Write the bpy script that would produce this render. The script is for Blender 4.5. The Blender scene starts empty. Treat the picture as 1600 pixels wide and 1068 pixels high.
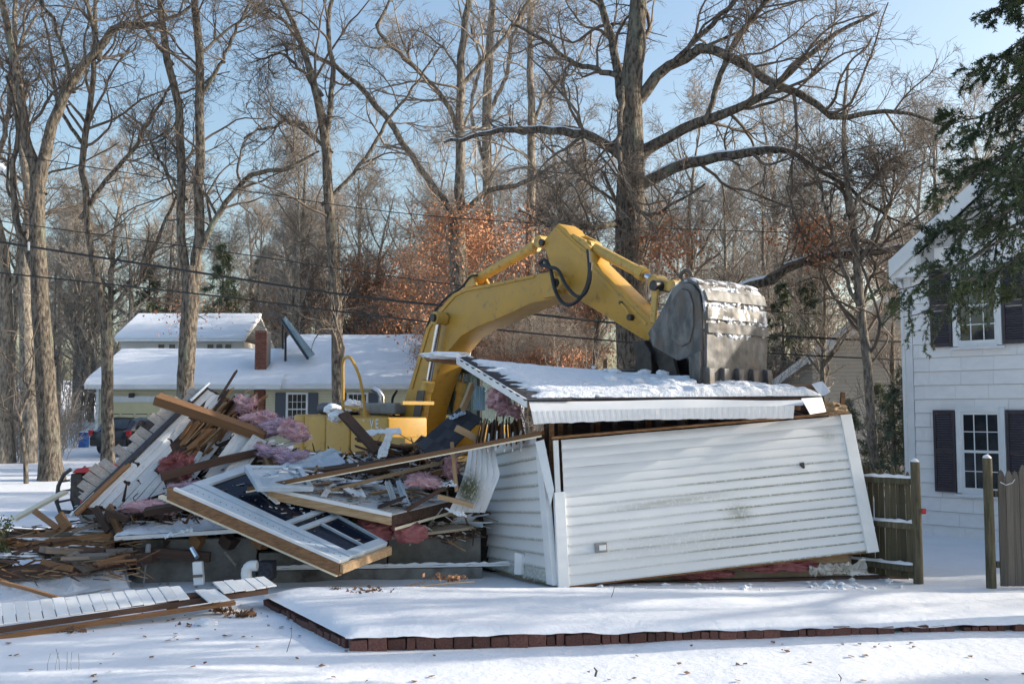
import bpy, bmesh, math, random
import numpy as np
from mathutils import Vector, Matrix, noise as mnoise
R = math.radians
random.seed(7); rng = np.random.default_rng(11)
scene = bpy.context.scene
COL = scene.collection

# ------------------------------------------------------------------ camera
CAM_H = 2.5
FPX = 1556.0                      # focal length in pixels of the 1600 px wide photograph
PITCH = math.atan(111 / FPX)
cam_data = bpy.data.cameras.new('camera')
cam_data.sensor_width = 36.0; cam_data.lens = 36.0 * FPX / 1600
cam_data.clip_end = 2000; cam_data.clip_start = 0.1
cam = bpy.data.objects.new('camera', cam_data); COL.objects.link(cam)
cam.location = (0, 0, CAM_H); cam.rotation_euler = (math.pi / 2 + PITCH, 0, 0)
scene.camera = cam
# ------------------------------------------------------------------ light
SUN_EL, SUN_AZ = R(20), R(7)      # azimuth: from +X turned towards +Y
sun_dir = Vector((math.cos(SUN_EL) * math.cos(SUN_AZ), math.cos(SUN_EL) * math.sin(SUN_AZ), math.sin(SUN_EL)))
world = bpy.data.worlds.new('World'); scene.world = world; world.use_nodes = True
wn = world.node_tree.nodes; wl = world.node_tree.links
bg = wn['Background']; sky = wn.new('ShaderNodeTexSky'); sky.sky_type = 'NISHITA'
sky.sun_disc = False; sky.sun_elevation = SUN_EL; sky.sun_rotation = R(90) - SUN_AZ
sky.air_density = 1.25; sky.dust_density = 3.2; sky.ozone_density = 2.2
wl.new(sky.outputs[0], bg.inputs[0]); bg.inputs[1].default_value = 0.15
sl = bpy.data.lights.new('sun', 'SUN'); sl.energy = 3.7; sl.angle = R(0.5); sl.color = (1, 0.91, 0.77)
so = bpy.data.objects.new('sun', sl); COL.objects.link(so)
so.rotation_euler = (-sun_dir).to_track_quat('-Z', 'Y').to_euler(); so.location = (20, 0, 20)
scene.view_settings.view_transform = 'Standard'; scene.view_settings.look = 'None'
scene.view_settings.exposure = 0.86; scene.view_settings.gamma = 1

# ------------------------------------------------------------------ helpers
def P(px, py, Y):
    """point at depth Y (metres) that lies where the photograph shows pixel (px, py)"""
    a = (px - 800) / FPX; b = (534 - py) / FPX
    c, s = math.cos(PITCH), math.sin(PITCH)
    ry = c - b * s; rz = s + b * c
    t = Y / ry
    return Vector((a * t, Y, CAM_H + rz * t))
def tag(o, label=None, cat=None, group=None, kind=None):
    if label: o['label'] = label
    if cat: o['category'] = cat
    if group: o['group'] = group
    if kind: o['kind'] = kind
    return o
def wloc(o):
    v = Vector((0, 0, 0))
    while o is not None:
        v = v + o.location; o = o.parent
    return v
def thing(name, loc, label, cat, group=None):
    o = bpy.data.objects.new(name, None); COL.objects.link(o); o.location = loc
    o.empty_display_size = 0.2
    return tag(o, label, cat, group)
def link(name, me, mat=None, parent=None, smooth=False):
    if mat is not None and not me.materials: me.materials.append(mat)
    if smooth: me.polygons.foreach_set('use_smooth', [True] * len(me.polygons))
    o = bpy.data.objects.new(name, me); COL.objects.link(o)
    if parent is not None: o.parent = parent
    return o
class MB:
    def __init__(s): s.v = []; s.f = []
    def add(s, vs, fs):
        n = len(s.v); s.v += [tuple(v) for v in vs]; s.f += [tuple(i + n for i in f) for f in fs]; return s
    def quad(s, *p): return s.add(p, [tuple(range(len(p)))])
    def box(s, x0, x1, y0, y1, z0, z1):
        vs = [(x, y, z) for x in (x0, x1) for y in (y0, y1) for z in (z0, z1)]
        return s.add(vs, [(0, 1, 3, 2), (4, 6, 7, 5), (0, 4, 5, 1), (2, 3, 7, 6), (0, 2, 6, 4), (1, 5, 7, 3)])
    def prism(s, poly, ext):
        """polygon (list of points) swept by vector ext"""
        n = len(poly); e = Vector(ext); a = [Vector(p) for p in poly]
        vs = a + [p + e for p in a]
        fs = [tuple(range(n))[::-1], tuple(range(n, 2 * n))] + [(i, (i + 1) % n, n + (i + 1) % n, n + i) for i in range(n)]
        return s.add(vs, fs)
    def slab(s, c, th):
        """quad corners c, given thickness along its normal (towards -normal)"""
        c = [Vector(p) for p in c]; nrm = (c[1] - c[0]).cross(c[-1] - c[0]).normalized()
        return s.prism(c, -nrm * th)
    def tube(s, pts, r, n=8, caps=True):
        pts = [Vector(p) for p in pts]; k = len(pts)
        rr = r if isinstance(r, (list, tuple)) else [r] * k
        ref = Vector((0.31, 0.52, 0.79)); base = len(s.v)
        for i, p in enumerate(pts):
            t = (pts[min(i + 1, k - 1)] - pts[max(i - 1, 0)]).normalized()
            u = (ref - t * t.dot(ref)).normalized(); w = t.cross(u)
            for j in range(n):
                a = 2 * math.pi * j / n
                s.v.append(tuple(p + (u * math.cos(a) + w * math.sin(a)) * rr[i]))
        for i in range(k - 1):
            for j in range(n):
                a, b = base + i * n + j, base + i * n + (j + 1) % n
                s.f.append((a, b, b + n, a + n))
        if caps:
            s.f.append(tuple(base + j for j in range(n))[::-1]); s.f.append(tuple(base + (k - 1) * n + j for j in range(n)))
        return s
    def build(s, name, mat, parent=None, bevel=0, smooth=False, seg=2):
        me = bpy.data.meshes.new(name)
        off = wloc(parent) if parent is not None else Vector((0, 0, 0))
        me.from_pydata([(v[0] - off.x, v[1] - off.y, v[2] - off.z) for v in s.v], [], s.f)
        bm = bmesh.new(); bm.from_mesh(me)
        bmesh.ops.recalc_face_normals(bm, faces=bm.faces)
        if bevel:
            es = [e for e in bm.edges if len(e.link_faces) == 2 and e.calc_face_angle() > 0.6]
            bmesh.ops.bevel(bm, geom=es, offset=bevel, segments=seg, affect='EDGES', profile=0.5)
        bm.to_mesh(me); bm.free(); me.update()
        o = link(name, me, mat, parent)
        if smooth:
            me.polygons.foreach_set('use_smooth', [True] * len(me.polygons))
            me.set_sharp_from_angle(angle=R(40))
        return o
    def top(s, name, mat, label, cat, group=None, **k):
        """build as a top-level thing with its origin at its base"""
        v = np.array(s.v); b = Vector((v[:, 0].mean(), v[:, 1].mean(), v[:, 2].min()))
        s.v = [(x - b.x, y - b.y, z - b.z) for x, y, z in s.v]
        o = s.build(name, mat, **k); o.location = b
        return tag(o, label, cat, group)

def unit(v): return v / (np.linalg.norm(v, axis=-1, keepdims=True) + 1e-9)
def smooth_line(pts, rads, n, wob=0.0):
    pts = np.array(pts, float); rads = np.array(rads, float)
    s = np.concatenate([[0], np.cumsum(np.linalg.norm(np.diff(pts, axis=0), axis=1))]); u = np.linspace(0, s[-1], n)
    out = np.empty((n, 3)); ext = np.vstack([2 * pts[0] - pts[1], pts, 2 * pts[-1] - pts[-2]])
    for k, x in enumerate(u):
        i = min(max(np.searchsorted(s, x) - 1, 0), len(pts) - 2); h = (x - s[i]) / max(s[i + 1] - s[i], 1e-6)
        p0, p1, p2, p3 = ext[i], ext[i + 1], ext[i + 2], ext[i + 3]
        out[k] = .5 * ((2 * p1) + (-p0 + p2) * h + (2 * p0 - 5 * p1 + 4 * p2 - p3) * h * h + (-p0 + 3 * p1 - 3 * p2 + p3) * h ** 3)
    if wob:
        nz = rng.normal(size=(n, 3)) * wob; nz[0] = 0; out += nz
    return out, np.interp(u, s, rads)

# ------------------------------------------------------------------ materials
def mat(name, col, rough=0.7, metal=0.0, col2=None, scale=6.0, stretch=(1, 1, 1), bump=0.0, bscale=None, detail=5,
        spread=(0.35, 0.65), rand=0.0, col3=None, scale3=2.0, t3=(0.55, 0.7), coord='Object', spec=0.5, bdist=0.01):
    m = bpy.data.materials.new(name); m.use_nodes = True
    nt = m.node_tree; N = nt.nodes; L = nt.links; b = N['Principled BSDF']
    b.inputs['Roughness'].default_value = rough; b.inputs['Metallic'].default_value = metal
    b.inputs['Specular IOR Level'].default_value = spec
    tc = N.new('ShaderNodeTexCoord'); mp = N.new('ShaderNodeMapping'); mp.inputs['Scale'].default_value = stretch
    L.new(tc.outputs[coord], mp.inputs[0])
    oi = N.new('ShaderNodeObjectInfo')
    vo = N.new('ShaderNodeVectorMath'); vo.operation = 'MULTIPLY_ADD'
    cx = N.new('ShaderNodeCombineXYZ')
    for i in range(3): L.new(oi.outputs['Random'], cx.inputs[i])
    L.new(cx.outputs[0], vo.inputs[0]); vo.inputs[1].default_value = (17, 31, 23); L.new(mp.outputs[0], vo.inputs[2])
    src = None
    def nz(sc, det=detail):
        n = N.new('ShaderNodeTexNoise'); n.inputs['Scale'].default_value = sc; n.inputs['Detail'].default_value = det
        n.inputs['Roughness'].default_value = 0.6; L.new(vo.outputs[0], n.inputs['Vector']); return n
    def rampmix(fac, lo, hi, A, B):
        mr = N.new('ShaderNodeMapRange'); mr.inputs[1].default_value = lo; mr.inputs[2].default_value = hi
        L.new(fac, mr.inputs[0])
        mx = N.new('ShaderNodeMix'); mx.data_type = 'RGBA'; L.new(mr.outputs[0], mx.inputs[0])
        for s_, x in ((6, A), (7, B)):
            if isinstance(x, tuple): mx.inputs[s_].default_value = (*x, 1)
            else: L.new(x, mx.inputs[s_])
        return mx.outputs[2]
    out = col
    if col2: out = rampmix(nz(scale).outputs[0], spread[0], spread[1], col, col2)
    if col3: out = rampmix(nz(scale3, 8).outputs[0], t3[0], t3[1], out, col3)
    if rand:
        hsv = N.new('ShaderNodeHueSaturation')
        mr = N.new('ShaderNodeMapRange'); mr.inputs[3].default_value = 1 - rand; mr.inputs[4].default_value = 1 + rand
        L.new(oi.outputs['Random'], mr.inputs[0]); L.new(mr.outputs[0], hsv.inputs['Value'])
        if isinstance(out, tuple): hsv.inputs['Color'].default_value = (*out, 1)
        else: L.new(out, hsv.inputs['Color'])
        out = hsv.outputs[0]
    if isinstance(out, tuple): b.inputs['Base Color'].default_value = (*out, 1)
    else: L.new(out, b.inputs['Base Color'])
    if bump:
        bp = N.new('ShaderNodeBump'); bp.inputs['Strength'].default_value = bump; bp.inputs['Distance'].default_value = bdist
        L.new(nz(bscale or scale * 2, 8).outputs[0], bp.inputs['Height']); L.new(bp.outputs[0], b.inputs['Normal'])
    return m
M = {}
M['snow'] = mat('snow', (.80, .82, .86), .55, col2=(.86, .87, .9), scale=1.5, bump=.5, bscale=9, bdist=.03, spec=.3)
M['snow_lumpy'] = mat('snow_lumpy', (.80, .82, .86), .6, bump=.8, bscale=14, bdist=.05, spec=.3)
M['litter'] = mat('leaf_litter', (.13, .065, .035), .9, col2=(.24, .13, .075), scale=5, rand=.2)
M['steel_frost'] = mat('frosted_steel', (.085, .08, .075), .6, .15, col2=(.22, .205, .185), scale=5, stretch=(1, 1, .6), bump=.6, bscale=14, col3=(.72, .73, .76), scale3=4.5, t3=(.50, .58))
M['snow_dirty'] = mat('snow_dirty', (.74, .75, .78), .6, col2=(.84, .85, .88), scale=4, bump=.7, bscale=12, bdist=.04, col3=(.25, .17, .11), scale3=16, t3=(.62, .7))
M['bark'] = mat('bark', (.055, .047, .04), .95, col2=(.215, .185, .15), scale=13, stretch=(1, 1, .33), bump=1, bscale=15, bdist=.08, rand=.15, spread=(.38, .6), spec=.2, col3=(.22, .25, .19), scale3=1.6, t3=(.58, .72))
M['bark_pale'] = mat('bark_pale', (.11, .097, .082), .95, col2=(.32, .28, .23), scale=13, stretch=(1, 1, .33), bump=1, bscale=15, bdist=.06, rand=.2, spread=(.38, .6), spec=.2)
M['twig'] = mat('twig', (.085, .068, .055), .9, col2=(.19, .155, .125), scale=2, rand=.2)
M['twig_pale'] = mat('twig_pale', (.22, .19, .16), .9, col2=(.37, .32, .27), scale=2, rand=.2)
M['leaf'] = mat('leaf', (.40, .17, .08), .8, col2=(.58, .30, .165), scale=3, rand=.25)
M['leaf_red'] = mat('leaf_red', (.40, .15, .065), .8, col2=(.48, .23, .11), scale=3, rand=.2)
M['needle'] = mat('needle', (.028, .05, .028), .7, col2=(.085, .105, .035), scale=2.2, rand=.2)
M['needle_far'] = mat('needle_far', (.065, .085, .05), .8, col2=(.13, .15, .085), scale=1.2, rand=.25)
M['lumber'] = mat('lumber', (.13, .06, .027), .75, col2=(.31, .165, .072), scale=2.2, stretch=(1.4, 16, 16), spread=(.3, .68), bump=.4, rand=.3, col3=(.13, .06, .03), scale3=2.5, t3=(.58, .72))
M['lumber_pale'] = mat('lumber_pale', (.28, .18, .095), .75, col2=(.42, .29, .165), scale=2.2, stretch=(1, 12, 12), bump=.4, rand=.2, col3=(.22, .12, .06), scale3=2, t3=(.6, .75))
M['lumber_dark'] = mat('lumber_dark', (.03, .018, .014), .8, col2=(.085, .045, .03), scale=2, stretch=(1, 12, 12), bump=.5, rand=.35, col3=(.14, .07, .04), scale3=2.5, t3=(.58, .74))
M['lumber_grey'] = mat('lumber_grey', (.12, .10, .085), .85, col2=(.24, .205, .17), scale=2, stretch=(1, 12, 12), bump=.5, rand=.25)
M['painted'] = mat('painted', (.52, .54, .56), .55, col2=(.66, .67, .68), scale=1.8, stretch=(1, 5, 5), rand=.14, col3=(.25, .15, .09), scale3=3.6, t3=(.58, .66), bump=.2)
M['white_trim'] = mat('white_trim', (.68, .70, .72), .4, col2=(.79, .80, .80), scale=2, rand=.06, col3=(.42, .40, .37), scale3=5, t3=(.66, .8))
M['house_white'] = mat('house_white', (.78, .77, .77), .6, col2=(.84, .83, .82), scale=2.5, stretch=(1, 1, .4), rand=.035)
M['house_back'] = mat('house_backing', (.5, .5, .5), .8)  # greyer than the shingles, stands in for shadow lines in their gaps
M['frame_blue'] = mat('frame_blue', (.32, .40, .48), .4, col2=(.46, .53, .60), scale=2, rand=.06, col3=(.35, .36, .36), scale3=7, t3=(.64, .76))  # blue white frame paint, darkened to look as if lying in shade
M['yellow'] = mat('excavator_yellow', (.52, .285, .035), .45, col2=(.43, .25, .045), scale=1.8, col3=(.20, .13, .06), scale3=5.5, t3=(.58, .76), bump=.15)
M['yellow_worn'] = mat('yellow_worn', (.60, .37, .075), .5, col2=(.46, .29, .08), scale=6, col3=(.16, .105, .06), scale3=9, t3=(.56, .72), bump=.2)
M['steel'] = mat('bucket_steel', (.07, .07, .07), .6, .25, col2=(.19, .185, .18), scale=5, stretch=(1, 1, .5), bump=.5, bscale=12, col3=(.12, .095, .075), scale3=3, t3=(.52, .68))
M['steel_dark'] = mat('steel_dark', (.03, .028, .03), .5, .4, col2=(.07, .06, .055), scale=6, bump=.2)
M['chrome'] = mat('chrome_rod', (.62, .62, .64), .18, 1.0)
M['rubber'] = mat('rubber_hose', (.012, .012, .013), .45)
M['black'] = mat('black_plastic', (.018, .018, .02), .4, col2=(.04, .04, .042), scale=8)
M['engine_grey'] = mat('engine_grey', (.20, .205, .21), .6, col2=(.27, .27, .27), scale=4)
M['hood_blue'] = mat('hood_slate', (.035, .045, .07), .5, col2=(.06, .07, .10), scale=5)
M['pink'] = mat('insulation_pink', (.46, .27, .30), .95, col2=(.60, .42, .46), scale=7, bump=1, bscale=22, bdist=.03, rand=.08, spec=.1)
M['pink_purple'] = mat('insulation_kraft', (.40, .30, .40), .9, col2=(.52, .40, .49), scale=4, bump=.6, bscale=9, bdist=.03, spec=.1)
M['pink_dark'] = mat('insulation_rose', (.28, .095, .10), .95, col2=(.38, .16, .16), scale=7, bump=1, bscale=18, bdist=.03, spec=.1)
M['shingle_dark'] = mat('asphalt_shingle', (.022, .024, .032), .9, col2=(.06, .062, .075), scale=30, bump=.6, bscale=60, rand=.3)
M['shingle_grey'] = mat('weathered_shingle', (.27, .245, .225), .85, col2=(.40, .37, .34), scale=7, stretch=(1, 1, 1), rand=.14, bump=.4, bscale=30)
M['concrete'] = mat('concrete', (.13, .125, .115), .9, col2=(.22, .215, .20), scale=3.5, bump=.5, bscale=20, col3=(.055, .05, .045), scale3=1.6, t3=(.54, .7))
M['brick'] = mat('brick_red', (.085, .035, .03), .85, col2=(.17, .075, .06), scale=9, rand=.35, bump=.6, bscale=28, col3=(.19, .175, .15), scale3=5, t3=(.62, .74))
M['brick_far'] = mat('brick_far', (.22, .085, .06), .85, col2=(.32, .14, .10), scale=9, rand=.25)
M['mortar'] = mat('mortar', (.22, .20, .18), .9, col2=(.3, .28, .26), scale=12)
M['siding_yellow'] = mat('siding_yellow', (.62, .56, .33), .6, col2=(.68, .61, .37), scale=2, rand=.04)
M['shutter'] = mat('shutter_plum', (.035, .026, .034), .5, col2=(.055, .042, .05), scale=8)
M['shutter_grey'] = mat('shutter_grey', (.075, .085, .11), .5)
M['glass'] = mat('window_glass', (.02, .024, .03), .06, col2=(.07, .075, .08), scale=.9, spread=(.4, .6), spec=.8)
M['glass_blue'] = mat('dark_glass', (.006, .010, .022), .12, col2=(.012, .018, .035), scale=1.5, spec=.25)
M['fence'] = mat('fence_wood', (.05, .042, .025), .9, col2=(.13, .11, .07), scale=2.5, stretch=(10, 10, 1), bump=.5, rand=.3, col3=(.10, .115, .05), scale3=3, t3=(.55, .7))
M['fence_grey'] = mat('fence_wood_grey', (.075, .065, .055), .9, col2=(.18, .16, .135), scale=2.5, stretch=(10, 10, 1), bump=.6, rand=.3, col3=(.10, .10, .06), scale3=3, t3=(.6, .75))
M['fascia'] = mat('fascia_white', (.70, .71, .72), .35, col2=(.78, .78, .78), scale=1.2, bump=.25, bscale=2.5, bdist=.03)
M['red'] = mat('red_paint', (.42, .02, .025), .3)
M['car'] = mat('car_paint', (.045, .055, .075), .25, spec=.6)
M['blue'] = mat('blue_plastic', (.03, .13, .42), .5)
M['solar'] = mat('solar_glass', (.18, .29, .36), .15, col2=(.24, .36, .42), scale=2)
M['wire'] = mat('wire', (.02, .02, .02), .6)
M['tan'] = mat('tan_board', (.34, .27, .19), .85, col2=(.42, .34, .25), scale=3, rand=.1)
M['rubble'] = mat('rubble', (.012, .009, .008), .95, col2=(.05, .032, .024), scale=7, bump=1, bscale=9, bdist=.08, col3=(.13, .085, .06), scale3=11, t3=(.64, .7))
M['drywall'] = mat('broken_board', (.47, .50, .52), .8, col2=(.62, .64, .65), scale=3, rand=.18, col3=(.25, .24, .23), scale3=5, t3=(.6, .75))
M['far_siding'] = mat('far_siding', (.50, .47, .42), .7, col2=(.57, .54, .49), scale=1)
M['ivory'] = mat('ivory', (.72, .66, .5), .5)

# siding with mildew and darker board edges where the vertex attribute 'dirt' says so
def siding_mat():
    m = bpy.data.materials.new('white_siding'); m.use_nodes = True
    N = m.node_tree.nodes; L = m.node_tree.links; b = N['Principled BSDF']; b.inputs['Roughness'].default_value = .38
    at = N.new('ShaderNodeAttribute'); at.attribute_name = 'dirt'
    tc = N.new('ShaderNodeTexCoord')
    n1 = N.new('ShaderNodeTexNoise'); n1.inputs['Scale'].default_value = 3.2; n1.inputs['Detail'].default_value = 8; L.new(tc.outputs['Object'], n1.inputs['Vector'])
    n2 = N.new('ShaderNodeTexNoise'); n2.inputs['Scale'].default_value = 26; n2.inputs['Detail'].default_value = 6; L.new(tc.outputs['Object'], n2.inputs['Vector'])
    mul = N.new('ShaderNodeMath'); mul.operation = 'MULTIPLY'; L.new(at.outputs['Fac'], mul.inputs[0])
    mr = N.new('ShaderNodeMapRange'); mr.inputs[1].default_value = .22; mr.inputs[2].default_value = .5; L.new(n2.outputs[0], mr.inputs[0])
    L.new(mr.outputs[0], mul.inputs[1])
    c1 = N.new('ShaderNodeMix'); c1.data_type = 'RGBA'; L.new(n1.outputs[0], c1.inputs[0])
    c1.inputs[6].default_value = (.71, .73, .75, 1); c1.inputs[7].default_value = (.79, .79, .79, 1)
    c2 = N.new('ShaderNodeMix'); c2.data_type = 'RGBA'; L.new(n1.outputs[0], c2.inputs[0])
    c2.inputs[6].default_value = (.085, .105, .045, 1); c2.inputs[7].default_value = (.17, .17, .10, 1)
    c3 = N.new('ShaderNodeMix'); c3.data_type = 'RGBA'; L.new(mul.outputs[0], c3.inputs[0]); L.new(c1.outputs[2], c3.inputs[6]); L.new(c2.outputs[2], c3.inputs[7])
    L.new(c3.outputs[2], b.inputs['Base Color'])
    return m
M['siding'] = siding_mat()

# far wall siding / far brickwork: pieces too small to tell apart
def lined_mat(name, col, dark, spacing):
    m = bpy.data.materials.new(name); m.use_nodes = True
    N = m.node_tree.nodes; L = m.node_tree.links; b = N['Principled BSDF']; b.inputs['Roughness'].default_value = .7
    tc = N.new('ShaderNodeTexCoord'); sp = N.new('ShaderNodeSeparateXYZ'); L.new(tc.outputs['Object'], sp.inputs[0])
    d = N.new('ShaderNodeMath'); d.operation = 'DIVIDE'; d.inputs[1].default_value = spacing; L.new(sp.outputs[2], d.inputs[0])
    fr = N.new('ShaderNodeMath'); fr.operation = 'FRACT'; L.new(d.outputs[0], fr.inputs[0])
    bp = N.new('ShaderNodeBump'); bp.inputs['Strength'].default_value = 1; bp.inputs['Distance'].default_value = .02; bp.invert = True
    L.new(fr.outputs[0], bp.inputs['Height']); L.new(bp.outputs[0], b.inputs['Normal'])
    lt = N.new('ShaderNodeMath'); lt.operation = 'LESS_THAN'; lt.inputs[1].default_value = .12; L.new(fr.outputs[0], lt.inputs[0])
    mx = N.new('ShaderNodeMix'); mx.data_type = 'RGBA'; L.new(lt.outputs[0], mx.inputs[0])
    mx.inputs[6].default_value = (*col, 1); mx.inputs[7].default_value = (*dark, 1); L.new(mx.outputs[2], b.inputs['Base Color'])
    return m
M['clap_yellow'] = lined_mat('clapboard_yellow', (.66, .61, .42), (.5, .46, .31), .13)
M['clap_far'] = lined_mat('clapboard_far', (.52, .48, .42), (.36, .33, .29), .12)

# ================================================================== GROUND
GY = [0, 17, 22, 30, 47, 90, 200, 420]; GZ = [0, 0, .25, .4, 1.05, 2.2, 9, 16]
def fbm(x, y, s, o=3): return mnoise.fractal(Vector((x * s, y * s, 3.7)), 1.0, 2.0, o)
def gh(x, y):
    z = float(np.interp(y, GY, GZ))
    if -14 < x < 14 and 6 < y < 24:
        k_ = min(1, max(0, (x + .5) / 5)); z += .055 * k_ * k_ * (3 - 2 * k_) * min(1, max(0, (12.6 - y) / .8))
        z += .03 * fbm(x, y * 1.6, .45) + .008 * fbm(x, y, 2.3)
    return z
def ground_at(px, py):
    lo, hi = 5.0, 400.0
    for _ in range(50):
        m = (lo + hi) / 2; p = P(px, py, m)
        if p.z > gh(p.x, m): lo = m
        else: hi = m
    return P(px, py, lo)
def axis(parts):
    out = []
    for a, b, st in parts: out += list(np.arange(a, b, st))
    return out + [parts[-1][1]]
gx = axis([(-300, -60, 20), (-60, -14, 2), (-14, 14, .14), (14, 60, 2), (60, 300, 20)])
gy = axis([(-30, 6, 3), (6, 20, .13), (20, 30, .5), (30, 60, 2), (60, 420, 20)])
gv = [(x, y, gh(x, y)) for y in gy for x in gx]; nx = len(gx)
gf = [(j * nx + i, j * nx + i + 1, (j + 1) * nx + i + 1, (j + 1) * nx + i) for j in range(len(gy) - 1) for i in range(nx - 1)]
gm = bpy.data.meshes.new('ground'); gm.from_pydata(gv, [], gf)
ground = tag(link('ground', gm, M['snow'], smooth=True), 'snow covered yard and woodland floor', kind='structure')

# ------------------------------------------------------------------ patio
pa = ground_at(545, 1017); pb = ground_at(1562, 985); pc = ground_at(414, 946)
pa.z = pb.z = pc.z = 0
PH = .12
patio = thing('patio', (1.5, 12.3, 0), 'raised snow covered patio edged with red bricks in the foreground', 'patio')
fd = (pb - pa).normalized(); pb2 = pa + fd * 11.5
back_l = pc + Vector((.3, .55, 0)); back_r = pb2 + Vector((-.2, 1.25, 0))
inset = Vector((0, .06, 0))
MB().prism([p + Vector((0, .09, -.2)) for p in (pa, pb2, back_r, back_l, pc + Vector((.09, 0, 0)))], (0, 0, PH + .18)).build('slab', M['concrete'], patio)
# snow blanket, thick with a rounded drooping rim
def inpoly_grid():
    def lerp(a, b, t): return a + (b - a) * t
    nu, nv = 150, 46
    vs = []; fs = []
    for j in range(nv + 1):
        v = (j / nv) ** 1.3
        for i in range(nu + 1):
            u = (i / nu) ** 1.15
            left = lerp(pa, pc, min(v * 1.45, 1)) if v * 1.45 <= 1 else lerp(pc, back_l, (v * 1.45 - 1) / .45)
            right = lerp(pb2, back_r, v)
            p = lerp(left, right, u)
            edge = min(v * 3.0, u * 9.5, (1 - v) * 6 + .3) / .16
            h = PH + .07 * (1 - math.exp(-max(edge, 0) * 1.6)) + .012 + .02 * fbm(p.x, p.y, .8) + .004 * fbm(p.x, p.y, 4)
            off = Vector((0, 0, 0))
            if j == 0: off = Vector((0, -.035 - .02 * fbm(p.x, 1, 3), 0)); h = PH + .012 + .02 * fbm(p.x, 5, 4)
            if i == 0: off += Vector((-.03, 0, 0)); h = PH + .01
            if j >= nv - 5: k_ = (j - nv + 5) / 5; off += Vector((0, .12 * (j - nv + 5), 0)); h = h * (1 - k_) + (-.01) * k_
            vs.append((p.x + off.x, p.y + off.y, h))
    for j in range(nv):
        for i in range(nu):
            a = j * (nu + 1) + i; fs.append((a, a + 1, a + nu + 2, a + nu + 1))
    return vs, fs
mb = MB(); mb.add(*inpoly_grid()); mb.build('snow_blanket', M['snow'], patio, smooth=True)
def brick_mesh(seed):
    r_ = random.Random(seed); bm = bmesh.new(); bmesh.ops.create_cube(bm, size=1)
    for v in bm.verts: v.co += Vector((r_.uniform(-.04, .04), r_.uniform(-.03, .03), r_.uniform(-.05, .05)))
    bmesh.ops.bevel(bm, geom=bm.edges[:], offset=.05, segments=1, affect='EDGES')
    me = bpy.data.meshes.new('brick'); bm.to_mesh(me); bm.free(); me.materials.append(M['brick']); return me
BR = [brick_mesh(i) for i in range(6)]
def brick_row(a, b, parent, n_in, low=0.0):
    d = (b - a); n = int(d.length / .2); ang = math.atan2(d.y, d.x)
    i = 0; x = 0
    while x < d.length:
        wd = random.choice([.1, .1, .2, .2, .2, .1])
        if random.random() < .05: x += wd; continue
        p = a + d.normalized() * (x + wd / 2)
        o = bpy.data.objects.new('brick', random.choice(BR)); COL.objects.link(o); o.parent = parent
        o.location = p + n_in * random.uniform(.03, .055) + Vector((0, 0, .045 - low + random.uniform(-.02, .012))) - parent.location
        o.rotation_euler = (random.uniform(-.12, .08), random.uniform(-.05, .05), ang + random.uniform(-.09, .09)); o.scale = (wd - .006 - random.uniform(0, .012), .1, .165 + random.uniform(-.02, .01))
        x += wd
brick_row(pa, pa + fd * 9.2, patio, Vector((0, 1, 0)))
brick_row(pa + (pc - pa).normalized() * .12, pc, patio, Vector((.85, .5, 0)), .045)

# ------------------------------------------------------------------ right house
HC = P(1421, 645, 20.0); HC.z = 0
d1 = Vector((math.cos(R(-45)), math.sin(R(-45)), 0)); d2 = Vector((-d1.y, d1.x, 0)); hn = Vector((d1.y, -d1.x, 0))  # hn: outward normal of the gable wall
if hn.y > 0: hn = -hn
HW, HL, EAVE, SLOPE = 5.4, 9.0, 5.45, .80
RIDGE = EAVE + SLOPE * HW / 2
house = thing('white_house', HC, 'two storey white shingled house with dark shutters at the right', 'house')
def HP(t, z, o=0, s=0): return HC + d1 * t + d2 * s + hn * o + Vector((0, 0, z))
mb = MB()
mb.prism([HP(0, -.3), HP(HW, -.3), HP(HW, EAVE), HP(HW / 2, RIDGE), HP(0, EAVE)], d2 * HL)
mb.build('wall', M['house_back'], house)
# shingles one by one on the part of the wall in view, plain courses beyond
def shingle_mesh():
    bm = bmesh.new(); bmesh.ops.create_cube(bm, size=1)
    for v in bm.verts:
        if v.co.z > 0 and v.co.y < 0: v.co.y = .25
    me = bpy.data.meshes.new('shingle'); bm.to_mesh(me); bm.free(); me.materials.append(M['house_white']); return me
SHM = shingle_mesh(); EXPO = .272
ang1 = math.atan2(d1.y, d1.x)
WIN = [(1.02, 1.74, 1.02, 2.52), (1.02, 1.74, 3.83, 5.28)]
row = 0; z = .05
while z < RIDGE:
    tmax = min(3.4, HW)
    a = .12
    off = random.uniform(.1, .6)
    first = True
    while a < tmax:
        wd = (off if first else .61); first = False
        b = min(a + wd, tmax)
        zl = EAVE + SLOPE * min(a, HW - b) - .12
        if z + EXPO * .6 < zl:
            z1 = min(z + EXPO, zl)
            for (sa, sb) in [(a, b)]:
                if sb - sa > .05:
                    o = bpy.data.objects.new('shingle', SHM); COL.objects.link(o); o.parent = house
                    c = HP((sa + sb) / 2, (z + z1) / 2, .017 + random.uniform(0, .002))
                    o.location = c - HC; o.rotation_euler = (random.uniform(-.004, .004), random.uniform(-.006, .006), ang1)
                    o.scale = (sb - sa - .004, .034, z1 - z - .009)
        a = b
    z += EXPO; row += 1
MB().prism([HP(-.03, -.2, .035), HP(.11, -.2, .035), HP(.11, EAVE, .035), HP(-.03, EAVE, .035)], -hn * .12).build('corner_board', M['white_trim'], house)
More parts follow.
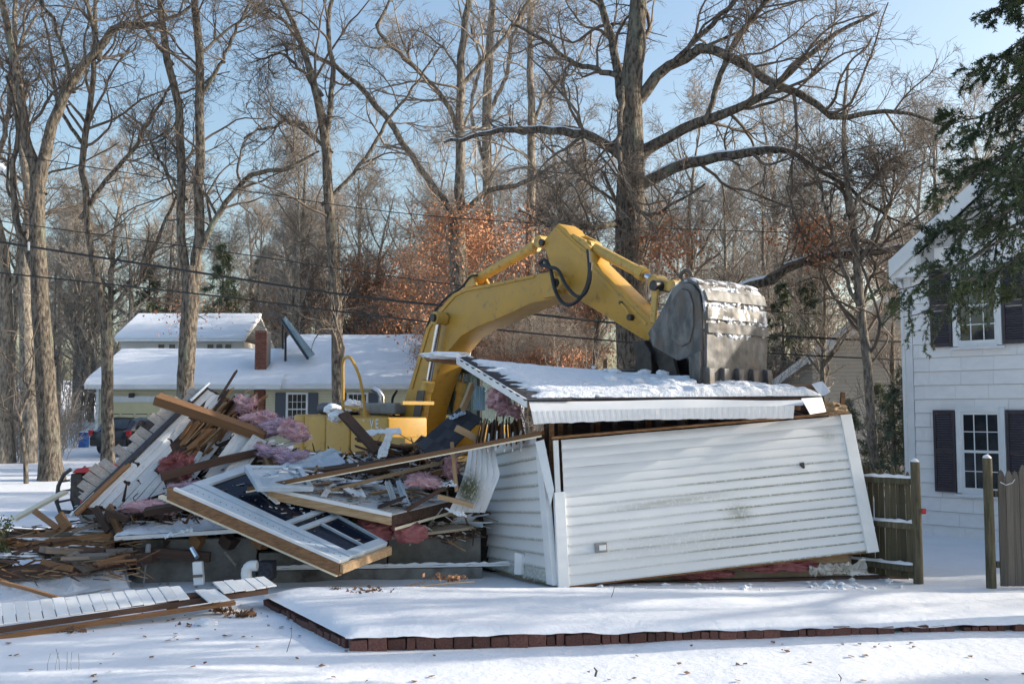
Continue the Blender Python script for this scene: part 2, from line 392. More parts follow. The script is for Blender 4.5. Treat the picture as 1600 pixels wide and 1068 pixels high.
# roof, rake board, cornice return, gutter end
for sgn, nm in ((0, 'roof'), (1, 'roof')):
    t0, t1 = (-.18, HW / 2) if sgn == 0 else (HW + .18, HW / 2)
    z0 = EAVE - .18 * SLOPE + .12
    MB().prism([HP(t0, z0, .28), HP(t1, RIDGE + .12, .28), HP(t1, RIDGE + .24, .28), HP(t0, z0 + .12, .28)], d2 * (HL + .5)).build('roof', M['shingle_dark'], house)
MB().prism([HP(-.2, EAVE - .22, .33), HP(HW / 2, RIDGE - .08, .33), HP(HW / 2, RIDGE + .26, .33), HP(-.2, EAVE + .11, .33)], -hn * .045).build('rake_board', M['white_trim'], house)
MB().prism([HP(-.19, EAVE - .24, .25), HP(.32, EAVE - .24, .25), HP(.32, EAVE + .2, .25), HP(-.19, EAVE - .18, .25)], -hn * .25).build('cornice_return', M['white_trim'], house)
MB().prism([HP(-.19, EAVE - .19 * SLOPE + .08, 0), HP(HW / 2, RIDGE + .085, 0), HP(HW / 2, RIDGE + .115, 0), HP(-.19, EAVE - .19 * SLOPE + .11, 0)], hn * .284).build('soffit', M['white_trim'], house)
MB().tube([HP(-.2, EAVE - .28, .18), HP(-.2, EAVE - .28, -3)], .07, 8).build('gutter', M['white_trim'], house)
MB().tube([HP(-.1, EAVE - .3, .1), HP(-.08, EAVE - .5, .02), HP(-.07, .2, .02)], .04, 6).build('downspout', M['white_trim'], house)
def HQ(t, z, o=0): return HP(t, z, o + .036)
for wi, (a, b, z0, z1) in enumerate(WIN):
    win = MB()
    for (ta, tb, za, zb) in ((a - .09, a, z0 - .05, z1 + .1), (b, b + .09, z0 - .05, z1 + .1), (a, b, z1, z1 + .1), (a, b, z0 - .07, z0)):
        win.prism([HQ(ta, za, .05), HQ(tb, za, .05), HQ(tb, zb, .05), HQ(ta, zb, .05)], -hn * .07)
    win = win.build('window', M['white_trim'], house, bevel=.006)
    MB().prism([HQ(a, z0, .012), HQ(b, z0, .012), HQ(b, z1, .012), HQ(a, z1, .012)], -hn * .01).build('pane', M['glass'], win)
    sash = MB(); zm = (z0 + z1) / 2
    for (ta, tb, za, zb) in ((a, a + .045, z0, z1), (b - .045, b, z0, z1), (a + .045, b - .045, z1 - .05, z1), (a + .045, b - .045, z0, z0 + .06), (a + .045, b - .045, zm - .025, zm + .025)):
        sash.prism([HQ(ta, za, .03), HQ(tb, za, .03), HQ(tb, zb, .03), HQ(ta, zb, .03)], -hn * .03)
    sash.build('sash', M['white_trim'], win)
    mu = MB()
    for k in (1, 2):
        t = a + (b - a) * k / 3; mu.prism([HQ(t - .009, z0, .022), HQ(t + .009, z0, .022), HQ(t + .009, z1, .022), HQ(t - .009, z1, .022)], -hn * .012)
    for zz in ((z0 + zm) / 2, (zm + z1) / 2):
        mu.prism([HQ(a, zz - .008, .0225), HQ(b, zz - .008, .0225), HQ(b, zz + .008, .0225), HQ(a, zz + .008, .0225)], -hn * .012)
    mu.build('muntins', M['white_trim'], win)
    MB().prism([HQ(a - .14, z0 - .11, .09), HQ(b + .14, z0 - .11, .09), HQ(b + .14, z0 - .065, .09), HQ(a - .14, z0 - .065, .09)], -hn * .1).build('sill', M['white_trim'], win)
    for (ta, tb) in ((a - .52, a - .11), (b + .11, b + .52)):
        s = MB()
        za, zb = z0 - .04, z1 + .04
        for (qa, qb, ya, yb) in ((ta, ta + .05, za, zb), (tb - .05, tb, za, zb), (ta + .05, tb - .05, za, za + .07), (ta + .05, tb - .05, zb - .07, zb), (ta + .05, tb - .05, (za + zb) / 2 - .04, (za + zb) / 2 + .04)):
            s.prism([HQ(qa, ya, .06), HQ(qb, ya, .06), HQ(qb, yb, .06), HQ(qa, yb, .06)], -hn * .04)
        sh = s.build('shutter', M['shutter'], house, bevel=.004)
        lv = MB(); zz = za + .07
        while zz < zb - .1:
            if abs(zz + .02 - (za + zb) / 2) > .055:
                lv.prism([HQ(ta + .05, zz, .05), HQ(tb - .05, zz, .05), HQ(tb - .05, zz + .04, .03), HQ(ta + .05, zz + .04, .03)], -hn * .008)
            zz += .045
        lv.build('louvres', M['shutter'], sh)['kind'] = 'stuff'

# ------------------------------------------------------------------ fences
def picket_mesh(seed):
    r_ = random.Random(seed); mb = MB(); j = r_.uniform(-.05, .05)
    pts = [(-.5, 0), (.5, 0), (.46, .95 + j * .3), (.22 + j, .985), (j, 1), (-.25 + j, .98), (-.47, .94 - j * .3)]
    mb.prism([(x + r_.uniform(-.03, .03), -.5, z) for x, z in pts], (0, 1, 0))
    me = bpy.data.meshes.new('picket'); me.from_pydata(mb.v, [], mb.f); return me
PK = [picket_mesh(i) for i in range(6)]; PKG = [m.copy() for m in PK]
for m in PK: m.materials.append(M['fence'])
for m in PKG: m.materials.append(M['fence_grey'])
def post(name, base, h, r_, m, parent, snow=True):
    mb = MB(); b = Vector(base)
    mb.tube([b + Vector((0, 0, -.3)), b + Vector((.004, 0, h * .5)), b + Vector((0, 0, h))], [r_, r_ * .97, r_ * .93], 12)
    o = mb.build(name, m, parent, smooth=True)
    if snow: MB().tube([b + Vector((0, 0, h)), b + Vector((0, 0, h + .025)), b + Vector((.005, 0, h + .05))], [r_ * .9, r_ * .75, r_ * .2], 10).build('snow_cap', M['snow'], o, smooth=True)
    return o
fb = ground_at(1435, 911); fl = P(1290, 900, fb.y + 1.1); fl.z = 0
fence = thing('stockade_fence', fb, 'mossy brown picket fence with snowy rails behind the fallen wall', 'fence')
post('post', fb, 1.78, .072, M['fence'], fence)
dv = (fl - fb); L_ = dv.length; dv.normalize(); fang = math.atan2(dv.y, dv.x); fnn = Vector((-dv.y, dv.x, 0)); fnn = fnn if fnn.y > 0 else -fnn
x = .09
while x < L_:
    wd = random.uniform(.07, .095); o = bpy.data.objects.new('picket', random.choice(PK)); COL.objects.link(o); o.parent = fence
    o.location = dv * (x + wd / 2) + fnn * .06 + Vector((0, 0, .05)); o.rotation_euler = (0, random.uniform(-.012, .012), fang)
    o.scale = (wd - .006, .02, 1.62 + random.uniform(-.05, .06)); x += wd
for zr in (.16, .78, 1.44):
    a = fb + dv * .02 + Vector((0, 0, zr)); b = fb + dv * L_ + Vector((0, 0, zr))
    rl = MB().prism([a - fnn * .04, a + fnn * .045, a + fnn * .045 + Vector((0, 0, .09)), a - fnn * .04 + Vector((0, 0, .09))], b - a).build('rail', M['fence'], fence, bevel=.008)
    sv = [a + (b - a) * k / 24 + Vector((0, 0, .1 + random.uniform(-.005, .012))) for k in range(25)]
    mb = MB(); mb.tube(sv, [.03 + random.uniform(-.008, .012) for _ in sv], 7); mb.build('rail_snow', M['snow'], rl, smooth=True)
MB().box(fb.x + .05, fb.x + .11, fb.y - .1, fb.y - .05, 1.02, 1.1).build('latch', M['red'], fence, bevel=.01)
gb = ground_at(1549, 918)
gate = thing('picket_gate', gb, 'weathered grey picket gate on its post at the right edge', 'gate')
post('post', gb, 1.84, .07, M['fence'], gate)
x = .12
while x < 1.7:
    wd = random.uniform(.085, .11); o = bpy.data.objects.new('picket', random.choice(PKG)); COL.objects.link(o); o.parent = gate
    o.location = (x + wd / 2, -.02 + random.uniform(-.01, .01), .03); o.rotation_euler = (random.uniform(-.01, .01), random.uniform(-.012, .012), -.12)
    o.scale = (wd - .006, .03, 1.68 + random.uniform(-.07, .09) - (.1 if x < .2 else 0)); x += wd
MB().box(gb.x + .1, gb.x + 1.7, gb.y + .0, gb.y + .05, 1.3, 1.39).build('rail', M['fence_grey'], gate); MB().box(gb.x + .1, gb.x + 1.7, gb.y + .0, gb.y + .05, .3, .39).build('rail', M['fence_grey'], gate)
MB().tube([gb + Vector((.15, -.06, 1.5)), gb + Vector((.22, -.08, 1.46)), gb + Vector((.32, -.07, 1.49)), gb + Vector((.36, -.06, 1.54))], .006, 5).build('tie_wire', M['white_trim'], gate)

# ================================================================== HOUSES BEHIND
YH = 47.0
yh = thing('yellow_house', (P(300, 650, YH).x, YH, gh(-14, YH)), 'low yellow ranch house with snowy roof and garage across the yard', 'house')
def X_(px, Y=YH): return P(px, 650, Y).x
def Z_(py, Y=YH): return P(800, py, Y).z
G0 = gh(-14, YH) - .4
def wallbox(px0, px1, py_top, m, Y0=YH, depth=8, name='wall'):
    return MB().box(X_(px0, Y0), X_(px1, Y0), Y0, Y0 + depth, G0, Z_(py_top, Y0)).build(name, m, yh)
wallbox(150, 283, 606, M['clap_yellow'])
wallbox(283, 415, 606, M['clap_yellow'], YH + 1.2)
wallbox(415, 800, 604, M['clap_yellow'], YH + .3)
def gable_roof(px0, px1, e_py, r_py, Y0, depth, over=.45, snow=.16):
    x0, x1 = X_(px0, Y0), X_(px1, Y0); ze = Z_(e_py, Y0); yr = Y0 + depth / 2; zr = P(800, r_py, yr).z
    s = (zr - ze) / (yr - Y0)
    prof = [(Y0 - over, ze - over * s), (yr, zr), (Y0 + depth + over, ze - over * s)]
    lo = [Vector((x0, y, z - .22)) for y, z in prof]; hi = [Vector((x0, y, z - .02)) for y, z in prof]
    rf = MB().prism(lo + hi[::-1], (x1 - x0, 0, 0)).build('roof', M['white_trim'], yh)
    # snow cover as a lumpy sheet with thickness
    nx_, ny_ = 60, 14; vs = []; fs = []
    for j in range(ny_ + 1):
        y = Y0 - over - .02 + (depth / 2 + over) * j / ny_
        for i in range(nx_ + 1):
            x = x0 - .04 + (x1 - x0 + .08) * i / nx_
            z = ze + (y - Y0) * s + snow * min(1, .35 + j * .4) + .05 * fbm(x, y, .5)
            if j == 0: z -= .12
            vs.append((x, y, z))
    for j in range(ny_):
        for i in range(nx_):
            a = j * (nx_ + 1) + i; fs.append((a, a + 1, a + nx_ + 2, a + nx_ + 1))
    k = len(vs)
    vs += [(x0 - .04, Y0 + depth, ze - .1), (x1 + .04, Y0 + depth, ze - .1)]; fs.append((ny_ * (nx_ + 1), ny_ * (nx_ + 1) + nx_, k + 1, k))
    MB().add(vs, fs).build('roof_snow', M['snow'], rf, smooth=True)
    MB().box(x0 + .02, x1 - .02, Y0 - over - .06, Y0 - over + .1, ze - over * s - .24, ze - over * s - .06).build('gutter', M['white_trim'], rf)
    return rf
gable_roof(137, 440, 594, 549, YH, 8)
gable_roof(417, 800, 592, 527, YH + .25, 9)
# garage door with a row of square panes, white trim, lamp
gz0, gz1 = G0 + .3, Z_(628)
gd = MB().box(X_(168), X_(253), YH - .06, YH - .003, gz0, gz1).build('garage_door', M['siding_yellow'], yh)
for k in range(3):
    for (a, b) in ((170, 187), (191, 209), (213, 231), (235, 251)):
        if k: MB().box(X_(a), X_(b), YH - .09, YH - .061, gz1 - .45 - k * .52, gz1 - .05 - k * .52).build('panel', M['siding_yellow'], gd, bevel=.02)
for (a, b) in ((170, 187), (191, 209), (213, 231), (235, 251)):
    MB().box(X_(a), X_(b), YH - .075, YH - .061, Z_(663), Z_(646)).build('pane', M['glass'], gd)
MB().box(X_(160), X_(262), YH - .10, YH - .002, gz1 + .002, gz1 + .28).build('door_header', M['white_trim'], yh)
for a in (160, 254): MB().box(X_(a), X_(a + 8), YH - .10, YH - .002, G0, gz1).build('door_jamb', M['white_trim'], yh)
MB().box(X_(150), X_(154), YH - .05, YH - .002, G0, Z_(608)).build('corner_board', M['white_trim'], yh)
MB().box(X_(202), X_(210), YH - .2, YH - .003, Z_(621), Z_(614)).build('porch_lamp', M['black'], yh, bevel=.03)
MB().tube([(X_(283), YH - .5, Z_(600)), (X_(284), YH - .1, Z_(607)), (X_(284), YH - .1, G0)], .07, 6).build('downspout', M['white_trim'], yh)
# brick chimney: courses of bricks
CY = 48.0
cx0, cx1, cy = X_(396, CY), X_(415, CY), CY
ch = MB().box(cx0 + .03, cx1 - .03, cy + .03, cy + .9, Z_(606, CY), Z_(519, CY)).build('chimney', M['mortar'], yh)
cb = brick_mesh(77); cb.materials.clear(); cb.materials.append(M['brick_far'])
z = Z_(604, CY); r_ = 0
while z < Z_(517, CY):
    x = cx0 + (0 if r_ % 2 else -.1)
    while x < cx1:
        a, b = max(x, cx0), min(x + .205, cx1)
        if b - a > .04:
            o = bpy.data.objects.new('brick', cb); COL.objects.link(o); o.parent = ch
            o.location = Vector(((a + b) / 2, cy + .02, z + .04)) - wloc(ch); o.scale = (b - a - .02, .1, .062)
        x += .205
    z += .08; r_ += 1
MB().box(X_(397, YH + 1.2), X_(414, YH + 1.2), YH + 1.08, YH + 1.195, G0, Z_(608)).build('brick_pier', M['brick_far'], yh)
MB().box(X_(356), X_(380), YH + 1.08, YH + 1.19, G0, Z_(614)).build('front_door', M['white_trim'], yh)
def far_window(px0, px1, py0, py1, Y, root, sh=None, mt=M['white_trim']):
    x0, x1, z0, z1 = X_(px0, Y), X_(px1, Y), Z_(py1, Y), Z_(py0, Y)
    w = MB().box(x0, x1, Y - .02, Y - .004, z0, z1).build('window', M['glass'], root)
    f = MB()
    for (a, b, c, d) in ((x0 - .1, x0, z0 - .08, z1 + .1), (x1, x1 + .1, z0 - .08, z1 + .1), (x0, x1, z1, z1 + .1), (x0, x1, z0 - .08, z0), (x0, x1, (z0 + z1) / 2 - .03, (z0 + z1) / 2 + .03)): f.box(a, b, Y - .07, Y - .003, c, d)
    f.build('frame', mt, w)
    g = MB()
    for k in range(1, 4): xx = x0 + (x1 - x0) * k / 4; g.box(xx - .012, xx + .012, Y - .035, Y - .021, z0, z1)
    for k in (1, 3): zz = z0 + (z1 - z0) * k / 4; g.box(x0, x1, Y - .036, Y - .021, zz - .012, zz + .012)
    g.build('muntins', mt, w)
    if sh:
        for a, b in sh: MB().box(X_(a, Y), X_(b, Y), Y - .06, Y - .003, z0 - .05, z1 + .08).build('shutter', M['shutter_grey'], root)
far_window(450, 478, 616, 662, YH + .3, yh, ((430, 446), (482, 497)))
far_window(545, 572, 616, 662, YH + .3, yh, ((525, 541), (576, 592)))
# tilted solar panel on its rack, standing on the roof
sp = thing('solar_panel', P(470, 560, 49), 'tilted solar collector on a black rack standing on the snowy roof', 'solar panel')
a, b, c, d = P(444, 497, 50.4), P(490, 556, 49), P(481, 560, 48.0), P(440, 500, 49.6)
MB().slab([a, b, c, d], .12).build('collector', M['solar'], sp)
MB().tube([d, c], .07, 6).build('rail', M['black'], sp); MB().tube([a, d], .06, 6).build('rail', M['black'], sp)
for q, e in ((P(446, 520, 49.7), P(446, 563, 48.7)), (P(441, 502, 49.6), P(442, 545, 49.9))): MB().tube([q, e], .06, 6).build('leg', M['black'], sp)
MB().slab([P(490, 555, 49.02), P(489, 551, 49.1), P(468, 528, 49.7), P(478, 540, 49.3)], .05).build('snow_patch', M['snow'], sp)

# white house further back, its snowy roof showing above the garage
Y2 = 63
h2 = thing('white_cottage', (X_(280, Y2), Y2, gh(-20, Y2)), 'small white house with a snowy roof behind the yellow garage', 'house')
MB().box(X_(185, Y2), X_(378, Y2), Y2, Y2 + 7, gh(-20, Y2) - .5, Z_(533, Y2)).build('wall', M['far_siding'], h2)
def roof2(x0, x1, Y, ze, zr, dep, root):
    MB().prism([(x0, Y - .4, ze - .1), (x0, Y + dep / 2, zr), (x0, Y + dep + .4, ze - .1), (x0, Y + dep + .4, ze + .02), (x0, Y + dep / 2, zr + .15), (x0, Y - .4, ze + .05)], (x1 - x0, 0, 0)).build('roof', M['white_trim'], root)
    MB().prism([(x0 - .05, Y - .42, ze + .055), (x0 - .05, Y + dep / 2, zr + .155), (x0 - .05, Y + dep / 2, zr + .4), (x0 - .05, Y - .3, ze + .28)], (x1 - x0 + .1, 0, 0)).build('roof_snow', M['snow'], root, bevel=.06)
roof2(X_(180, Y2), X_(383, Y2), Y2, Z_(531, Y2), Z_(498, Y2 + 3.5), 7, h2)
for a in (245, 262, 322, 336, 350): MB().box(X_(a, Y2), X_(a + 9, Y2), Y2 - .04, Y2 - .002, Z_(547, Y2), Z_(538, Y2)).build('window', M['glass'], h2)
MB().box(X_(315, Y2), X_(340, Y2), Y2 + 2.0, Y2 + 2.6, Z_(512, Y2), Z_(499, Y2)).build('skylight', M['hood_blue'], h2)

# pale gabled house between the wreck and the white house
Y3 = 34
h3 = thing('gabled_house', (X_(1390, Y3), Y3, gh(13, Y3)), 'pale clapboard house with a steep gable, partly hidden by the white house', 'house')
zr = Z_(458, Y3); xr = X_(1408, Y3); zl = Z_(600, Y3); xl = X_(1215, Y3)
MB().prism([(xl, Y3, G0 - .6), (xr + (xr - xl), Y3, G0 - .6), (xr + (xr - xl), Y3, zl), (xr, Y3, zr), (xl, Y3, zl)], (0, 9, 0)).build('wall', M['clap_far'], h3)
for sg in (-1, 1):
    xe = xr + sg * (xr - xl + .3); ze = zl - .3 * (zr - zl) / (xr - xl)
    MB().prism([(xr, Y3 - .35, zr + .02), (xe, Y3 - .35, ze + .02), (xe, Y3 - .35, ze + .2), (xr, Y3 - .35, zr + .22)], (0, 9.6, 0)).build('roof', M['shingle_dark'], h3)
    MB().prism([(xr, Y3 - .4, zr - .12), (xe, Y3 - .4, ze - .12), (xe, Y3 - .4, ze + .19), (xr, Y3 - .4, zr + .2)], (0, .048, 0)).build('rake_board', M['white_trim'], h3)
# lower ell in front of it
zr2 = Z_(505, Y3 - 3); MB().prism([(X_(1340, 31), 31, G0 - .6), (X_(1480, 31), 31, G0 - .6), (X_(1480, 31), 31, zr2), (X_(1425, 31), 31, zr2), (X_(1340, 31), 31, Z_(560, 31))], (0, 2.9, 0)).build('ell', M['clap_far'], h3)
MB().prism([(X_(1336, 31), 30.8, Z_(566, 31)), (X_(1425, 31), 30.8, zr2 - .05), (X_(1425, 31), 30.8, zr2 + .2), (X_(1336, 31), 30.8, Z_(560, 31))], (0, .19, 0)).build('rake_board', M['white_trim'], h3)

h3.rotation_euler.z = R(-24)

# ------------------------------------------------------------------ parked car in the drive
def car():
    Y = 41.5; base = P(222, 715, Y); base.z = gh(base.x, Y)
    c = thing('parked_car', base, 'dark grey hatchback parked in front of the garage, behind the pile', 'car')
    # local: nose towards -x... built along +Y (rear faces the camera)
    prof = [(-2.0, .35), (-2.05, .62), (-1.98, .92), (-1.75, 1.02), (-1.45, 1.42), (-.9, 1.5), (.2, 1.47), (.85, 1.05), (1.75, .92), (2.05, .7), (2.1, .35)]
    mb = MB(); W = [(.84, 0), (.9, .2)]
    rings = []
    for (hw, dz) in ((-.62, 0), (-.86, 1), (.86, 1), (.62, 0)):
        rings.append(hw)
    n = len(prof); vs = []
    for hw, full in ((-.60, 0), (-.82, .55), (-.9, 1), (.9, 1), (.82, .55), (.60, 0)):
        for (y, z) in prof:
            zz = z if z < .95 else .95 + (z - .95) * (1 if abs(hw) < .7 else (.75 if abs(hw) < .85 else .0))
            vs.append((hw, y, zz))
    fs = []
    for k in range(5):
        for i in range(n - 1): fs.append((k * n + i, k * n + i + 1, (k + 1) * n + i + 1, (k + 1) * n + i))
        fs.append((k * n + n - 1, k * n, (k + 1) * n, (k + 1) * n + n - 1))
    fs += [tuple(range(n)), tuple(range(5 * n, 6 * n))]
    rz = R(-18); rot = Matrix.Rotation(rz, 3, 'Z')
    def T(v): return tuple(rot @ Vector(v) + base)
    def bld(m_, name, material, par=c, **k): m_.v = [T(v) for v in m_.v]; return m_.build(name, material, par, **k)
    bld(MB().add(vs, fs), 'body', M['car'], smooth=True)
    bld(MB().add([(-.62, -1.76, 1.06), (.62, -1.76, 1.06), (.54, -1.49, 1.40), (-.54, -1.49, 1.40)], [(0, 1, 2, 3)]), 'rear_window', M['glass'])
    for s in (-1, 1):
        bld(MB().prism([(s * .905, -1.55, 1.02), (s * .905, .6, 1.02), (s * .80, .1, 1.38), (s * .80, -1.25, 1.38)], (s * .01, 0, 0)), 'side_window', M['glass'])
        bld(MB().box(s * .9 - .09, s * .9 + .09, -2.04, -1.9, .75, .98), 'tail_light', M['red'], bevel=.02)
        bld(MB().box(s * 1.0 - .1, s * 1.0 + .1, .42, .55, 1.0, 1.16), 'mirror', M['black'], bevel=.03)
        for y in (-1.3, 1.3):
            w = bld(MB().tube([(s * .72, y, .33), (s * .92, y, .33)], .33, 18), 'wheel', M['rubber'], smooth=True)
            bld(MB().tube([(s * .9, y, .33), (s * .93, y, .33)], .2, 12), 'rim', M['engine_grey'], w)
    bld(MB().box(-.85, .85, -2.12, -1.98, .36, .62), 'bumper', M['black'], bevel=.04)
    bld(MB().box(-.26, .26, -2.075, -2.05, .66, .78), 'number_plate', M['white_trim'])
car()
def bin_():
    p = P(131, 690, 45); p.z = gh(p.x, 45)
    r = thing('recycling_bin', p, 'blue plastic bin standing beside the yellow garage', 'bin')
    MB().prism([(p.x - .18, p.y - .18, p.z), (p.x + .18, p.y - .18, p.z), (p.x + .18, p.y + .18, p.z), (p.x - .18, p.y + .18, p.z)], (0, 0, .6)).build('tub', M['blue'], r, bevel=.04)
    MB().box(p.x - .21, p.x + .21, p.y - .21, p.y + .21, p.z + .605, p.z + .66).build('lid', M['blue'], r, bevel=.03)
    MB().box(p.x - .19, p.x + .19, p.y - .19, p.y + .19, p.z + .662, p.z + .71).build('snow_cap', M['snow'], r, bevel=.025)
bin_()
# red utility tractor standing behind the left end of the pile
def tractor():
    Y = 22.5; b = P(150, 790, Y); b.z = gh(b.x, Y); 
    t = thing('red_tractor', b, 'red garden tractor with a black front guard, half hidden behind the left pile', 'tractor')
    x0 = P(100, 750, Y).x; z = b.z
    for k, dy in enumerate((-.38, .38)):
        pts = [(x0 + .32, Y + dy, z + .08), (x0 + .1, Y + dy, z + .1), (x0 + .02, Y + dy, z + .3), (x0 + .05, Y + dy, z + .65), (x0 + .16, Y + dy, z + .9), (x0 + .32, Y + dy, z + 1.02)]
        MB().tube(pts, .045, 8).build('guard_upright', M['black'], t, smooth=True)
    for zz in (.3, .52, .74): MB().tube([(x0 + .06, Y - .38, z + zz), (x0 + .06, Y + .38, z + zz)], .028, 6).build('guard_bar', M['black'], t)
    MB().box(x0 + .3, x0 + .55, Y - .36, Y + .36, z + .3, z + .92).build('grille', M['steel_dark'], t, bevel=.03)
    g = MB()
    for k in range(7): g.box(x0 + .284, x0 + .2985, Y - .32, Y + .32, z + .36 + k * .075, z + .385 + k * .075)
    g.build('grille_slats', M['engine_grey'], t)
    for s in (-.24, .24): MB().tube([(x0 + .27, Y + s, z + .78), (x0 + .31, Y + s, z + .78)], .07, 12).build('headlight', M['chrome'], t)
    MB().prism([(x0 + .32, Y - .37, z + .93), (x0 + .42, Y - .37, z + 1.03), (x0 + 1.4, Y - .37, z + 1.16), (x0 + 1.45, Y - .37, z + .98), (x0 + .6, Y - .37, z + .93)], (0, .74, 0)).build('hood', M['red'], t, bevel=.03, smooth=True)
    MB().box(x0 + .56, x0 + 1.4, Y - .3, Y + .3, z + .3, z + .92).build('engine_block', M['steel_dark'], t, bevel=.03)
    MB().box(x0 + 1.4, x0 + 2.3, Y - .45, Y + .45, z + .42, z + .7).build('chassis', M['red'], t, bevel=.05)
    MB().box(x0 + 1.75, x0 + 2.2, Y - .25, Y + .25, z + .72, z + .85).build('seat', M['black'], t, bevel=.05)
    MB().box(x0 + 2.12, x0 + 2.24, Y - .25, Y + .25, z + .86, z + 1.2).build('backrest', M['black'], t, bevel=.04)
    for (xx, r_) in ((.78, .3), (2.0, .45)):
        for s in (-1, 1):
            w = MB().tube([(x0 + xx, Y + s * .4, z + r_), (x0 + xx, Y + s * .58, z + r_)], r_, 20).build('wheel', M['rubber'], t, bevel=.03, smooth=True)
            MB().tube([(x0 + xx, Y + s * .57, z + r_), (x0 + xx, Y + s * .6, z + r_)], r_ * .5, 14).build('rim', M['red'], w)
    MB().tube([(x0 + 1.45, Y, z + 1.0), (x0 + 1.62, Y, z + 1.22)], .025, 6).build('steering_column', M['black'], t)
tractor()
# wires
def wire(pts, r_, label, nm='utility_wire'):
    l, _ = smooth_line([tuple(P(*p)) for p in pts], [1] * len(pts), 60)
    mb = MB(); mb.tube([Vector(q) for q in l], r_, 5); mb.top(nm, M['wire'], label, 'wire', 'overhead wires crossing the yard')

# ================================================================== EXCAVATOR
EA = R(52); EM = Vector((P(1060, 645, 16.6).x, 16.6, 0))
ef = Vector((math.cos(EA), -math.sin(EA), 0)); el_ = Vector((math.sin(EA), math.cos(EA), 0))   # forward, left
def EW(u, v, z): return EM + ef * u + el_ * v + Vector((0, 0, z))
def EP(px, py, v):
    """(u, z) in the vertical plane at side offset v where the photograph shows (px, py)"""
    o = EM + el_ * v; k = P(px, py, 10.0); kx, ky, kz = k.x / 10, 1.0, (k.z - CAM_H) / 10
    # X = kx*Y ; X = o.x + u ef.x ; Y = o.y + u ef.y
    u = (kx * o.y - o.x) / (ef.x - kx * ef.y); Y = o.y + u * ef.y
    return u, CAM_H + kz * Y
def plate(pxs, v0, v1, ref=None):
    q = [EP(x, y, v0 if ref is None else ref) for x, y in pxs]
    return MB().prism([EW(u, v0, z) for u, z in q], el_ * (v1 - v0))
EB = .25                                                         # machine stands on slightly higher ground
ex = thing('excavator', EW(-8.0, 0, EB), 'yellow tracked excavator with raised boom tearing down the house', 'excavator')
# ---- boom
bw = .3
top_edge = [(612, 690), (622, 655), (640, 600), (655, 556), (667.5, 512), (687.6, 483), (709.5, 458), (726, 450), (782, 439.5), (837, 428), (862, 424), (880, 436)]
bot_edge = [(876, 458), (860, 467), (828, 474), (799, 488), (771, 500), (744, 511), (720, 525), (702, 546), (687, 574), (675, 606), (664, 640), (655, 690)]
boom = plate(top_edge + bot_edge, -bw, bw).build('boom', M['yellow'], ex, bevel=.015, smooth=True)
q = plate([(640, 607), (645, 607), (672, 513), (691, 487), (712, 463), (728, 455), (782, 445), (836, 433), (836, 429), (782, 440.5), (726, 451), (709, 459), (687, 484), (667, 513)], -bw - .02, -bw - .002, -bw).build('edge_flange', M['yellow'], boom)
for (x, y, w) in ((872, 442, .13),):
    u, z = EP(x, y, -.38); MB().tube([EW(u, -.42, z), EW(u, .42, z)], w, 18).build('boom_pin', M['yellow_worn'], boom, smooth=True)
    MB().tube([EW(u, -.47, z), EW(u, .47, z)], w * .6, 14).build('pin_cap', M['steel_dark'], boom, smooth=True)
plate([(846, 430), (868, 426), (872, 436), (872, 462), (850, 466)], -.38, -.302, -.35).build('fork_plate', M['yellow'], boom, bevel=.01)
plate([(846, 430), (868, 426), (872, 436), (872, 462), (850, 466)], .302, .38, -.35).build('fork_plate', M['yellow'], boom, bevel=.01)
# ---- stick
sw = .21
stick = plate([(872, 349), (884, 357), (895, 373), (922, 394), (927, 410), (1020, 502), (1024, 512), (1013, 532), (1000, 527), (907, 470), (890, 462), (866, 448), (856, 402), (848, 378)], -sw, sw).build('stick', M['yellow'], ex, bevel=.012, smooth=True)
plate([(870, 354), (893, 376), (918, 398), (922, 412), (1012, 504), (1009, 508), (918, 416), (912, 402), (890, 381), (872, 362)], -sw - .012, -sw - .001, -sw).build('edge_flange', M['yellow'], stick)
def bolt(px, py, v, r_, par, m=M['steel_dark'], ln=.05):
    u, z = EP(px, py, v); return MB().tube([EW(u, v - ln, z), EW(u, v, z)], r_, 12).build('pin_head', m, par, smooth=True)
bolt(848, 379, -sw, .07, stick); bolt(988, 496, -sw, .055, stick, ln=.09); bolt(972, 473, -sw, .03, stick, ln=.06)
u, z = EP(988, 496, -sw); u2, z2 = EP(972, 473, -sw)
MB().tube([EW(u, -sw - .05, z), EW((u + u2) / 2 + .02, -sw - .06, (z + z2) / 2 + .03), EW(u2, -sw - .04, z2)], .018, 6).build('grease_line', M['yellow_worn'], stick)
# ---- cylinders
def cyl(a, b, frac, rb, rr, v, parent, name):
    (ua, za), (ub, zb) = EP(*a, v), EP(*b, v); A, B = EW(ua, v, za), EW(ub, v, zb); C = A + (B - A) * frac; d = (B - A).normalized()
    o = MB().tube([A, C], rb, 16).build(name, M['yellow_worn'], parent, smooth=True)
    MB().tube([C - d * .14, C + d * .03], rb * 1.22, 16).build('gland', M['yellow_worn'], o, smooth=True)
    MB().tube([C, B], rr, 14).build('rod', M['chrome'], o, smooth=True)
    for q in (A, B): MB().tube([q - el_ * .13, q + el_ * .13], rb * 1.15, 14).build('eye', M['yellow_worn'], o, smooth=True)
    return o
sc_ = cyl((745, 436), (848, 378), .9, .105, .06, 0, ex, 'stick_cylinder')
for (x, y) in ((745, 438),): plate([(738, 452), (742, 432), (748, 430), (756, 446)], -.2, -.15, 0).build('bracket', M['yellow_worn'], boom); plate([(738, 452), (742, 432), (748, 430), (756, 446)], .15, .2, 0).build('bracket', M['yellow_worn'], boom)
cyl((926, 386), (1027, 440), .80, .10, .062, 0, ex, 'bucket_cylinder')
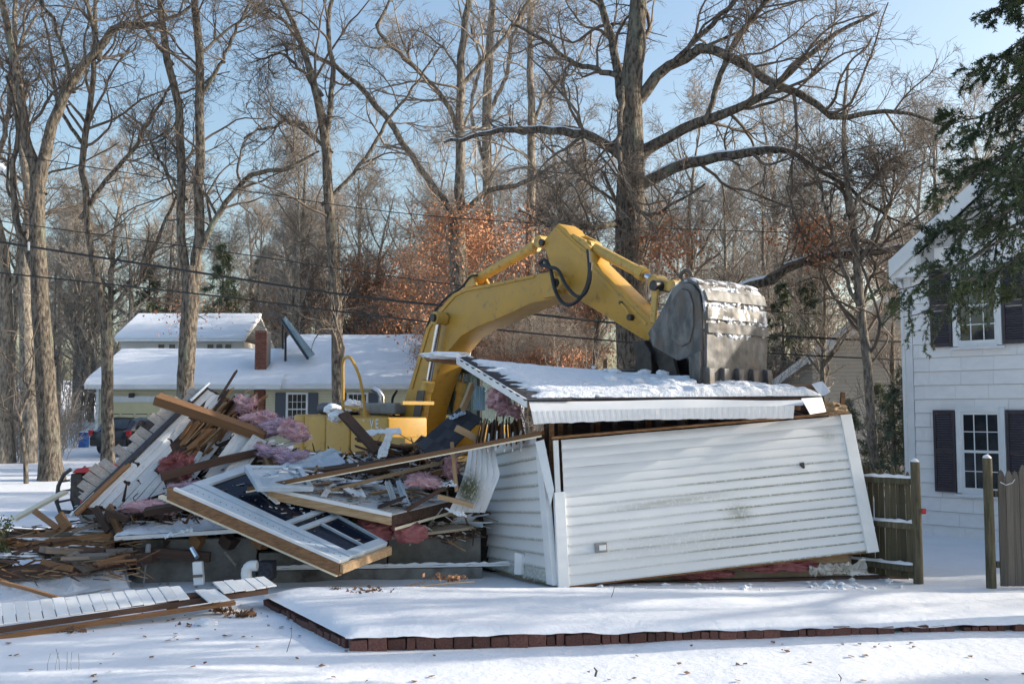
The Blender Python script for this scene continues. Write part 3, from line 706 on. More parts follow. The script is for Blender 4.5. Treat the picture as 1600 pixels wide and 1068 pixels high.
plate([(905, 366), (925, 376), (934, 388), (926, 404), (905, 390)], -.18, -.13, 0).build('bracket', M['yellow_worn'], stick); plate([(905, 366), (925, 376), (934, 388), (926, 404), (905, 390)], .13, .18, 0).build('bracket', M['yellow_worn'], stick)
for s in (-1, 1):
    v = s * .46
    (u0, z0), (u1, z1) = EP(648, 720, -.46), EP(687, 497, -.46)
    A, B = EW(u0, v, z0), EW(u1, v, z1); C = A + (B - A) * .56; d = (B - A).normalized()
    c_ = MB().tube([A, C], .115, 16).build('boom_cylinder', M['yellow_worn'], ex, smooth=True)
    MB().tube([C - d * .2, C + d * .02], .145, 16).build('gland', M['yellow_worn'], c_, smooth=True)
    MB().tube([C, B], .065, 14).build('rod', M['chrome'], c_, smooth=True)
    MB().tube([B - el_ * .14, B + el_ * .14], .14, 16).build('eye', M['yellow_worn'], c_, smooth=True)
    MB().tube([B - el_ * .2, B + el_ * .2], .085, 14).build('pin_cap', M['steel_dark'], c_, smooth=True)
    if s < 0:
        E1 = A + (B - A) * .28; E2 = A + (B - A) * .50; side = ef * .15
        MB().prism([E1 - side - el_ * .16, E1 + side - el_ * .16, E2 + side - el_ * .16, E2 - side - el_ * .16], el_ * .03).build('guard_pad', M['black'], c_, bevel=.01)
# ---- linkage
def bar(a, b, v, w, t, name, m, par):
    (ua, za), (ub, zb) = EP(*a, v), EP(*b, v); A, B = EW(ua, v, za), EW(ub, v, zb); d = (B - A).normalized(); n_ = d.cross(el_).normalized()
    return MB().prism([A - n_ * w - d * w * .6, B - n_ * w * .8 + d * w * .6, B + n_ * w * .8 + d * w * .6, A + n_ * w - d * w * .6], el_ * t).build(name, m, par, bevel=.015)
for v in (-.30, .26):
    bar((1023, 446), (1019, 500), v, .07, .05, 'rocker_link', M['yellow_worn'], ex)
u, z = EP(1023, 446, -.3); MB().tube([EW(u, -.34, z), EW(u, .34, z)], .09, 14).build('link_pin', M['steel_dark'], ex, smooth=True)
bar((1024, 442), (1062, 452), -.16, .09, .32, 'bucket_link', M['yellow_worn'], ex)
u, z = EP(1055, 447, -.2); MB().tube([EW(u, -.3, z), EW(u, .3, z)], .1, 14).build('link_pin', M['yellow_worn'], ex, smooth=True)
# ---- bucket
BV = .78; bv = -BV
sidep = [(1064, 440), (1080, 443), (1091, 457), (1096, 492), (1097, 533), (1096, 600), (1080, 600), (1080, 556), (1058, 563), (1020, 541), (1012, 520), (1029, 493), (1043, 466), (1052, 449)]
bk = plate(sidep, bv, bv + .05).build('bucket', M['steel'], ex, bevel=.01)
MB().prism([EW(u, BV - .05, z) for u, z in [EP(x, y, bv) for x, y in sidep]], el_ * .05).build('side_plate', M['steel'], bk, bevel=.01)
plate([(1056, 462), (1066, 450), (1078, 455), (1084, 475), (1085, 510), (1078, 535), (1066, 542), (1050, 530), (1044, 505), (1046, 480)], bv - .035, bv - .001, bv).build('wear_plate', M['steel'], bk, bevel=.015)
plate([(1079, 557), (1096, 548), (1097, 602), (1081, 602)], bv - .05, bv - .001, bv).build('side_cutter', M['steel'], bk, bevel=.01)
# back shell: smooth curve with horizontal wear bands
prof = [EP(x, y, bv) for x, y in [(1040, 470), (1050, 452), (1064, 441), (1080, 443), (1091, 456), (1095, 475), (1096.5, 495), (1097, 515), (1097, 533), (1096.5, 560), (1096, 612)]]
pl, _ = smooth_line([(u, 0, z) for u, z in prof], [1] * len(prof), 80)
def shell(off0, off1, i0, i1, v0, v1, nseg=1, jit=0):
    """strip of the shell between profile stations, pushed out by off"""
    mb = MB(); L = pl[i0:i1 + 1]; k = len(L); vs = []; fs = []
    t = np.gradient(L, axis=0); nrm = np.stack([t[:, 2], np.zeros(k), -t[:, 0]], 1); nrm = unit(nrm)
    if nrm[:, 0].mean() < 0: nrm = -nrm
    for j in range(nseg + 1):
        v = v0 + (v1 - v0) * j / nseg
        for side in (off1, off0):
            for i in range(k):
                o = side + (jit * (fbm(v * 6, L[i][2] * 6, 1, 3)) if side == off1 else 0)
                vs.append(EW(L[i][0] + nrm[i][0] * o, v, L[i][2] + nrm[i][2] * o))
    w = 2 * k
    for j in range(nseg):
        for i in range(k - 1):
            a = j * w + i; fs.append((a, a + 1, a + w + 1, a + w)); b = a + k; fs.append((b, b + w, b + w + 1, b + 1))
        fs.append((j * w, j * w + w, j * w + w + k, j * w + k)); fs.append((j * w + k - 1, j * w + 2 * k - 1, (j + 1) * w + 2 * k - 1, (j + 1) * w + k - 1))
    fs += [tuple(list(range(k)) + list(range(2 * k - 1, k - 1, -1)))]; b = nseg * w; fs += [tuple([b + i for i in range(k)] + [b + i for i in range(2 * k - 1, k - 1, -1)])]
    mb.add(vs, fs); return mb
shell(0, .04, 0, 50, bv + .051, BV - .051, 24).build('back_shell', M['steel_frost'], bk, smooth=True)
shell(0, .055, 50, 79, bv + .051, BV - .051, 24, .012).build('lip_plate', M['steel'], bk, smooth=True)
for (i0, i1, of) in ((16, 24, .03), (28, 33, .045), (36, 42, .04), (44, 49, .05)):  # wear bands; their number and contrast also stand in for shadow bands
    shell(.041, .041 + of, i0, i1, bv + .06, BV - .06, 40, .02).build('wear_band', M['steel_frost' if i0 in (16, 36) else 'steel'], bk, bevel=0, smooth=True)
# snow and mud packed between the bands
for (i0, i1) in ((20, 29), (33, 37), (42, 45), (49, 51)):
    vs = []; mb = MB()
    L = pl[i0:i1 + 1]
    for k in range(55):
        p = L[random.randrange(len(L))]; v = random.uniform(bv + .08, BV - .08)
        if fbm(v * 3, p[2] * 5, 1.2) < -.02: continue
        c = EW(p[0] + .052, v, p[2]); s_ = random.uniform(.015, .06)
        mb.add([c + Vector((math.cos(a) * s_ * random.uniform(.7, 1.3), math.sin(a) * s_ * .8, 0)) + Vector((0, 0, random.uniform(-.02, .02))) for a in (0, 1.6, 3.1, 4.7)] + [c + Vector((0, 0, s_ * 1.2)), c - Vector((0, 0, s_))],
               [(0, 1, 4), (1, 2, 4), (2, 3, 4), (3, 0, 4), (1, 0, 5), (2, 1, 5), (3, 2, 5), (0, 3, 5)])
    mb.build('packed_snow', M['snow_dirty'], bk, smooth=True)['kind'] = 'stuff'
for k in range(5):
    v = bv + .08 + (2 * BV - .16) * k / 4; (u, z0), (u1, z1) = EP(1096.5, 570, bv), EP(1096, 640, bv)
    t_ = MB().prism([EW(u - .03, v - .06, z0), EW(u + .13, v - .06, z0 - .05), EW(u + .14, v - .06, z0 - .35), EW(u + .02, v - .06, z0 - .62), EW(u - .05, v - .06, z0 - .35)], el_ * .12).build('tooth', M['steel'], bk, bevel=.012)
u, z = EP(1060, 437, 0)
MB().tube([EW(u + .08 + .12 * math.cos(a), .1, z + .04 + .12 * math.sin(a)) for a in np.linspace(0, math.pi, 8)], .035, 8).build('lifting_eye', M['steel'], bk, smooth=True)
# link ears and thumb-side pivot under the stick
plate([(1012, 520), (1030, 535), (1052, 560), (1060, 590), (1040, 600), (1022, 560)], -.2, -.14, -.2).build('bucket_ear', M['steel_dark'], bk, bevel=.01)
plate([(1012, 520), (1030, 535), (1052, 560), (1060, 590), (1040, 600), (1022, 560)], .14, .2, -.2).build('bucket_ear', M['steel_dark'], bk, bevel=.01)
plate([(1000, 535), (1018, 532), (1030, 552), (1032, 600), (1000, 600), (1006, 560)], -.3, .3, -.1).build('thumb', M['steel_dark'], ex, bevel=.02)
# ---- hoses
def hose(pts, r_, v):
    l, _ = smooth_line([tuple(EW(*[EP(x, y, v)[0], v, EP(x, y, v)[1]])) for x, y in pts], [1] * len(pts), 40)
    mb = MB(); mb.tube([Vector(q) for q in l], r_, 8); return mb.build('hydraulic_hose', M['rubber'], ex, smooth=True)
hose([(843, 412), (851, 406), (860, 420), (868, 455), (882, 475), (900, 472), (915, 452), (921, 425), (919, 390)], .036, -.5)
hose([(846, 414), (858, 417), (872, 422), (884, 445), (900, 462), (912, 460), (921, 440), (923, 410)], .034, -.55)
hose([(745, 430), (735, 432), (722, 448), (700, 463), (680, 485), (668, 508), (660, 545), (652, 575)], .028, -.2)
hose([(620, 610), (613, 625), (616, 655), (620, 690)], .03, -.5)
# ---- upper structure (machine frame: u forward from the swing centre at UC)
UC = -8.25
def EBX(u0, u1, v0, v1, z0, z1, name, m, par, bevel=.03, **k):
    return MB().prism([EW(UC + u0, v0, EB + z0), EW(UC + u1, v0, EB + z0), EW(UC + u1, v1, EB + z0), EW(UC + u0, v1, EB + z0)], (0, 0, z1 - z0)).build(name, m, par, bevel=bevel, **k)
up = EBX(-2.4, 2.1, -1.5, 1.5, 1.12, 1.32, 'turntable_deck', M['yellow_worn'], ex)
# counterweight with rounded back corners
arc = [(-2.4, -1.56)] + [(-2.55 - .95 * math.sin(a) , -1.0 - .58 * math.cos(a)) for a in np.linspace(.1, math.pi / 2, 7)] + [(-2.55 - .95 * math.sin(a), 1.0 + .58 * math.cos(a)) for a in np.linspace(math.pi / 2, .1, 7)] + [(-2.4, 1.56)]
cwt = MB().prism([EW(UC + u, v, EB + 1.0) for u, v in arc], (0, 0, 1.22)).build('counterweight', M['yellow'], ex, bevel=.07, smooth=True, seg=3)
EBX(-2.38, -1.3, -1.55, 1.55, 1.34, 2.2, 'side_door', M['yellow'], ex, bevel=.05, smooth=True, seg=3)
EBX(-1.28, -.15, -1.55, -.55, 1.34, 2.2, 'side_door', M['yellow'], ex, bevel=.05, smooth=True, seg=3)
tb = EBX(-.1, 1.5, -1.55, -.55, 1.34, 2.16, 'fuel_tank', M['yellow'], ex, bevel=.05, smooth=True, seg=3)
EBX(1.52, 2.1, -1.5, -.6, 1.34, 1.75, 'tool_box', M['yellow'], ex, bevel=.04, smooth=True)
EBX(-3.0, -1.5, -.95, .95, 2.22, 2.5, 'engine_hood', M['hood_blue'], ex, bevel=.12, smooth=True, seg=3)
EBX(-1.49, .2, -.6, 1.0, 2.22, 2.48, 'engine_cover', M['engine_grey'], ex, bevel=.04)
EBX(-1.28, -.15, -.54, 1.5, 1.34, 2.2, 'machinery_housing', M['yellow'], ex, bevel=.04)
ep = EW(UC - 1.9, .3, EB + 2.45)
MB().tube([ep, ep + Vector((0, 0, .22)), ep + Vector((-.08, 0, .34)), ep + Vector((-.22, 0, .42))], .085, 14).build('exhaust_stack', M['chrome'], ex, smooth=True)
MB().tube([EW(UC - .6, -.9, EB + 2.2), EW(UC - .6, -.9, EB + 2.32)], .11, 14).build('filler_cap', M['yellow_worn'], ex, smooth=True)
# handrail: a bent loop on the right side
rp = [(536, 640), (536, 600), (536, 567), (539, 559), (546, 558), (552, 566), (562, 590), (569, 632), (573, 680)]
vr = -1.5
l, _ = smooth_line([tuple(EW(EP(x, y, vr)[0], vr, EP(x, y, vr)[1])) for x, y in rp], [1] * len(rp), 40)
MB().tube([Vector(q) for q in l], .035, 8).build('handrail', M['yellow'], ex, smooth=True)
MB().tube([EW(EP(536, 634, vr)[0], vr, EP(536, 634, vr)[1]), EW(EP(556, 639, vr)[0], vr + .1, EP(556, 639, vr)[1])], .033, 8).build('handrail', M['yellow'], ex, smooth=True)
# cab
cabu0, cabu1, cv0, cv1 = .2, 2.05, .42, 1.5
EBX(cabu0, cabu1, cv0, cv1, 1.33, 2.0, 'cab_base', M['yellow'], ex, bevel=.03)
cr = EBX(cabu0 - .05, cabu1 + .05, cv0 - .04, cv1 + .04, 3.12, 3.3, 'cab_roof', M['black'], ex, bevel=.07, smooth=True, seg=3)
EBX(cabu0, cabu1, cv0, cv1, 3.303, 3.37, 'cab_snow', M['snow'], cr, bevel=.03)
for (a, b) in ((cabu0 + .05, cv0 + .05), (cabu1 - .05, cv0 + .05), (cabu1 - .05, cv1 - .05), (cabu0 + .05, cv1 - .05), (1.0, cv0 + .05)):
    MB().tube([EW(UC + a, b, EB + 1.98), EW(UC + a, b, EB + 3.14)], .05, 8).build('cab_pillar', M['steel_dark'], ex)
gl = bpy.data.materials.new('cab_glass'); gl.use_nodes = True; nb_ = gl.node_tree.nodes['Principled BSDF']
nb_.inputs['Transmission Weight'].default_value = .85; nb_.inputs['Base Color'].default_value = (.55, .68, .68, 1); nb_.inputs['Roughness'].default_value = .05; nb_.inputs['IOR'].default_value = 1.05
M['cab_glass'] = gl
EBX(cabu0 + .1, cabu1 - .1, cv0 + .01, cv0 + .03, 2.0, 3.12, 'cab_window', gl, ex, bevel=0)
EBX(cabu0 + .1, cabu1 - .1, cv1 - .03, cv1 - .01, 2.0, 3.12, 'cab_window', gl, ex, bevel=0)
EBX(cabu1 - .03, cabu1 - .01, cv0 + .1, cv1 - .1, 1.9, 3.12, 'windshield', gl, ex, bevel=0)
st = EBX(.5, 1.0, .7, 1.2, 2.0, 2.25, 'seat', M['black'], ex, bevel=.06); EBX(.45, .6, .7, 1.2, 2.25, 2.85, 'seat_back', M['black'], st, bevel=.06)
ml = EW(UC + cabu1, cv1 + .1, EB + 2.9)
MB().tube([EW(UC + cabu1, cv1, EB + 3.1), EW(UC + cabu1 + .25, cv1 + .25, EB + 3.12), EW(UC + cabu1 + .35, cv1 + .3, EB + 2.9)], .022, 6).build('mirror_arm', M['black'], ex, smooth=True)
EBX(cabu1 + .32, cabu1 + .38, cv1 + .2, cv1 + .4, 2.6, 2.92, 'mirror', M['black'], ex, bevel=.02)
# right-hand mirror bracket beside the boom
EBX(1.6, 1.68, -1.3, -.5, 2.42, 2.5, 'mirror_bracket', M['yellow_worn'], ex, bevel=.01)
# undercarriage
for s in (-1, 1):
    v0 = s * 1.3 - .3
    pts = [(-2.0, .45), (-1.85, .12), (-1.5, .0), (1.5, .0), (1.85, .12), (2.0, .45), (1.85, .8), (1.5, .92), (-1.5, .92), (-1.85, .8)]
    tk = MB().prism([EW(UC + u, v0, EB - .15 + z) for u, z in pts], el_ * .6).build('track', M['steel_dark'], ex, bevel=.03)
    per = []
    for i in range(len(pts)):
        a, b = Vector((pts[i][0], 0, pts[i][1])), Vector((pts[(i + 1) % len(pts)][0], 0, pts[(i + 1) % len(pts)][1])); n_ = max(1, int((b - a).length / .2))
        per += [(a + (b - a) * (k + .5) / n_, (b - a).normalized()) for k in range(n_)]
    for c, d in per:
        n_ = Vector((d.z, 0, -d.x)); n_ = n_ if n_.dot(c - Vector((0, 0, .46))) > 0 else -n_
        q = [c - d * .08, c + d * .08, c + d * .06 + n_ * .04, c - d * .06 + n_ * .04]
        MB().prism([EW(UC + p.x, v0 - .02, EB - .15 + p.z) for p in q], el_ * .64).build('track_shoe', M['steel_dark'], tk)
EBX(-.9, .9, -1.0, 1.0, .5, 1.1, 'car_body', M['steel_dark'], ex)
# worn white lettering left on the side door
fc = bpy.data.curves.new('lettering', 'FONT'); fc.body = '\u02d8 VE.'; fc.size = .28; fc.extrude = .002; fc.space_character = 1.5; fc.materials.append(M['white_trim'])
fo = bpy.data.objects.new('lettering', fc); COL.objects.link(fo)
fme = bpy.data.meshes.new_from_object(fo.evaluated_get(bpy.context.evaluated_depsgraph_get())); bpy.data.objects.remove(fo); bpy.data.curves.remove(fc)
fo = link('lettering', fme, M['white_trim'], ex); fo['kind'] = 'stuff'
uu, zz = EP(566, 668, -1.56)
fo.matrix_local = Matrix.Translation(EW(uu, -1.556, zz) - ex.location) @ Matrix((ef, Vector((0, 0, 1)), -el_)).transposed().to_4x4()
# snow lying on the counterweight and deck
def blob(c, rx, ry, rz, sub=3, amp=.25, freq=2.0, seed=0, flat=None):
    bm = bmesh.new(); bmesh.ops.create_icosphere(bm, subdivisions=sub, radius=1)
    sv = Vector((seed * 3.1, seed * 1.7, seed * 2.3))
    for v in bm.verts:
        n_ = mnoise.fractal(v.co * freq + sv, .9, 2.1, 4); v.co *= 1 + amp * n_
        if flat is not None and v.co.z < flat: v.co.z = flat
    vs = [Vector((v.co.x * rx, v.co.y * ry, v.co.z * rz)) + Vector(c) for v in bm.verts]; fs = [tuple(w.index for w in f.verts) for f in bm.faces]; bm.free()
    mb = MB(); mb.add(vs, fs); return mb
for k, (x, y, v) in enumerate(((521, 640, -1.3), (528, 650, -1.57), (551, 633, -1.1))):
    u, z = EP(x, y, v); blob(EW(u, v, z), .22, .2, .13, 3, .4, 2.5, k).build('snow_patch', M['snow'], ex, smooth=True)

# ================================================================== FALLEN WING
def bil(c, s, t):
    """corners TL, TR, BR, BL ; s left-right, t top-bottom"""
    return (c[0] * (1 - s) + c[1] * s) * (1 - t) + (c[3] * (1 - s) + c[2] * s) * t
def clap_wall(corners, rows, root, wavy, dirtf, s0=0.0, s1=1.0, nseg=48, name='clapboard', back=True, proud=.011, big=1.0):
    c = [Vector(p) for p in corners]; nrm = (c[1] - c[0]).cross(c[3] - c[0]).normalized()
    if nrm.y > 0: nrm = -nrm
    if back:
        MB().slab([bil(c, s0, 0), bil(c, s1, 0), bil(c, s1, 1), bil(c, s0, 1)], .1).build('sheathing', M['lumber_dark'], root) if False else \
        MB().prism([p - nrm * .045 for p in (bil(c, s0, 0), bil(c, s1, 0), bil(c, s1, .995), bil(c, s0, .995))], -nrm * .09).build('sheathing', M['lumber_dark'], root)
    for r_ in range(rows):
        t0, t1 = r_ / rows, (r_ + 1) / rows; vs = []; dirt = []; K = 5
        for i in range(nseg + 1):
            s = s0 + (s1 - s0) * i / nseg
            for k in range(K):
                f = k / (K - 1); t = t0 + (t1 - t0) * f
                w = wavy(s, t)
                out = .003 + proud * f + big * .018 * fbm(s * 2.2 + 5, t * 1.6, 1.0, 2) + w * math.sin(math.pi * f) * .012 + .004 * fbm(s * 9 + r_ * 3.3, f, 1.0, 2) + w * .012 * fbm(s * 4, t * 7, 1.5, 2)
                sag = .004 * fbm(s * 5, r_ * 2.1, 1.0, 2)
                p = bil(c, s, t) + nrm * out + Vector((0, 0, sag)); vs.append(p); dirt.append(dirtf(s, t, f))
            p = bil(c, s, t1) + nrm * .001; vs.append(p); dirt.append(dirtf(s, t1, 1) * .8)
        w = K + 1; fs = []
        for i in range(nseg):
            for k in range(K):
                a = i * w + k; fs.append((a, a + 1, a + w + 1, a + w))
        mb = MB(); mb.add(vs, fs); o = mb.build(name, M['siding'], root)
        o.data.polygons.foreach_set('use_smooth', [True] * len(o.data.polygons)); o.data.set_sharp_from_angle(angle=R(35))
        at = o.data.attributes.new('dirt', 'FLOAT', 'POINT'); at.data.foreach_set('value', dirt)
    return nrm
WTL, WTR, WBR, WBL = P(862, 688, 14.6), P(1328, 648, 15.35), P(1371, 859, 15.1), P(872, 917, 14.36)
wc = [WTL, WTR, WBR, WBL]
fw = thing('fallen_wall', (WBL + WBR) / 2, 'long white clapboard wall tipped sideways, stained green along its lower boards', 'wall')
def wavy(s, t): return max(0, 1 - t * 1.7) * 1.6
def dirtf(s, t, f):
    d = 0
    if f > .9:
        lo = min(1, max(0, (t - .22) / .2))
        d = lo * (.34 + 1.6 * max(0, min(1, (s - .38) / .3))) * (.7 + .9 * max(0, fbm(s * 3, t * 9, 2)))
    # grey scuff in the middle and a green bloom
    d += .55 * math.exp(-((s - .36) / .16) ** 2 - ((t - .50 + .06 * (s - .4)) / .022) ** 2)
    d += .62 * math.exp(-((s - .575) / .035) ** 2 - ((t - .63) / .06) ** 2)
    d += .22 * math.exp(-((s - .4) / .25) ** 2 - ((t - .8) / .10) ** 2)
    d += .4 * math.exp(-((s - .91) / .03) ** 2 - ((t - .14) / .05) ** 2)
    return min(1, d)
wn_ = clap_wall(wc, 15, fw, wavy, dirtf, .03, .965)
def board_on(c, s0, s1, t0, t1, nrm, out, th, name, m, root, bevel=.004):
    return MB().prism([bil(c, s0, t0) + nrm * out, bil(c, s1, t0) + nrm * out, bil(c, s1, t1) + nrm * out, bil(c, s0, t1) + nrm * out], -nrm * th).build(name, m, root, bevel=bevel)
board_on(wc, 0, .032, .36, 1.005, wn_, .045, .12, 'corner_board', M['white_trim'], fw)
board_on(wc, .004, .02, 0, .36, wn_, .03, .05, 'corner_board', M['white_trim'], fw)
board_on(wc, .962, 1.0, -.005, 1.01, wn_, .05, .13, 'corner_board', M['white_trim'], fw)
# top plate, studs behind the top edge
MB().prism([WTL + Vector((0, .0, .02)), WTR + Vector((0, .0, .02)), WTR + Vector((0, .12, .025)), WTL + Vector((0, .12, .025))], (0, 0, .035)).build('top_plate', M['lumber'], fw)
for k in range(9):
    s = .04 + k * .115; p = bil(wc, s, 0); q = bil(wc, s, .97); MB().prism([p - wn_ * .1, p - wn_ * .1 + Vector((.045, 0, 0)), q - wn_ * .1 + Vector((.045, 0, 0)), q - wn_ * .1], -wn_ * .09).build('stud', M['lumber_dark'], fw)
board_on(wc, .03, .968, .995, 1.012, wn_, .0, .1, 'sill_strip', M['lumber'], fw, bevel=0)
# outlet box and a punched hole with a ragged rim
ob = board_on(wc, .115, .152, .735, .80, wn_, .06, .06, 'outlet_box', M['engine_grey'], fw, bevel=.008)
board_on(wc, .126, .147, .75, .785, wn_, .075, .014, 'outlet_cover', M['white_trim'], ob, bevel=.005)
hc = bil(wc, .803, .335) + wn_ * .035
MB().prism([hc + Vector((-.035, 0, .03)), hc + Vector((.025, 0, .04)), hc + Vector((.04, 0, -.045)), hc + Vector((.015, 0, -.055)), hc + Vector((-.03, 0, -.01))], -wn_ * .03).build('hole', M['black'], fw)
# ---- side wall in the shade
SR_t, SR_b = P(846, 672, 14.75), P(868, 914, 14.40); SL_t, SL_b = P(752, 700, 16.3), P(750, 884, 16.25)
sc4 = [SL_t, SR_t, SR_b, SL_b]
sw_ = thing('gable_end_wall', (SR_b + SL_b) / 2, 'short white clapboard end wall in shade, left of the tipped wall', 'wall')
sn = clap_wall(sc4, 11, sw_, lambda s, t: .3, lambda s, t, f: (.75 if f > .9 else .05) + (.45 if t > .93 else 0), 0, .93, 20, proud=.034)  # lower edge of each board drawn darker, darkest at the foot
board_on(sc4, .92, 1.0, .12, 1.0, sn, .04, .1, 'corner_board', M['white_trim'], sw_)
ds = bil(sc4, .62, .9) + sn * .06
MB().prism([ds + Vector((-.05, 0, -.16)), ds + Vector((.06, -.02, -.16)), ds + Vector((.07, -.02, .14)), ds + Vector((-.04, 0, .17))], sn * .06).build('downspout_end', M['white_trim'], sw_, bevel=.012)
# torn corner trim that springs away between the two walls
MB().prism([P(836, 690, 14.7), P(850, 686, 14.68), P(866, 765, 14.5), P(860, 790, 14.45), P(852, 760, 14.5)], (0, .03, 0)).top('torn_trim', M['white_trim'], 'torn white trim strip hanging at the corner of the tipped wall', 'trim')
# ---- the roof, still in one piece, with snow
RF = [P(824, 630, 14.15), P(1262, 611, 14.95), P(1292, 618, 15.1), P(1215, 606, 15.75), P(1100, 600, 16.1), P(1000, 592, 16.5), P(880, 590, 16.8), P(800, 578, 17.2), P(722, 560, 17.6)]
fr_ = thing('fallen_roof', (RF[0] + RF[4]) / 2 - Vector((0, 0, .3)), 'collapsed shingled roof slab under melting snow, above the tipped wall', 'roof')
FL, FR_, BR_, BL_ = P(824, 625, 14.15), P(1288, 620, 15.0), P(1215, 609, 15.45), P(716, 559, 16.7)
rc = [BL_, BR_, FR_, FL]
MB().slab([FL, FR_, BR_, BL_], .05).build('roof_deck', M['lumber_dark'], fr_)
rn = (FR_ - FL).cross(BL_ - FL).normalized(); rn = rn if rn.z > 0 else -rn
# shingle courses: individual tabs near the left rake, where the snow has melted
tabm = bpy.data.meshes.new('shingle'); tabm.from_pydata([(-.5, -.5, 0), (.5, -.5, 0), (.5, .5, 0), (-.5, .5, 0), (-.5, -.5, 1), (.5, -.5, 1), (.5, .5, .2), (-.5, .5, .2)], [], [(0, 3, 2, 1), (4, 5, 6, 7), (0, 1, 5, 4), (2, 3, 7, 6), (0, 4, 7, 3), (1, 2, 6, 5)]); tabm.materials.append(M['shingle_dark'])
fx = (FR_ - FL).normalized(); fy = rn.cross(fx).normalized()
rotm = Matrix((fx, fy, rn)).transposed().to_4x4()
for r_ in range(22):
    t = 1 - (r_ + .5) / 22
    for k in range(6 if r_ < 20 else 10):
        s = .008 + k * .024 + (.012 if r_ % 2 else 0); p = bil(rc, s, t) + rn * .006
        o = bpy.data.objects.new('shingle', tabm); COL.objects.link(o); o.parent = fr_
        o.matrix_local = Matrix.Translation(p - fr_.location) @ rotm @ Matrix.Rotation(random.uniform(-.04, .04), 4, 'Z') @ Matrix.Diagonal((.15, .24, .014, 1))
MB().slab([bil(rc, .12, 1) + rn * .016, FR_ + rn * .016, BR_ + rn * .016, bil(rc, .12, 0) + rn * .016], .012).build('shingle_field', M['shingle_dark'], fr_)
# snow: thin on the left with ragged melted streaks, deep and lumpy to the right
vs = []; fs = []; NU, NV = 150, 50
for j in range(NV + 1):
    t = j / NV
    for i in range(NU + 1):
        s = i / NU; p = bil(rc, .02 + .975 * s, .01 + .97 * t)
        lump = max(0, min(1, (s - .32) / .25)); d = .035 + .11 * lump * (.6 + .6 * max(-.5, fbm(s * 11, t * 5, 1.4, 4))) * math.sin(math.pi * min(1, max(0, .25 + .75 * (1 - t)))) ** .5
        edge = min(s * 14, (1 - s) * 18, t * 14, (1 - t) * 16, 1)
        melt = fbm(s * 3.2, t * 22, 1.3, 3) - (.35 - 10.5 * s if s < .09 else -.6) - .35 * max(0, t - .8) * 5 * (1 - lump)
        h = d * max(0, edge) ** .6
        if melt < -.1: h = -.03
        elif melt < .1: h *= (melt + .1) / .2
        h += .012 * fbm(s * 30, t * 14, 1.0, 2)
        vs.append(p + rn * (.014 + h))
for j in range(NV):
    for i in range(NU):
        a = j * (NU + 1) + i; fs.append((a, a + 1, a + NU + 2, a + NU + 1))
MB().add(vs, fs).build('roof_snow', M['snow_lumpy'], fr_, smooth=True)
for k in range(34):
    s = random.uniform(.38, .93); t = random.uniform(.03, .7); p = bil(rc, s, t) + rn * .085; r_ = .02 + .1 * random.random() ** 2.5
    blob(p, r_ * 1.5, r_, r_ * .8, 2, .35, 1.6, k).build('snow_lump', M['snow_lumpy'], fr_, smooth=True)
# white rake board on the left slope and rafters beneath it
MB().prism([FL + rn * .02, BL_ + rn * .02, BL_ - Vector((0, 0, .1)), FL - Vector((0, 0, .1))], (-.035, 0, 0)).build('rake_board', M['white_trim'], fr_, bevel=.004)
for k in range(9):
    s = .03 + k * .11; MB().prism([bil(rc, s, 1) - rn * .06, bil(rc, s + .01, 1) - rn * .06, bil(rc, s + .01, 1) - rn * .2, bil(rc, s, 1) - rn * .2], bil(rc, s, .1) - bil(rc, s, 1)).build('rafter', M['lumber'], fr_)
# ---- long white fascia and ribbed soffit hanging along the eave
fa = thing('eave_fascia', FL - Vector((0, 0, .3)), 'long bent white metal fascia hanging under the snowy roof edge', 'fascia')
N_ = 60; top = []; mid = []; low = []
for i in range(N_ + 1):
    s = i / N_
    tp = P(826 + (1262 - 826) * s, 627 - 4 * s + 2 * math.sin(s * 9) * s, 14.12 + .78 * s)
    md = P(830 + (1254 - 830) * s, 642 - 9 * s, 13.98 + .80 * s)
    ht = (16 if s < .85 else 16 - 40 * (s - .85)) + 2.5 * math.sin(s * 60) * .3
    lw = P(834 + (1252 - 834) * s, 662 - 12 * s - (3 * s * math.sin(s * 5)), 14.03 + .82 * s)
    top.append(tp); mid.append(md); low.append(lw)
vs = top + mid; n1 = N_ + 1
MB().add(vs, [(i, i + 1, n1 + i + 1, n1 + i) for i in range(N_)]).build('fascia', M['fascia'], fa, smooth=True)
# ribs
rv = []; rf = []; seg = 0
M_ = 420
for i in range(M_ + 1):
    s = i / M_ * .97; f = s * N_; k = min(int(f), N_ - 1); w = f - k
    a = mid[k] * (1 - w) + mid[k + 1] * w; b = low[k] * (1 - w) + low[k + 1] * w
    d = (.005 if (i % 9) < 5 else 0.0) * (1 + 1.5 * max(0, fbm(s * 9, 4, 1, 2)))
    j = .02 * fbm(s * 40, 2, 1, 2) * s
    rv += [a + Vector((0, -d - .002, 0)), a * .5 + b * .5 + Vector((0, -d - .01 - j, 0)), b + Vector((0, -d + j, .012 * fbm(s * 25, 7, 1, 2)))]
for i in range(M_):
    for q in (0, 1): a = i * 3 + q; rf.append((a, a + 3, a + 4, a + 1))
MB().add(rv, rf).build('ribbed_soffit', M['fascia'], fa)
a, b, c, d = P(1252, 622, 14.75), P(1284, 620, 14.9), P(1291, 643, 14.85), P(1266, 647, 14.7)
ls = thing('soffit_offcut', d, 'loose ribbed white panel at the right end of the fascia', 'panel')
for k in range(4):
    f0, f1 = k / 4 + .012, (k + 1) / 4 - .012; q = [a.lerp(b, f0), a.lerp(b, f1), d.lerp(c, f1), d.lerp(c, f0)]
    MB().prism(q, (0, .02, 0)).build('rib_panel', M['fascia'], ls, bevel=.005)
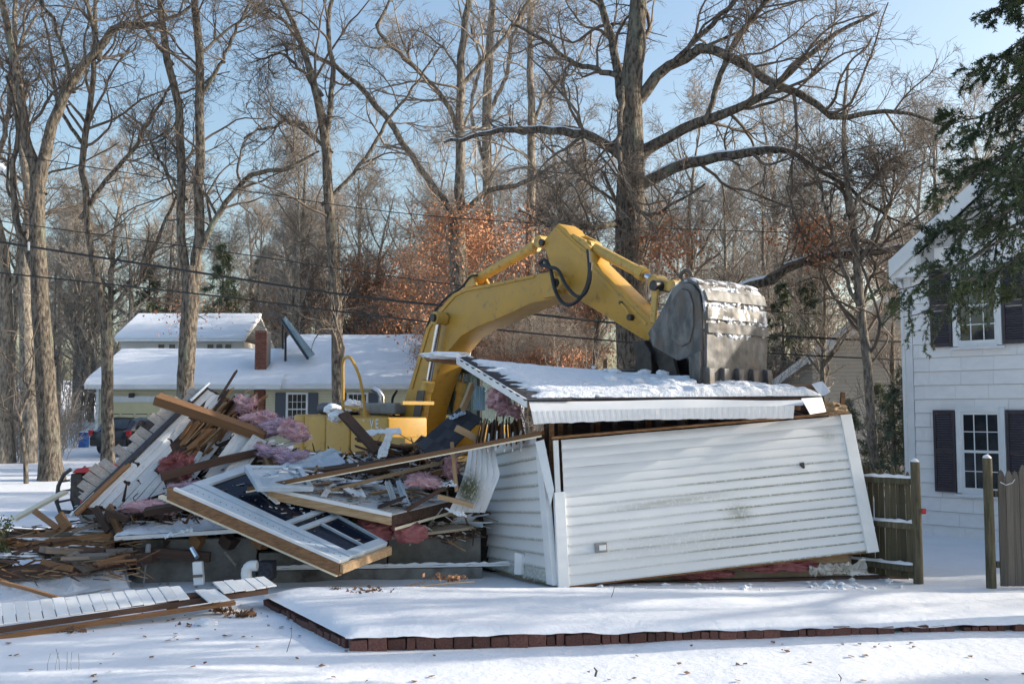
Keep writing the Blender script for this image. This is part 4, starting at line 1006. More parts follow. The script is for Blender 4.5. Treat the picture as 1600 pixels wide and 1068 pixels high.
MB().prism([a, b, c, d], (0, .012, 0)).build('backing', M['white_trim'], ls); ls.children[-1].location += Vector((0, .021, 0))
# inside of the wing: dark ceiling joists and end stud so the gap is not empty
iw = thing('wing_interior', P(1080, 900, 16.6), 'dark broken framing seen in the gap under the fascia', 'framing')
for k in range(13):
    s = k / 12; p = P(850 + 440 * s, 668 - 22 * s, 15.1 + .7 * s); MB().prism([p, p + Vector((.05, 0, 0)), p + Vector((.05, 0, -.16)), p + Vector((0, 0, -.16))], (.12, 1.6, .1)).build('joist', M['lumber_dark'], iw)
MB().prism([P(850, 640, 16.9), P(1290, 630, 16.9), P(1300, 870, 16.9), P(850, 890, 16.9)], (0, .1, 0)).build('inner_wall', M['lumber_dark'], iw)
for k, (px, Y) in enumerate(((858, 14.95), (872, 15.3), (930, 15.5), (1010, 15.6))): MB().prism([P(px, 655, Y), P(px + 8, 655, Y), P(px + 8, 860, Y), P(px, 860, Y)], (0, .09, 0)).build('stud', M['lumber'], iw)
# ---- underside debris of the raised wall corner
MB().prism([P(900, 922, 14.9), P(1330, 905, 15.5), P(1330, 868, 15.5), P(1000, 896, 15.05)], (0, .25, 0)).top('floor_panel', M['tan'], 'broken tan floor panel showing under the raised wall corner', 'panel')
MB().prism([P(1240, 884, 15.05), P(1325, 876, 15.2), P(1325, 866, 15.2), P(1240, 874, 15.05)], (0, .12, 0)).top('sheathing_offcut', M['lumber_pale'], 'pale plywood strip under the right end of the tipped wall', 'board')
blob(P(1210, 882, 15.1), .62, .15, .09, 4, .5, 3, 3).top('insulation_batt', M['pink_dark'], 'rose insulation squeezed under the tipped wall', 'insulation', smooth=True)
blob(P(1090, 895, 14.98), .55, .12, .07, 4, .5, 3, 5).top('insulation_batt', M['pink_dark'], 'brownish insulation strip low under the middle of the tipped wall', 'insulation', smooth=True)
MB().prism([P(890, 924, 14.6), P(1420, 908, 15.3), P(1420, 898, 15.3), P(890, 912, 14.6)], (0, .12, 0)).top('sill_beam', M['lumber_dark'], 'dark sill beam lying along the foot of the tipped wall', 'beam')  # dark strip closing the foot of the wall
pm = bpy.data.materials.new('clear_plastic'); pm.use_nodes = True; b_ = pm.node_tree.nodes['Principled BSDF']
b_.inputs['Base Color'].default_value = (.75, .72, .66, 1); b_.inputs['Roughness'].default_value = .25; b_.inputs['Alpha'].default_value = .55
vs = []; fs = []
for j in range(9):
    for i in range(25):
        s, t = i / 24, j / 8; p = P(1262 + 88 * s, 896 - 14 * t - 8 * s * t, 15.0 - .05 * s) + Vector((0, .1 * fbm(s * 6, t * 4, 1.5) - .1, .07 * fbm(s * 7, t * 3 + 9, 1.4)))
        vs.append(p)
for j in range(8):
    for i in range(24): a = j * 25 + i; fs.append((a, a + 1, a + 26, a + 25))
MB().add(vs, fs).top('plastic_sheet', pm, 'crumpled clear plastic sheet at the right foot of the tipped wall', 'plastic sheet', smooth=True)
# ---- broken roof corner standing up behind the right end
MB().prism([P(1196, 610, 16.0), P(1282, 598, 16.0), P(1290, 606, 15.9), P(1255, 612, 15.7), P(1200, 618, 15.8)], (0, .5, .03)).top('roof_corner', M['lumber'], 'broken brown roof corner sticking up behind the right end of the roof', 'roof piece')
MB().prism([P(1268, 600, 15.8), P(1284, 596, 15.9), P(1297, 612, 15.6), P(1284, 620, 15.5)], (.02, .04, .01)).top('white_flashing', M['white_trim'], 'bent white flashing on the broken roof corner', 'flashing')
blob(P(1298, 638, 15.3), .22, .15, .10, 3, .7, 3, 8).top('straw_insulation', M['lumber_pale'], 'tan shredded insulation on top of the right wall corner', 'insulation')
MB().prism([P(1315, 612, 15.4), P(1321, 613, 15.4), P(1320, 640, 15.4), P(1313, 640, 15.4)], (0, .06, 0)).top('stud_stub', M['lumber'], 'short brown stud stub at the top right of the tipped wall', 'stud')
MB().prism([P(920, 590, 16.9), P(950, 580, 16.9), P(1010, 578, 16.9), P(1060, 588, 16.9), P(1050, 600, 16.9), P(930, 600, 16.9)], (0, .4, .05)).top('black_tarp', M['black'], 'dark membrane bulging behind the snowy roof under the bucket', 'membrane', bevel=.03)
MB().prism([P(942, 590, 16.9), P(949, 590, 16.9), P(948, 560, 16.9), P(943, 562, 16.9)], (0, .05, 0)).top('stud_stub', M['lumber'], 'thin rusty stud standing up behind the snowy roof', 'stud')

# ================================================================== FOUNDATION AND RUBBLE
fd_ = thing('foundation', (-3, 15.2, 0), 'low grey concrete foundation wall under the debris pile', 'foundation')
F0, F1 = P(212, 900, 15.0), P(752, 900, 15.6); F0.z = F1.z = 0
fdir = (F1 - F0).normalized(); fnrm = Vector((fdir.y, -fdir.x, 0))
def FW(t, z, o=0): return F0 + fdir * t + Vector((0, 0, z)) + fnrm * o
FLEN = (F1 - F0).length
def fseg(t0, t1, z0, z1, o=0, name='concrete_wall', m=M['concrete'], th=.25): return MB().prism([FW(t0, z0, o), FW(t1, z0, o), FW(t1, z1, o), FW(t0, z1, o)], -fnrm * th).build(name, m, fd_, bevel=.015)
fseg(0, 1.75, -.3, .62); fseg(1.78, 3.7, -.3, .40); fseg(3.72, FLEN, -.3, .66, -.1)
fseg(1.9, FLEN, -.3, .16, .22, 'footing')
# snowy flashing strip with spiky drips
fl_ = fseg(1.95, FLEN + .55, .17, .20, .235, 'flashing', M['white_trim'], .08)
sv = [FW(1.95 + (FLEN - 1.4) * k / 50, .215 + random.uniform(-.004, .012), .22) for k in range(51)]
MB().tube(sv, [.02 + random.uniform(-.008, .012) for _ in sv], 6).build('flashing_snow', M['snow'], fl_, smooth=True)
pl_ = blob(FW(2.6, .55, .03), .35, .05, .17, 3, .3, 2, 3).build('plaster_patch', M['tan'], fd_, smooth=True)
# heap under everything
cps = []
for (px, py, Y) in ((140, 812, 15.8), (215, 790, 16.2), (330, 660, 18.0), (300, 720, 17.2), (390, 690, 17.6), (430, 720, 17.2), (480, 735, 17), (560, 735, 17), (640, 735, 17), (700, 735, 16.6), (300, 820, 15.4), (420, 815, 15.5), (550, 815, 15.7), (690, 812, 15.9), (420, 700, 18.6), (560, 705, 18.6), (660, 695, 18.2), (250, 740, 18)):
    p = P(px, py, Y); cps.append((p.x, p.y, p.z - .16))
for (x, y, z) in ((-8, 15, .1), (-8, 18, .1), (-7.4, 19.5, .1), (-5, 20, .3), (-2, 20, .5), (0, 19, .8), (-6, 14.6, .2), (-3, 15.05, .5), (-1, 15.4, .5), (-.3, 16.5, .9)): cps.append((x, y, z))
cps = np.array(cps)
def heap(x, y):
    d = np.hypot(cps[:, 0] - x, cps[:, 1] - y) + .12; w = d ** -3.0
    return float((w * cps[:, 2]).sum() / w.sum())
vs = []; fs = []; HX, HY = 110, 60
for j in range(HY + 1):
    for i in range(HX + 1):
        x = -7.6 + 7.5 * i / HX; y = 15.25 + .10 * (x + 7.6) + 4.6 * j / HY
        e = min(i / 26, (HX - i) / 6, (HY - j) / 6, 1)
        z = heap(x, y) * e + .10 * fbm(x * 3, y * 3, 1.2, 4) - (.0 if j else .5); vs.append((x, y, z))
for j in range(HY):
    for i in range(HX): a = j * (HX + 1) + i; fs.append((a, a + 1, a + HX + 2, a + HX + 1))
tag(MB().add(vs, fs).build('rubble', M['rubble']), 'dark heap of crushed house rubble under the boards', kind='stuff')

# ------------------------------------------------------------------ planks with splintered ends
def plank_mesh(seed, jag):
    r_ = random.Random(seed); xs = [-.5, 0, .5]; ys = [-.5, -.15, .2, .5]; bow = r_.uniform(-.02, .02)
    vs = []
    e0 = [r_.uniform(0, jag) for _ in ys]; e1 = [r_.uniform(0, jag) for _ in ys]
    for z in (-.5, .5):
        for k, x in enumerate(xs):
            for q, y in enumerate(ys): vs.append((x + (e0[q] if k == 0 else 0) - (e1[q] if k == 2 else 0), y + r_.uniform(-.02, .02), z + (bow * 10 if k == 1 else 0)))
    f = []; n = 12
    for k in range(2):
        for q in range(3): a = k * 4 + q; f += [(a, a + 1, a + 5, a + 4), (n + a, n + a + 4, n + a + 5, n + a + 1)]
        for q in (0, 3): a = k * 4 + q; f.append((a, a + 4, n + a + 4, n + a))
    for q in range(3): f += [(q, n + q, n + q + 1, q + 1), (8 + q, 9 + q, n + 9 + q, n + 8 + q)]
    mb = MB(); mb.add(vs, f); return mb
PLK = {}
def plank_data(m, jag, i):
    key = (m, jag, i)
    if key not in PLK:
        mb = plank_mesh(hash((jag, i)) & 0xffff if False else int(jag * 1000) + i * 17, jag); me = bpy.data.meshes.new('plank'); me.from_pydata(mb.v, [], mb.f)
        bm = bmesh.new(); bm.from_mesh(me); bmesh.ops.recalc_face_normals(bm, faces=bm.faces); bm.to_mesh(me); bm.free()
        me.materials.append(M[m]); PLK[key] = me
    return PLK[key]
def plank(name, a, b, w, t, m, label=None, cat=None, group=None, roll=0.0, jag=.02, parent=None):
    a, b = Vector(a), Vector(b); d = b - a; L = d.length; x = d.normalized(); up = Vector((0, 0, 1)) if abs(x.z) < .95 else Vector((0, 1, 0))
    y = up.cross(x).normalized(); z = x.cross(y)
    o = bpy.data.objects.new(name, plank_data(m, jag, random.randrange(5))); COL.objects.link(o)
    mt_ = Matrix.Translation((a + b) / 2) @ Matrix((x, y, z)).transposed().to_4x4() @ Matrix.Rotation(roll, 4, 'X') @ Matrix.Diagonal((L, w, t, 1))
    if parent is not None: o.parent = parent; mt_ = Matrix.Translation(-wloc(parent)) @ mt_
    o.matrix_basis = mt_
    return tag(o, label, cat, group)
def pk(a, b, w, t, m, label, name='timber', cat='timber', **k): return plank(name, P(*a), P(*b), w, t, m, label, cat, **k)

# ------------------------------------------------------------------ slanting wall section at the left
A_, B_, C_, D_ = P(120, 800, 15.6), P(325, 604, 17.2), P(392, 640, 17.5), P(258, 806, 15.9)
ws = thing('torn_wall_section', (A_ + D_) / 2, 'torn wall section leaning up to the left, white boards broken open to brown wood', 'wall section')
sx = (B_ - A_).normalized(); sn_ = (B_ - A_).cross(D_ - A_).normalized(); sn_ = sn_ if sn_.y < 0 else -sn_
def SP(s, t, o=0): return (A_ * (1 - s) + B_ * s) * (1 - t) + (D_ * (1 - s) + C_ * s) * t + sn_ * o
MB().prism([SP(.0, .02, -.03), SP(1, .02, -.03), SP(1, .98, -.03), SP(0, .98, -.03)], -sn_ * .04).build('backing', M['lumber_dark'], ws)
random.seed(21)
nrow = 8
for r_ in range(nrow):
    t0, t1 = .05 + .93 * r_ / nrow, .05 + .93 * (r_ + 1) / nrow; s = random.uniform(.02, .06)
    while s < .97:
        ln = random.uniform(.16, .42); e = min(s + ln, .985)
        torn = (.42 < (s + e) / 2 < .78 and r_ >= 3 and random.random() < .75) or random.random() < .10 or ((s + e) / 2 > .82 and r_ > 2)
        m = 'lumber' if torn else 'painted'; a, b = SP(s, (t0 + t1) / 2, -.005 if torn else .006), SP(e, (t0 + t1) / 2, (.0 if not torn else random.uniform(-.01, .09)))
        w = (SP(.5, t1) - SP(.5, t0)).length - .006
        y = sn_.cross((b - a).normalized()).normalized(); o = bpy.data.objects.new('board', plank_data(m, .06 if not torn else .18, random.randrange(5))); COL.objects.link(o); o.parent = ws
        o.matrix_local = Matrix.Translation((a + b) / 2 - ws.location) @ Matrix(((b - a).normalized(), y, sn_)).transposed().to_4x4() @ Matrix.Diagonal(((b - a).length + .02, w, .022, 1))
        s = e + random.uniform(.002, .012)
# shattered splinters around the tear
for k in range(46):
    s, t = random.uniform(.45, .98), random.uniform(.35, 1.02); a = SP(s, t, random.uniform(.02, .08)); b = a + sx * random.uniform(.2, .7) + sn_ * random.uniform(-.02, .22) + Vector((random.uniform(-.1, .15), 0, random.uniform(-.2, .1)))
    plank('splinter', a, b, random.uniform(.03, .1), .02, random.choice(['lumber', 'lumber', 'lumber_dark', 'lumber_pale']), roll=random.uniform(-1, 1), jag=.18, parent=ws)
# dark edge board and the grey shingles jutting past it
plank('edge_board', SP(-.02, -.01, .02), SP(1.0, -.01, .02), .08, .05, 'shingle_dark', parent=ws, roll=.6)
plank('edge_board', SP(-.03, .035, .04), SP(.36, .035, .04), .07, .05, 'lumber', parent=ws, roll=.6)
plank('edge_trim', SP(-.03, -.03, .02), SP(.14, -.03, .02), .05, .03, 'white_trim', parent=ws); plank('edge_trim', SP(.86, -.02, .05), SP(1.02, -.02, .05), .06, .03, 'white_trim', parent=ws)
outv = (A_ - D_).normalized()
for k in range(17):
    s = .10 + k * .052; ex_ = random.uniform(.16, .34) if k % 5 else .1; p = SP(s, -.03, -.03); w = .052 * (B_ - A_).length - .008
    dirv = (outv * .9 + Vector((0, .25, .35))).normalized(); q = p + dirv * ex_
    y = dirv.cross(sx).normalized(); o = bpy.data.objects.new('shingle', plank_data('shingle_grey', .02, random.randrange(5))); COL.objects.link(o); o.parent = ws
    xx = sx; yy = dirv - xx * dirv.dot(xx); yy.normalize(); z_ = xx.cross(yy)
    ml_ = Matrix.Translation((p + q) / 2 - ws.location) @ Matrix((xx, yy, z_)).transposed().to_4x4() @ Matrix.Rotation(random.uniform(-.12, .12), 4, 'X') @ Matrix.Rotation(random.uniform(-.05, .05), 4, 'Z') @ Matrix.Diagonal((w, ex_ + .1, .016, 1)); o.matrix_local = ml_
    if k % 3 != 1:
        o2 = o.copy(); COL.objects.link(o2); o2.matrix_local = Matrix.Translation(dirv * -.11 - y * .022 * (1 if y.y < 0 else -1)) @ ml_ @ Matrix.Diagonal((.96, .7, 1, 1))
# ------------------------------------------------------------------ named big pieces
pk((243, 622, 16.4), (416, 682, 16.6), .17, .16, 'lumber', 'heavy brown beam lying across the top of the leaning wall section', roll=.5, name='beam', cat='beam')
pk((330, 752, 16.1), (382, 678, 16.6), .26, .03, 'painted', 'left one of two white planks leaning together below the beam', roll=1.0, name='white_plank', cat='plank')
pk((354, 752, 16.05), (408, 682, 16.55), .26, .03, 'painted', 'right one of two white planks leaning together below the beam', roll=1.0, name='white_plank', cat='plank')
pk((404, 690, 16.5), (432, 745, 16.2), .1, .06, 'lumber_pale', 'short tan stud standing right of the white planks', name='stud', cat='stud')
pk((412, 708, 16.4), (487, 682, 16.9), .09, .06, 'painted', 'pale painted stud poking towards the yellow counterweight')
pk((535, 645, 16.3), (590, 706, 16.0), .16, .07, 'lumber_dark', 'dark square timber leaning against the yellow side doors', roll=.6)
pk((250, 745, 15.5), (430, 700, 16.6), .12, .12, 'lumber_dark', 'long dark timber running up behind the big window frame')
pk((395, 752, 15.5), (640, 720, 16.4), .20, .14, 'lumber_dark', 'wide dark reddish timber across the middle of the pile', roll=.2)
pk((386, 764, 14.7), (852, 675, 14.72), .12, .06, 'lumber', 'very long thin rafter stretching across the pile to the end wall', name='rafter', cat='rafter')
pk((384, 768, 14.66), (850, 680, 14.68), .035, .03, 'ivory', 'pale edge strip along the very long rafter', name='edge_strip', cat='strip')
pk((500, 770, 14.9), (690, 722, 15.5), .08, .05, 'lumber_pale', 'pale lath lying under the long rafter', name='lath', cat='lath')
pk((224, 800, 14.9), (420, 770, 15.3), .14, .10, 'lumber_dark', 'dark beam lying on the snow left of the window frame', roll=.3, name='beam', cat='beam')
pk((706, 690, 14.95), (714, 768, 14.9), .16, .05, 'lumber_pale', 'upright tan stud in front of the curled siding', roll=1.57, name='stud', cat='stud')
pk((712, 668, 15.2), (752, 690, 15.3), .14, .1, 'lumber_pale', 'small tan block beside the dark shingles', name='block', cat='block')
pk((620, 806, 14.9), (706, 754, 14.9), .12, .06, 'lumber_dark', 'brown board slanting down over the pale-edged floor section')
pk((684, 775, 14.8), (740, 790, 14.8), .1, .07, 'lumber_pale', 'tan stub with a white end right of the pink insulation')
pk((170, 790, 15.3), (188, 835, 15.0), .12, .05, 'lumber', 'brown prop leaning under the torn wall section', roll=1.3)
pk((148, 792, 15.2), (170, 830, 15.0), .10, .05, 'lumber_dark', 'dark splintered prop beside the brown one', roll=1.3)
pk((166, 800, 15.0), (200, 812, 15.0), .14, .09, 'lumber_dark', 'short charred block below the torn wall section', name='block', cat='block')
pk((54, 798, 15.6), (92, 826, 15.2), .09, .05, 'lumber', 'pointed brown stake lying on the snow at the far left', roll=.9)
pk((92, 803, 15.2), (106, 826, 15.1), .14, .06, 'lumber', 'stubby brown board end standing in the snow at the far left', roll=1.3)
pk((20, 812, 16.8), (102, 768, 18.0), .14, .05, 'ivory', 'cream board leaning towards the grey trunk at the left', name='white_plank', cat='plank')
# low beams along the left
pk((-40, 900, 14.0), (250, 868, 14.8), .20, .16, 'lumber_dark', 'long split log-like beam low at the far left', name='beam', cat='beam', jag=.08)
pk((20, 862, 14.9), (180, 843, 15.1), .10, .24, 'lumber', 'thick torn rim joist under the snow at the left', name='joist', cat='joist', jag=.05)
pk((-20, 855, 15.0), (90, 838, 15.2), .12, .20, 'lumber', 'orange brown joist end at the far left below the bush', name='joist', cat='joist')
pk((0, 838, 15.3), (190, 830, 15.3), .4, .05, 'lumber_grey', 'flat weathered boards under thin snow at the left', name='board', cat='board')
pk((180, 862, 14.8), (330, 870, 14.95), .14, .14, 'lumber_dark', 'dark joist in the shadow above the concrete', name='joist', cat='joist')
pk((110, 868, 14.4), (142, 888, 14.3), .16, .12, 'lumber_grey', 'grey brick-shaped block lying on the low beam', name='block', cat='block', roll=.4)
pk((0, 908, 13.2), (92, 934, 12.9), .05, .04, 'lumber', 'thin brown stick lying on the snowy panel at the left', name='stick', cat='stick')
# floor edge row of joist ends
for k, px in enumerate((200, 250, 300, 350, 400)):
    pk((px, 838, 15.2), (px + 18, 852, 15.1), .2, .16, random.choice(['lumber', 'lumber_dark']), 'broken joist end in the dark gap above the foundation', name='joist_end', cat='joist', group='joist ends above the foundation', jag=.15)
# white snowy sheet with an edge strip
sh = [P(178, 838, 14.8), P(372, 826, 15.0), P(360, 808, 15.7), P(205, 812, 15.7)]
sn2 = thing('snow_covered_sheet', sh[0], 'flat white edged panel carrying thin snow below the pink insulation', 'panel')
MB().slab(sh, .06).build('panel', M['white_trim'], sn2)
vs = []; fs = []
for j in range(11):
    for i in range(41):
        s, t = i / 40, j / 10; p = sh[0].lerp(sh[1], s).lerp(sh[3].lerp(sh[2], s), t); e = min(s * 10, (1 - s) * 10, t * 5 + .3, (1 - t) * 4, 1); vs.append(p + Vector((0, 0, .006 + .05 * e * (.6 + .8 * fbm(s * 9, t * 4, 1.2)))))
for j in range(10):
    for i in range(40): a = j * 41 + i; fs.append((a, a + 1, a + 42, a + 41))
MB().add(vs, fs).build('panel_snow', M['snow_lumpy'], sn2, smooth=True)
# ------------------------------------------------------------------ big window unit
W0, W1, W2, W3 = P(275, 768, 14.35), P(392, 728, 15.5), P(607, 851, 14.5), P(530, 880, 13.75)   # left, far, right, near
wu = thing('window_unit', W3, 'large blue white window unit with dark glass lying tilted on the pile', 'window')
wx = (W2 - W1); wy = (W0 - W1); wn2 = wx.cross(wy).normalized(); wn2 = wn2 if wn2.z > 0 else -wn2
def WP(a, b, o=0):   # a along far->right, b across far->left edge
    return (W1 * (1 - a) + W2 * a) * (1 - b) + (W0 * (1 - a) + W3 * a) * b + wn2 * o
def wbar(a0, a1, b0, b1, o, th, name, m, par=None, bevel=.006): return MB().prism([WP(a0, b0, o), WP(a1, b0, o), WP(a1, b1, o), WP(a0, b1, o)], -wn2 * th).build(name, m, par or wu, bevel=bevel)
wbar(0, 1, .03, .055, .06, .09, 'frame', M['frame_blue']); wbar(.0, 1, .70, .80, .06, .06, 'frame', M['frame_blue'])
wbar(.0, 1.0, .80, .97, .045, .06, 'casing', M['frame_blue']); wbar(-.02, 1.0, .97, 1.0, .05, .05, 'nailing_fin', M['white_trim'])
wbar(0, .055, .055, .70, .06, .09, 'frame', M['frame_blue']); wbar(.945, 1, .055, .70, .06, .09, 'frame', M['frame_blue'])
wbar(.56, .59, .055, .70, .055, .06, 'mullion', M['frame_blue']); wbar(.64, .67, .055, .70, .055, .06, 'mullion', M['frame_blue'])
wbar(.67, .945, .36, .385, .055, .05, 'mullion', M['frame_blue'])
for (a0, a1, b0, b1) in ((.055, .56, .055, .70), (.59, .64, .055, .70), (.67, .945, .055, .36), (.67, .945, .385, .70)): wbar(a0, a1, b0, b1, .012, .01, 'pane', M['glass_blue'], bevel=0)
dn = Vector((0, 0, -1))
MB().prism([WP(-.06, 1.0, .0), WP(1.0, 1.0, .0), WP(1.0, 1.0, .0) + dn * .17, WP(-.06, 1.0, .0) + dn * .17], -(W0 - W1).normalized() * .06).build('sill_timber', M['lumber'], wu, bevel=.006)
MB().prism([WP(-.1, 1.005, -.175), WP(1.0, 1.005, -.175), WP(1.0, 1.005, -.215), WP(-.1, 1.005, -.215)], -(W0 - W1).normalized() * .07).build('sill_lath', M['ivory'], wu)
MB().prism([WP(1.005, 1.0, .0), WP(1.005, .0, -.0), WP(1.005, .0, 0) + dn * .11, WP(1.005, 1.0, 0) + dn * .11], (W2 - W1).normalized() * .05).build('end_timber', M['lumber_pale'], wu, bevel=.006)
for k in range(26):
    a = .04 + k * .037; MB().prism([WP(a, .888, .0455), WP(a + .008, .888, .0455), WP(a + .009, .893, .0455), WP(a + .001, .893, .0455)], wn2 * .004).build('screw', M['steel_dark'], wu)
# broken bits on the glass
for k in range(26):
    c = WP(random.gauss(.42, .08), random.gauss(.34, .12), .022); s_ = random.uniform(.02, .07); a = random.uniform(0, 6.28)
    MB().prism([c, c + wx.normalized() * s_ * math.cos(a) + wy.normalized() * s_ * math.sin(a), c + wx.normalized() * s_ * 1.3 * math.cos(a + .8) + wy.normalized() * s_ * math.sin(a + .8)], wn2 * .006).build('glass_shard', M['frame_blue'], wu)
plank('white_strip', WP(.24, .33, .04), WP(.40, .42, .04), .07, .03, 'white_trim', 'white wood strip lying on the dark window glass', 'strip')
# second, smaller frame lying flat behind it
V0, V1, V2, V3 = P(381, 730, 14.9), P(470, 730, 15.3), P(490, 764, 14.7), P(402, 764, 14.3)
sf = thing('storm_window', V3, 'small white storm window with shattered glass lying beside the big unit', 'window')
def frame_bars(c, w, th, root, m):
    c = [Vector(p) for p in c]; n_ = (c[1] - c[0]).cross(c[3] - c[0]).normalized(); n_ = n_ if n_.z > 0 else -n_
    for (s0, s1, t0, t1) in ((0, 1, 0, w), (0, 1, 1 - w, 1), (0, w, w, 1 - w), (1 - w, 1, w, 1 - w)):
        MB().prism([bil(c, s0, t0) + n_ * .04, bil(c, s1, t0) + n_ * .04, bil(c, s1, t1) + n_ * .04, bil(c, s0, t1) + n_ * .04], -n_ * th).build('frame', m, root, bevel=.006)
    MB().prism([bil(c, w, w), bil(c, 1 - w, w), bil(c, 1 - w, 1 - w), bil(c, w, 1 - w)], -n_ * .006).build('pane', M['frame_blue'], root)
frame_bars([V0, V1, V2, V3], .1, .08, sf, M['frame_blue'])
for k in range(24):
    c = bil([V0, V1, V2, V3], random.uniform(.15, .85), random.uniform(.15, .85)) + Vector((0, 0, random.uniform(.02, .06))); d = Vector((random.uniform(-1, 1), random.uniform(-1, 1), random.uniform(-.1, .3))) * .16
    MB().prism([c, c + d, c + d * .6 + Vector((.04, .05, .02))], (0, 0, .006)).build('glass_shard', M[random.choice(['frame_blue', 'solar', 'white_trim'])], sf)
# broken floor section with a pale timber edge
E0, E1, E2, E3 = P(418, 762, 14.75), P(470, 735, 15.8), P(716, 778, 15.9), P(612, 803, 14.55)
fs_ = thing('floor_section', E3, 'broken floor section edged with pale timber in the middle of the pile', 'floor section')
MB().slab([E3, E2, E1, E0], .04).build('deck', M['drywall'], fs_)
MB().prism([E0, E3, E3 + dn * .16, E0 + dn * .16], (0, .05, 0)).build('rim_timber', M['lumber_pale'], fs_, bevel=.006)
MB().prism([E0 + Vector((0, -.03, .02)), E3 + Vector((0, -.03, .02)), E3 + Vector((0, -.03, -.035)), E0 + Vector((0, -.03, -.035))], (0, .1, 0)).build('edge_trim', M['white_trim'], fs_)
MB().prism([E3 + Vector((.01, 0, -.02)), E2 + Vector((0, 0, -.02)), E2 + dn * .17, E3 + dn * .17 + Vector((.01, 0, 0))], (0, .05, 0)).build('rim_timber', M['lumber_dark'], fs_)
MB().prism([E3 + Vector((.05, -.02, -.19)), E2 + Vector((0, -.02, -.17)), E2 + Vector((0, -.02, -.21)), E3 + Vector((.05, -.02, -.23))], (0, .05, 0)).build('lath', M['ivory'], fs_)
# boards under it
MB().prism([P(612, 838, 15.0), P(744, 822, 15.4), P(744, 808, 15.9), P(660, 816, 15.8)], (0, 0, -.04)).top('hardboard', M['tan'], 'flat tan hardboard sheet above the dark foundation', 'sheet')
blob(P(582, 828, 15.1), .33, .2, .16, 4, .3, 2.2, 2).top('insulation_roll', M['pink_dark'], 'rose insulation roll under the broken floor section, the left one', 'insulation', smooth=True)
blob(P(642, 832, 14.95), .26, .16, .15, 4, .28, 2.2, 4).top('insulation_roll', M['pink_dark'], 'rose insulation roll under the broken floor section, the right one', 'insulation', smooth=True)
# ------------------------------------------------------------------ pink insulation
def batt(px, py, Y, rx, ry, rz, m, label, seed, amp=.45, fr=2.2):
    """torn glass wool: a folded slab with ragged edges and loose fibres"""
    r0 = random.Random(seed); bm = bmesh.new(); bmesh.ops.create_icosphere(bm, subdivisions=5, radius=1); sv = Vector((seed * 3.1, seed * 1.7, seed * 2.3))
    rx *= .72; rz *= .58; ax = r0.uniform(-.5, .5); c = P(px, py, Y); vs = []
    for v in bm.verts:
        q = v.co.copy(); k = max(abs(q.x), abs(q.y), abs(q.z)); q = q * (.55 + .45 / k)                    # towards a box
        f = mnoise.fractal(q * 1.1 + sv, 1.0, 2.0, 2) * .5 + mnoise.noise(Vector((q.x * 1.2, q.y * 4, q.z * 5)) + sv) * .09 + mnoise.fractal(q * 6 + sv, .8, 2.0, 3) * .05
        q = q * (1 + f); q.z += .35 * q.x * ax + .25 * math.sin(q.x * 2.4 + seed)
        vs.append(c + Vector((q.x * rx, q.y * ry, q.z * rz)))
    fs = [tuple(w.index for w in f.verts) for f in bm.faces]; bm.free()
    mb = MB(); mb.add(vs, fs)
    for k in range(1500):
        p = vs[r0.randrange(len(vs))]; d = (p - c).normalized() * r0.uniform(.015, .065) + Vector((r0.gauss(0, .02), r0.gauss(0, .02), r0.gauss(0, .02))); w = Vector((r0.gauss(0, .003), r0.gauss(0, .003), r0.gauss(0, .003)))
        mb.add([p - w, p + w, p + d], [(0, 1, 2)])
    return mb.top('insulation_batt', M[m], label, 'insulation', smooth=True)
batt(408, 655, 17.0, .34, .25, .20, 'pink', 'pink insulation tuft at the top of the pile beside the beam', 1)
batt(432, 668, 16.8, .36, .25, .20, 'pink_purple', 'lilac insulation bundle right of the pink tuft', 2, .3)
batt(458, 672, 16.7, .30, .25, .26, 'pink', 'pink insulation lump next to the yellow counterweight', 3)
batt(425, 706, 16.4, .34, .2, .16, 'pink_purple', 'flat lilac insulation sheet below the pink lumps', 4, .2)
batt(455, 714, 16.2, .30, .2, .14, 'pink_purple', 'pale lilac insulation slab leaning right of the tan stud', 5, .2)
batt(384, 632, 17.2, .22, .2, .22, 'pink', 'highest pink insulation wad beside the beam', 11)
batt(270, 724, 16.3, .26, .16, .22, 'pink_dark', 'rose insulation bursting through the torn wall section', 6)
batt(292, 732, 16.0, .12, .1, .26, 'pink_dark', 'thin rose insulation strip at the edge of the torn wall section', 12)
batt(300, 760, 15.7, .40, .18, .10, 'pink_purple', 'lilac insulation strip below the white planks', 7, .2)
batt(232, 792, 15.35, .42, .2, .15, 'pink', 'pink insulation lying at the foot of the torn wall section', 8)
batt(662, 752, 15.0, .33, .2, .15, 'pink', 'pink insulation clump in the middle right of the pile', 9)
batt(704, 730, 15.3, .10, .1, .22, 'pink', 'narrow pink insulation beside the upright tan stud', 10)
batt(778, 620, 15.8, .20, .2, .26, 'pink', 'pink insulation hanging under the broken roof edge', 13)
batt(792, 640, 15.5, .22, .15, .14, 'pink', 'rounded pink insulation wad under the roof rake', 14)
batt(600, 826, 15.4, .7, .2, .1, 'pink_dark', 'dark rose insulation deep under the floor section', 15)
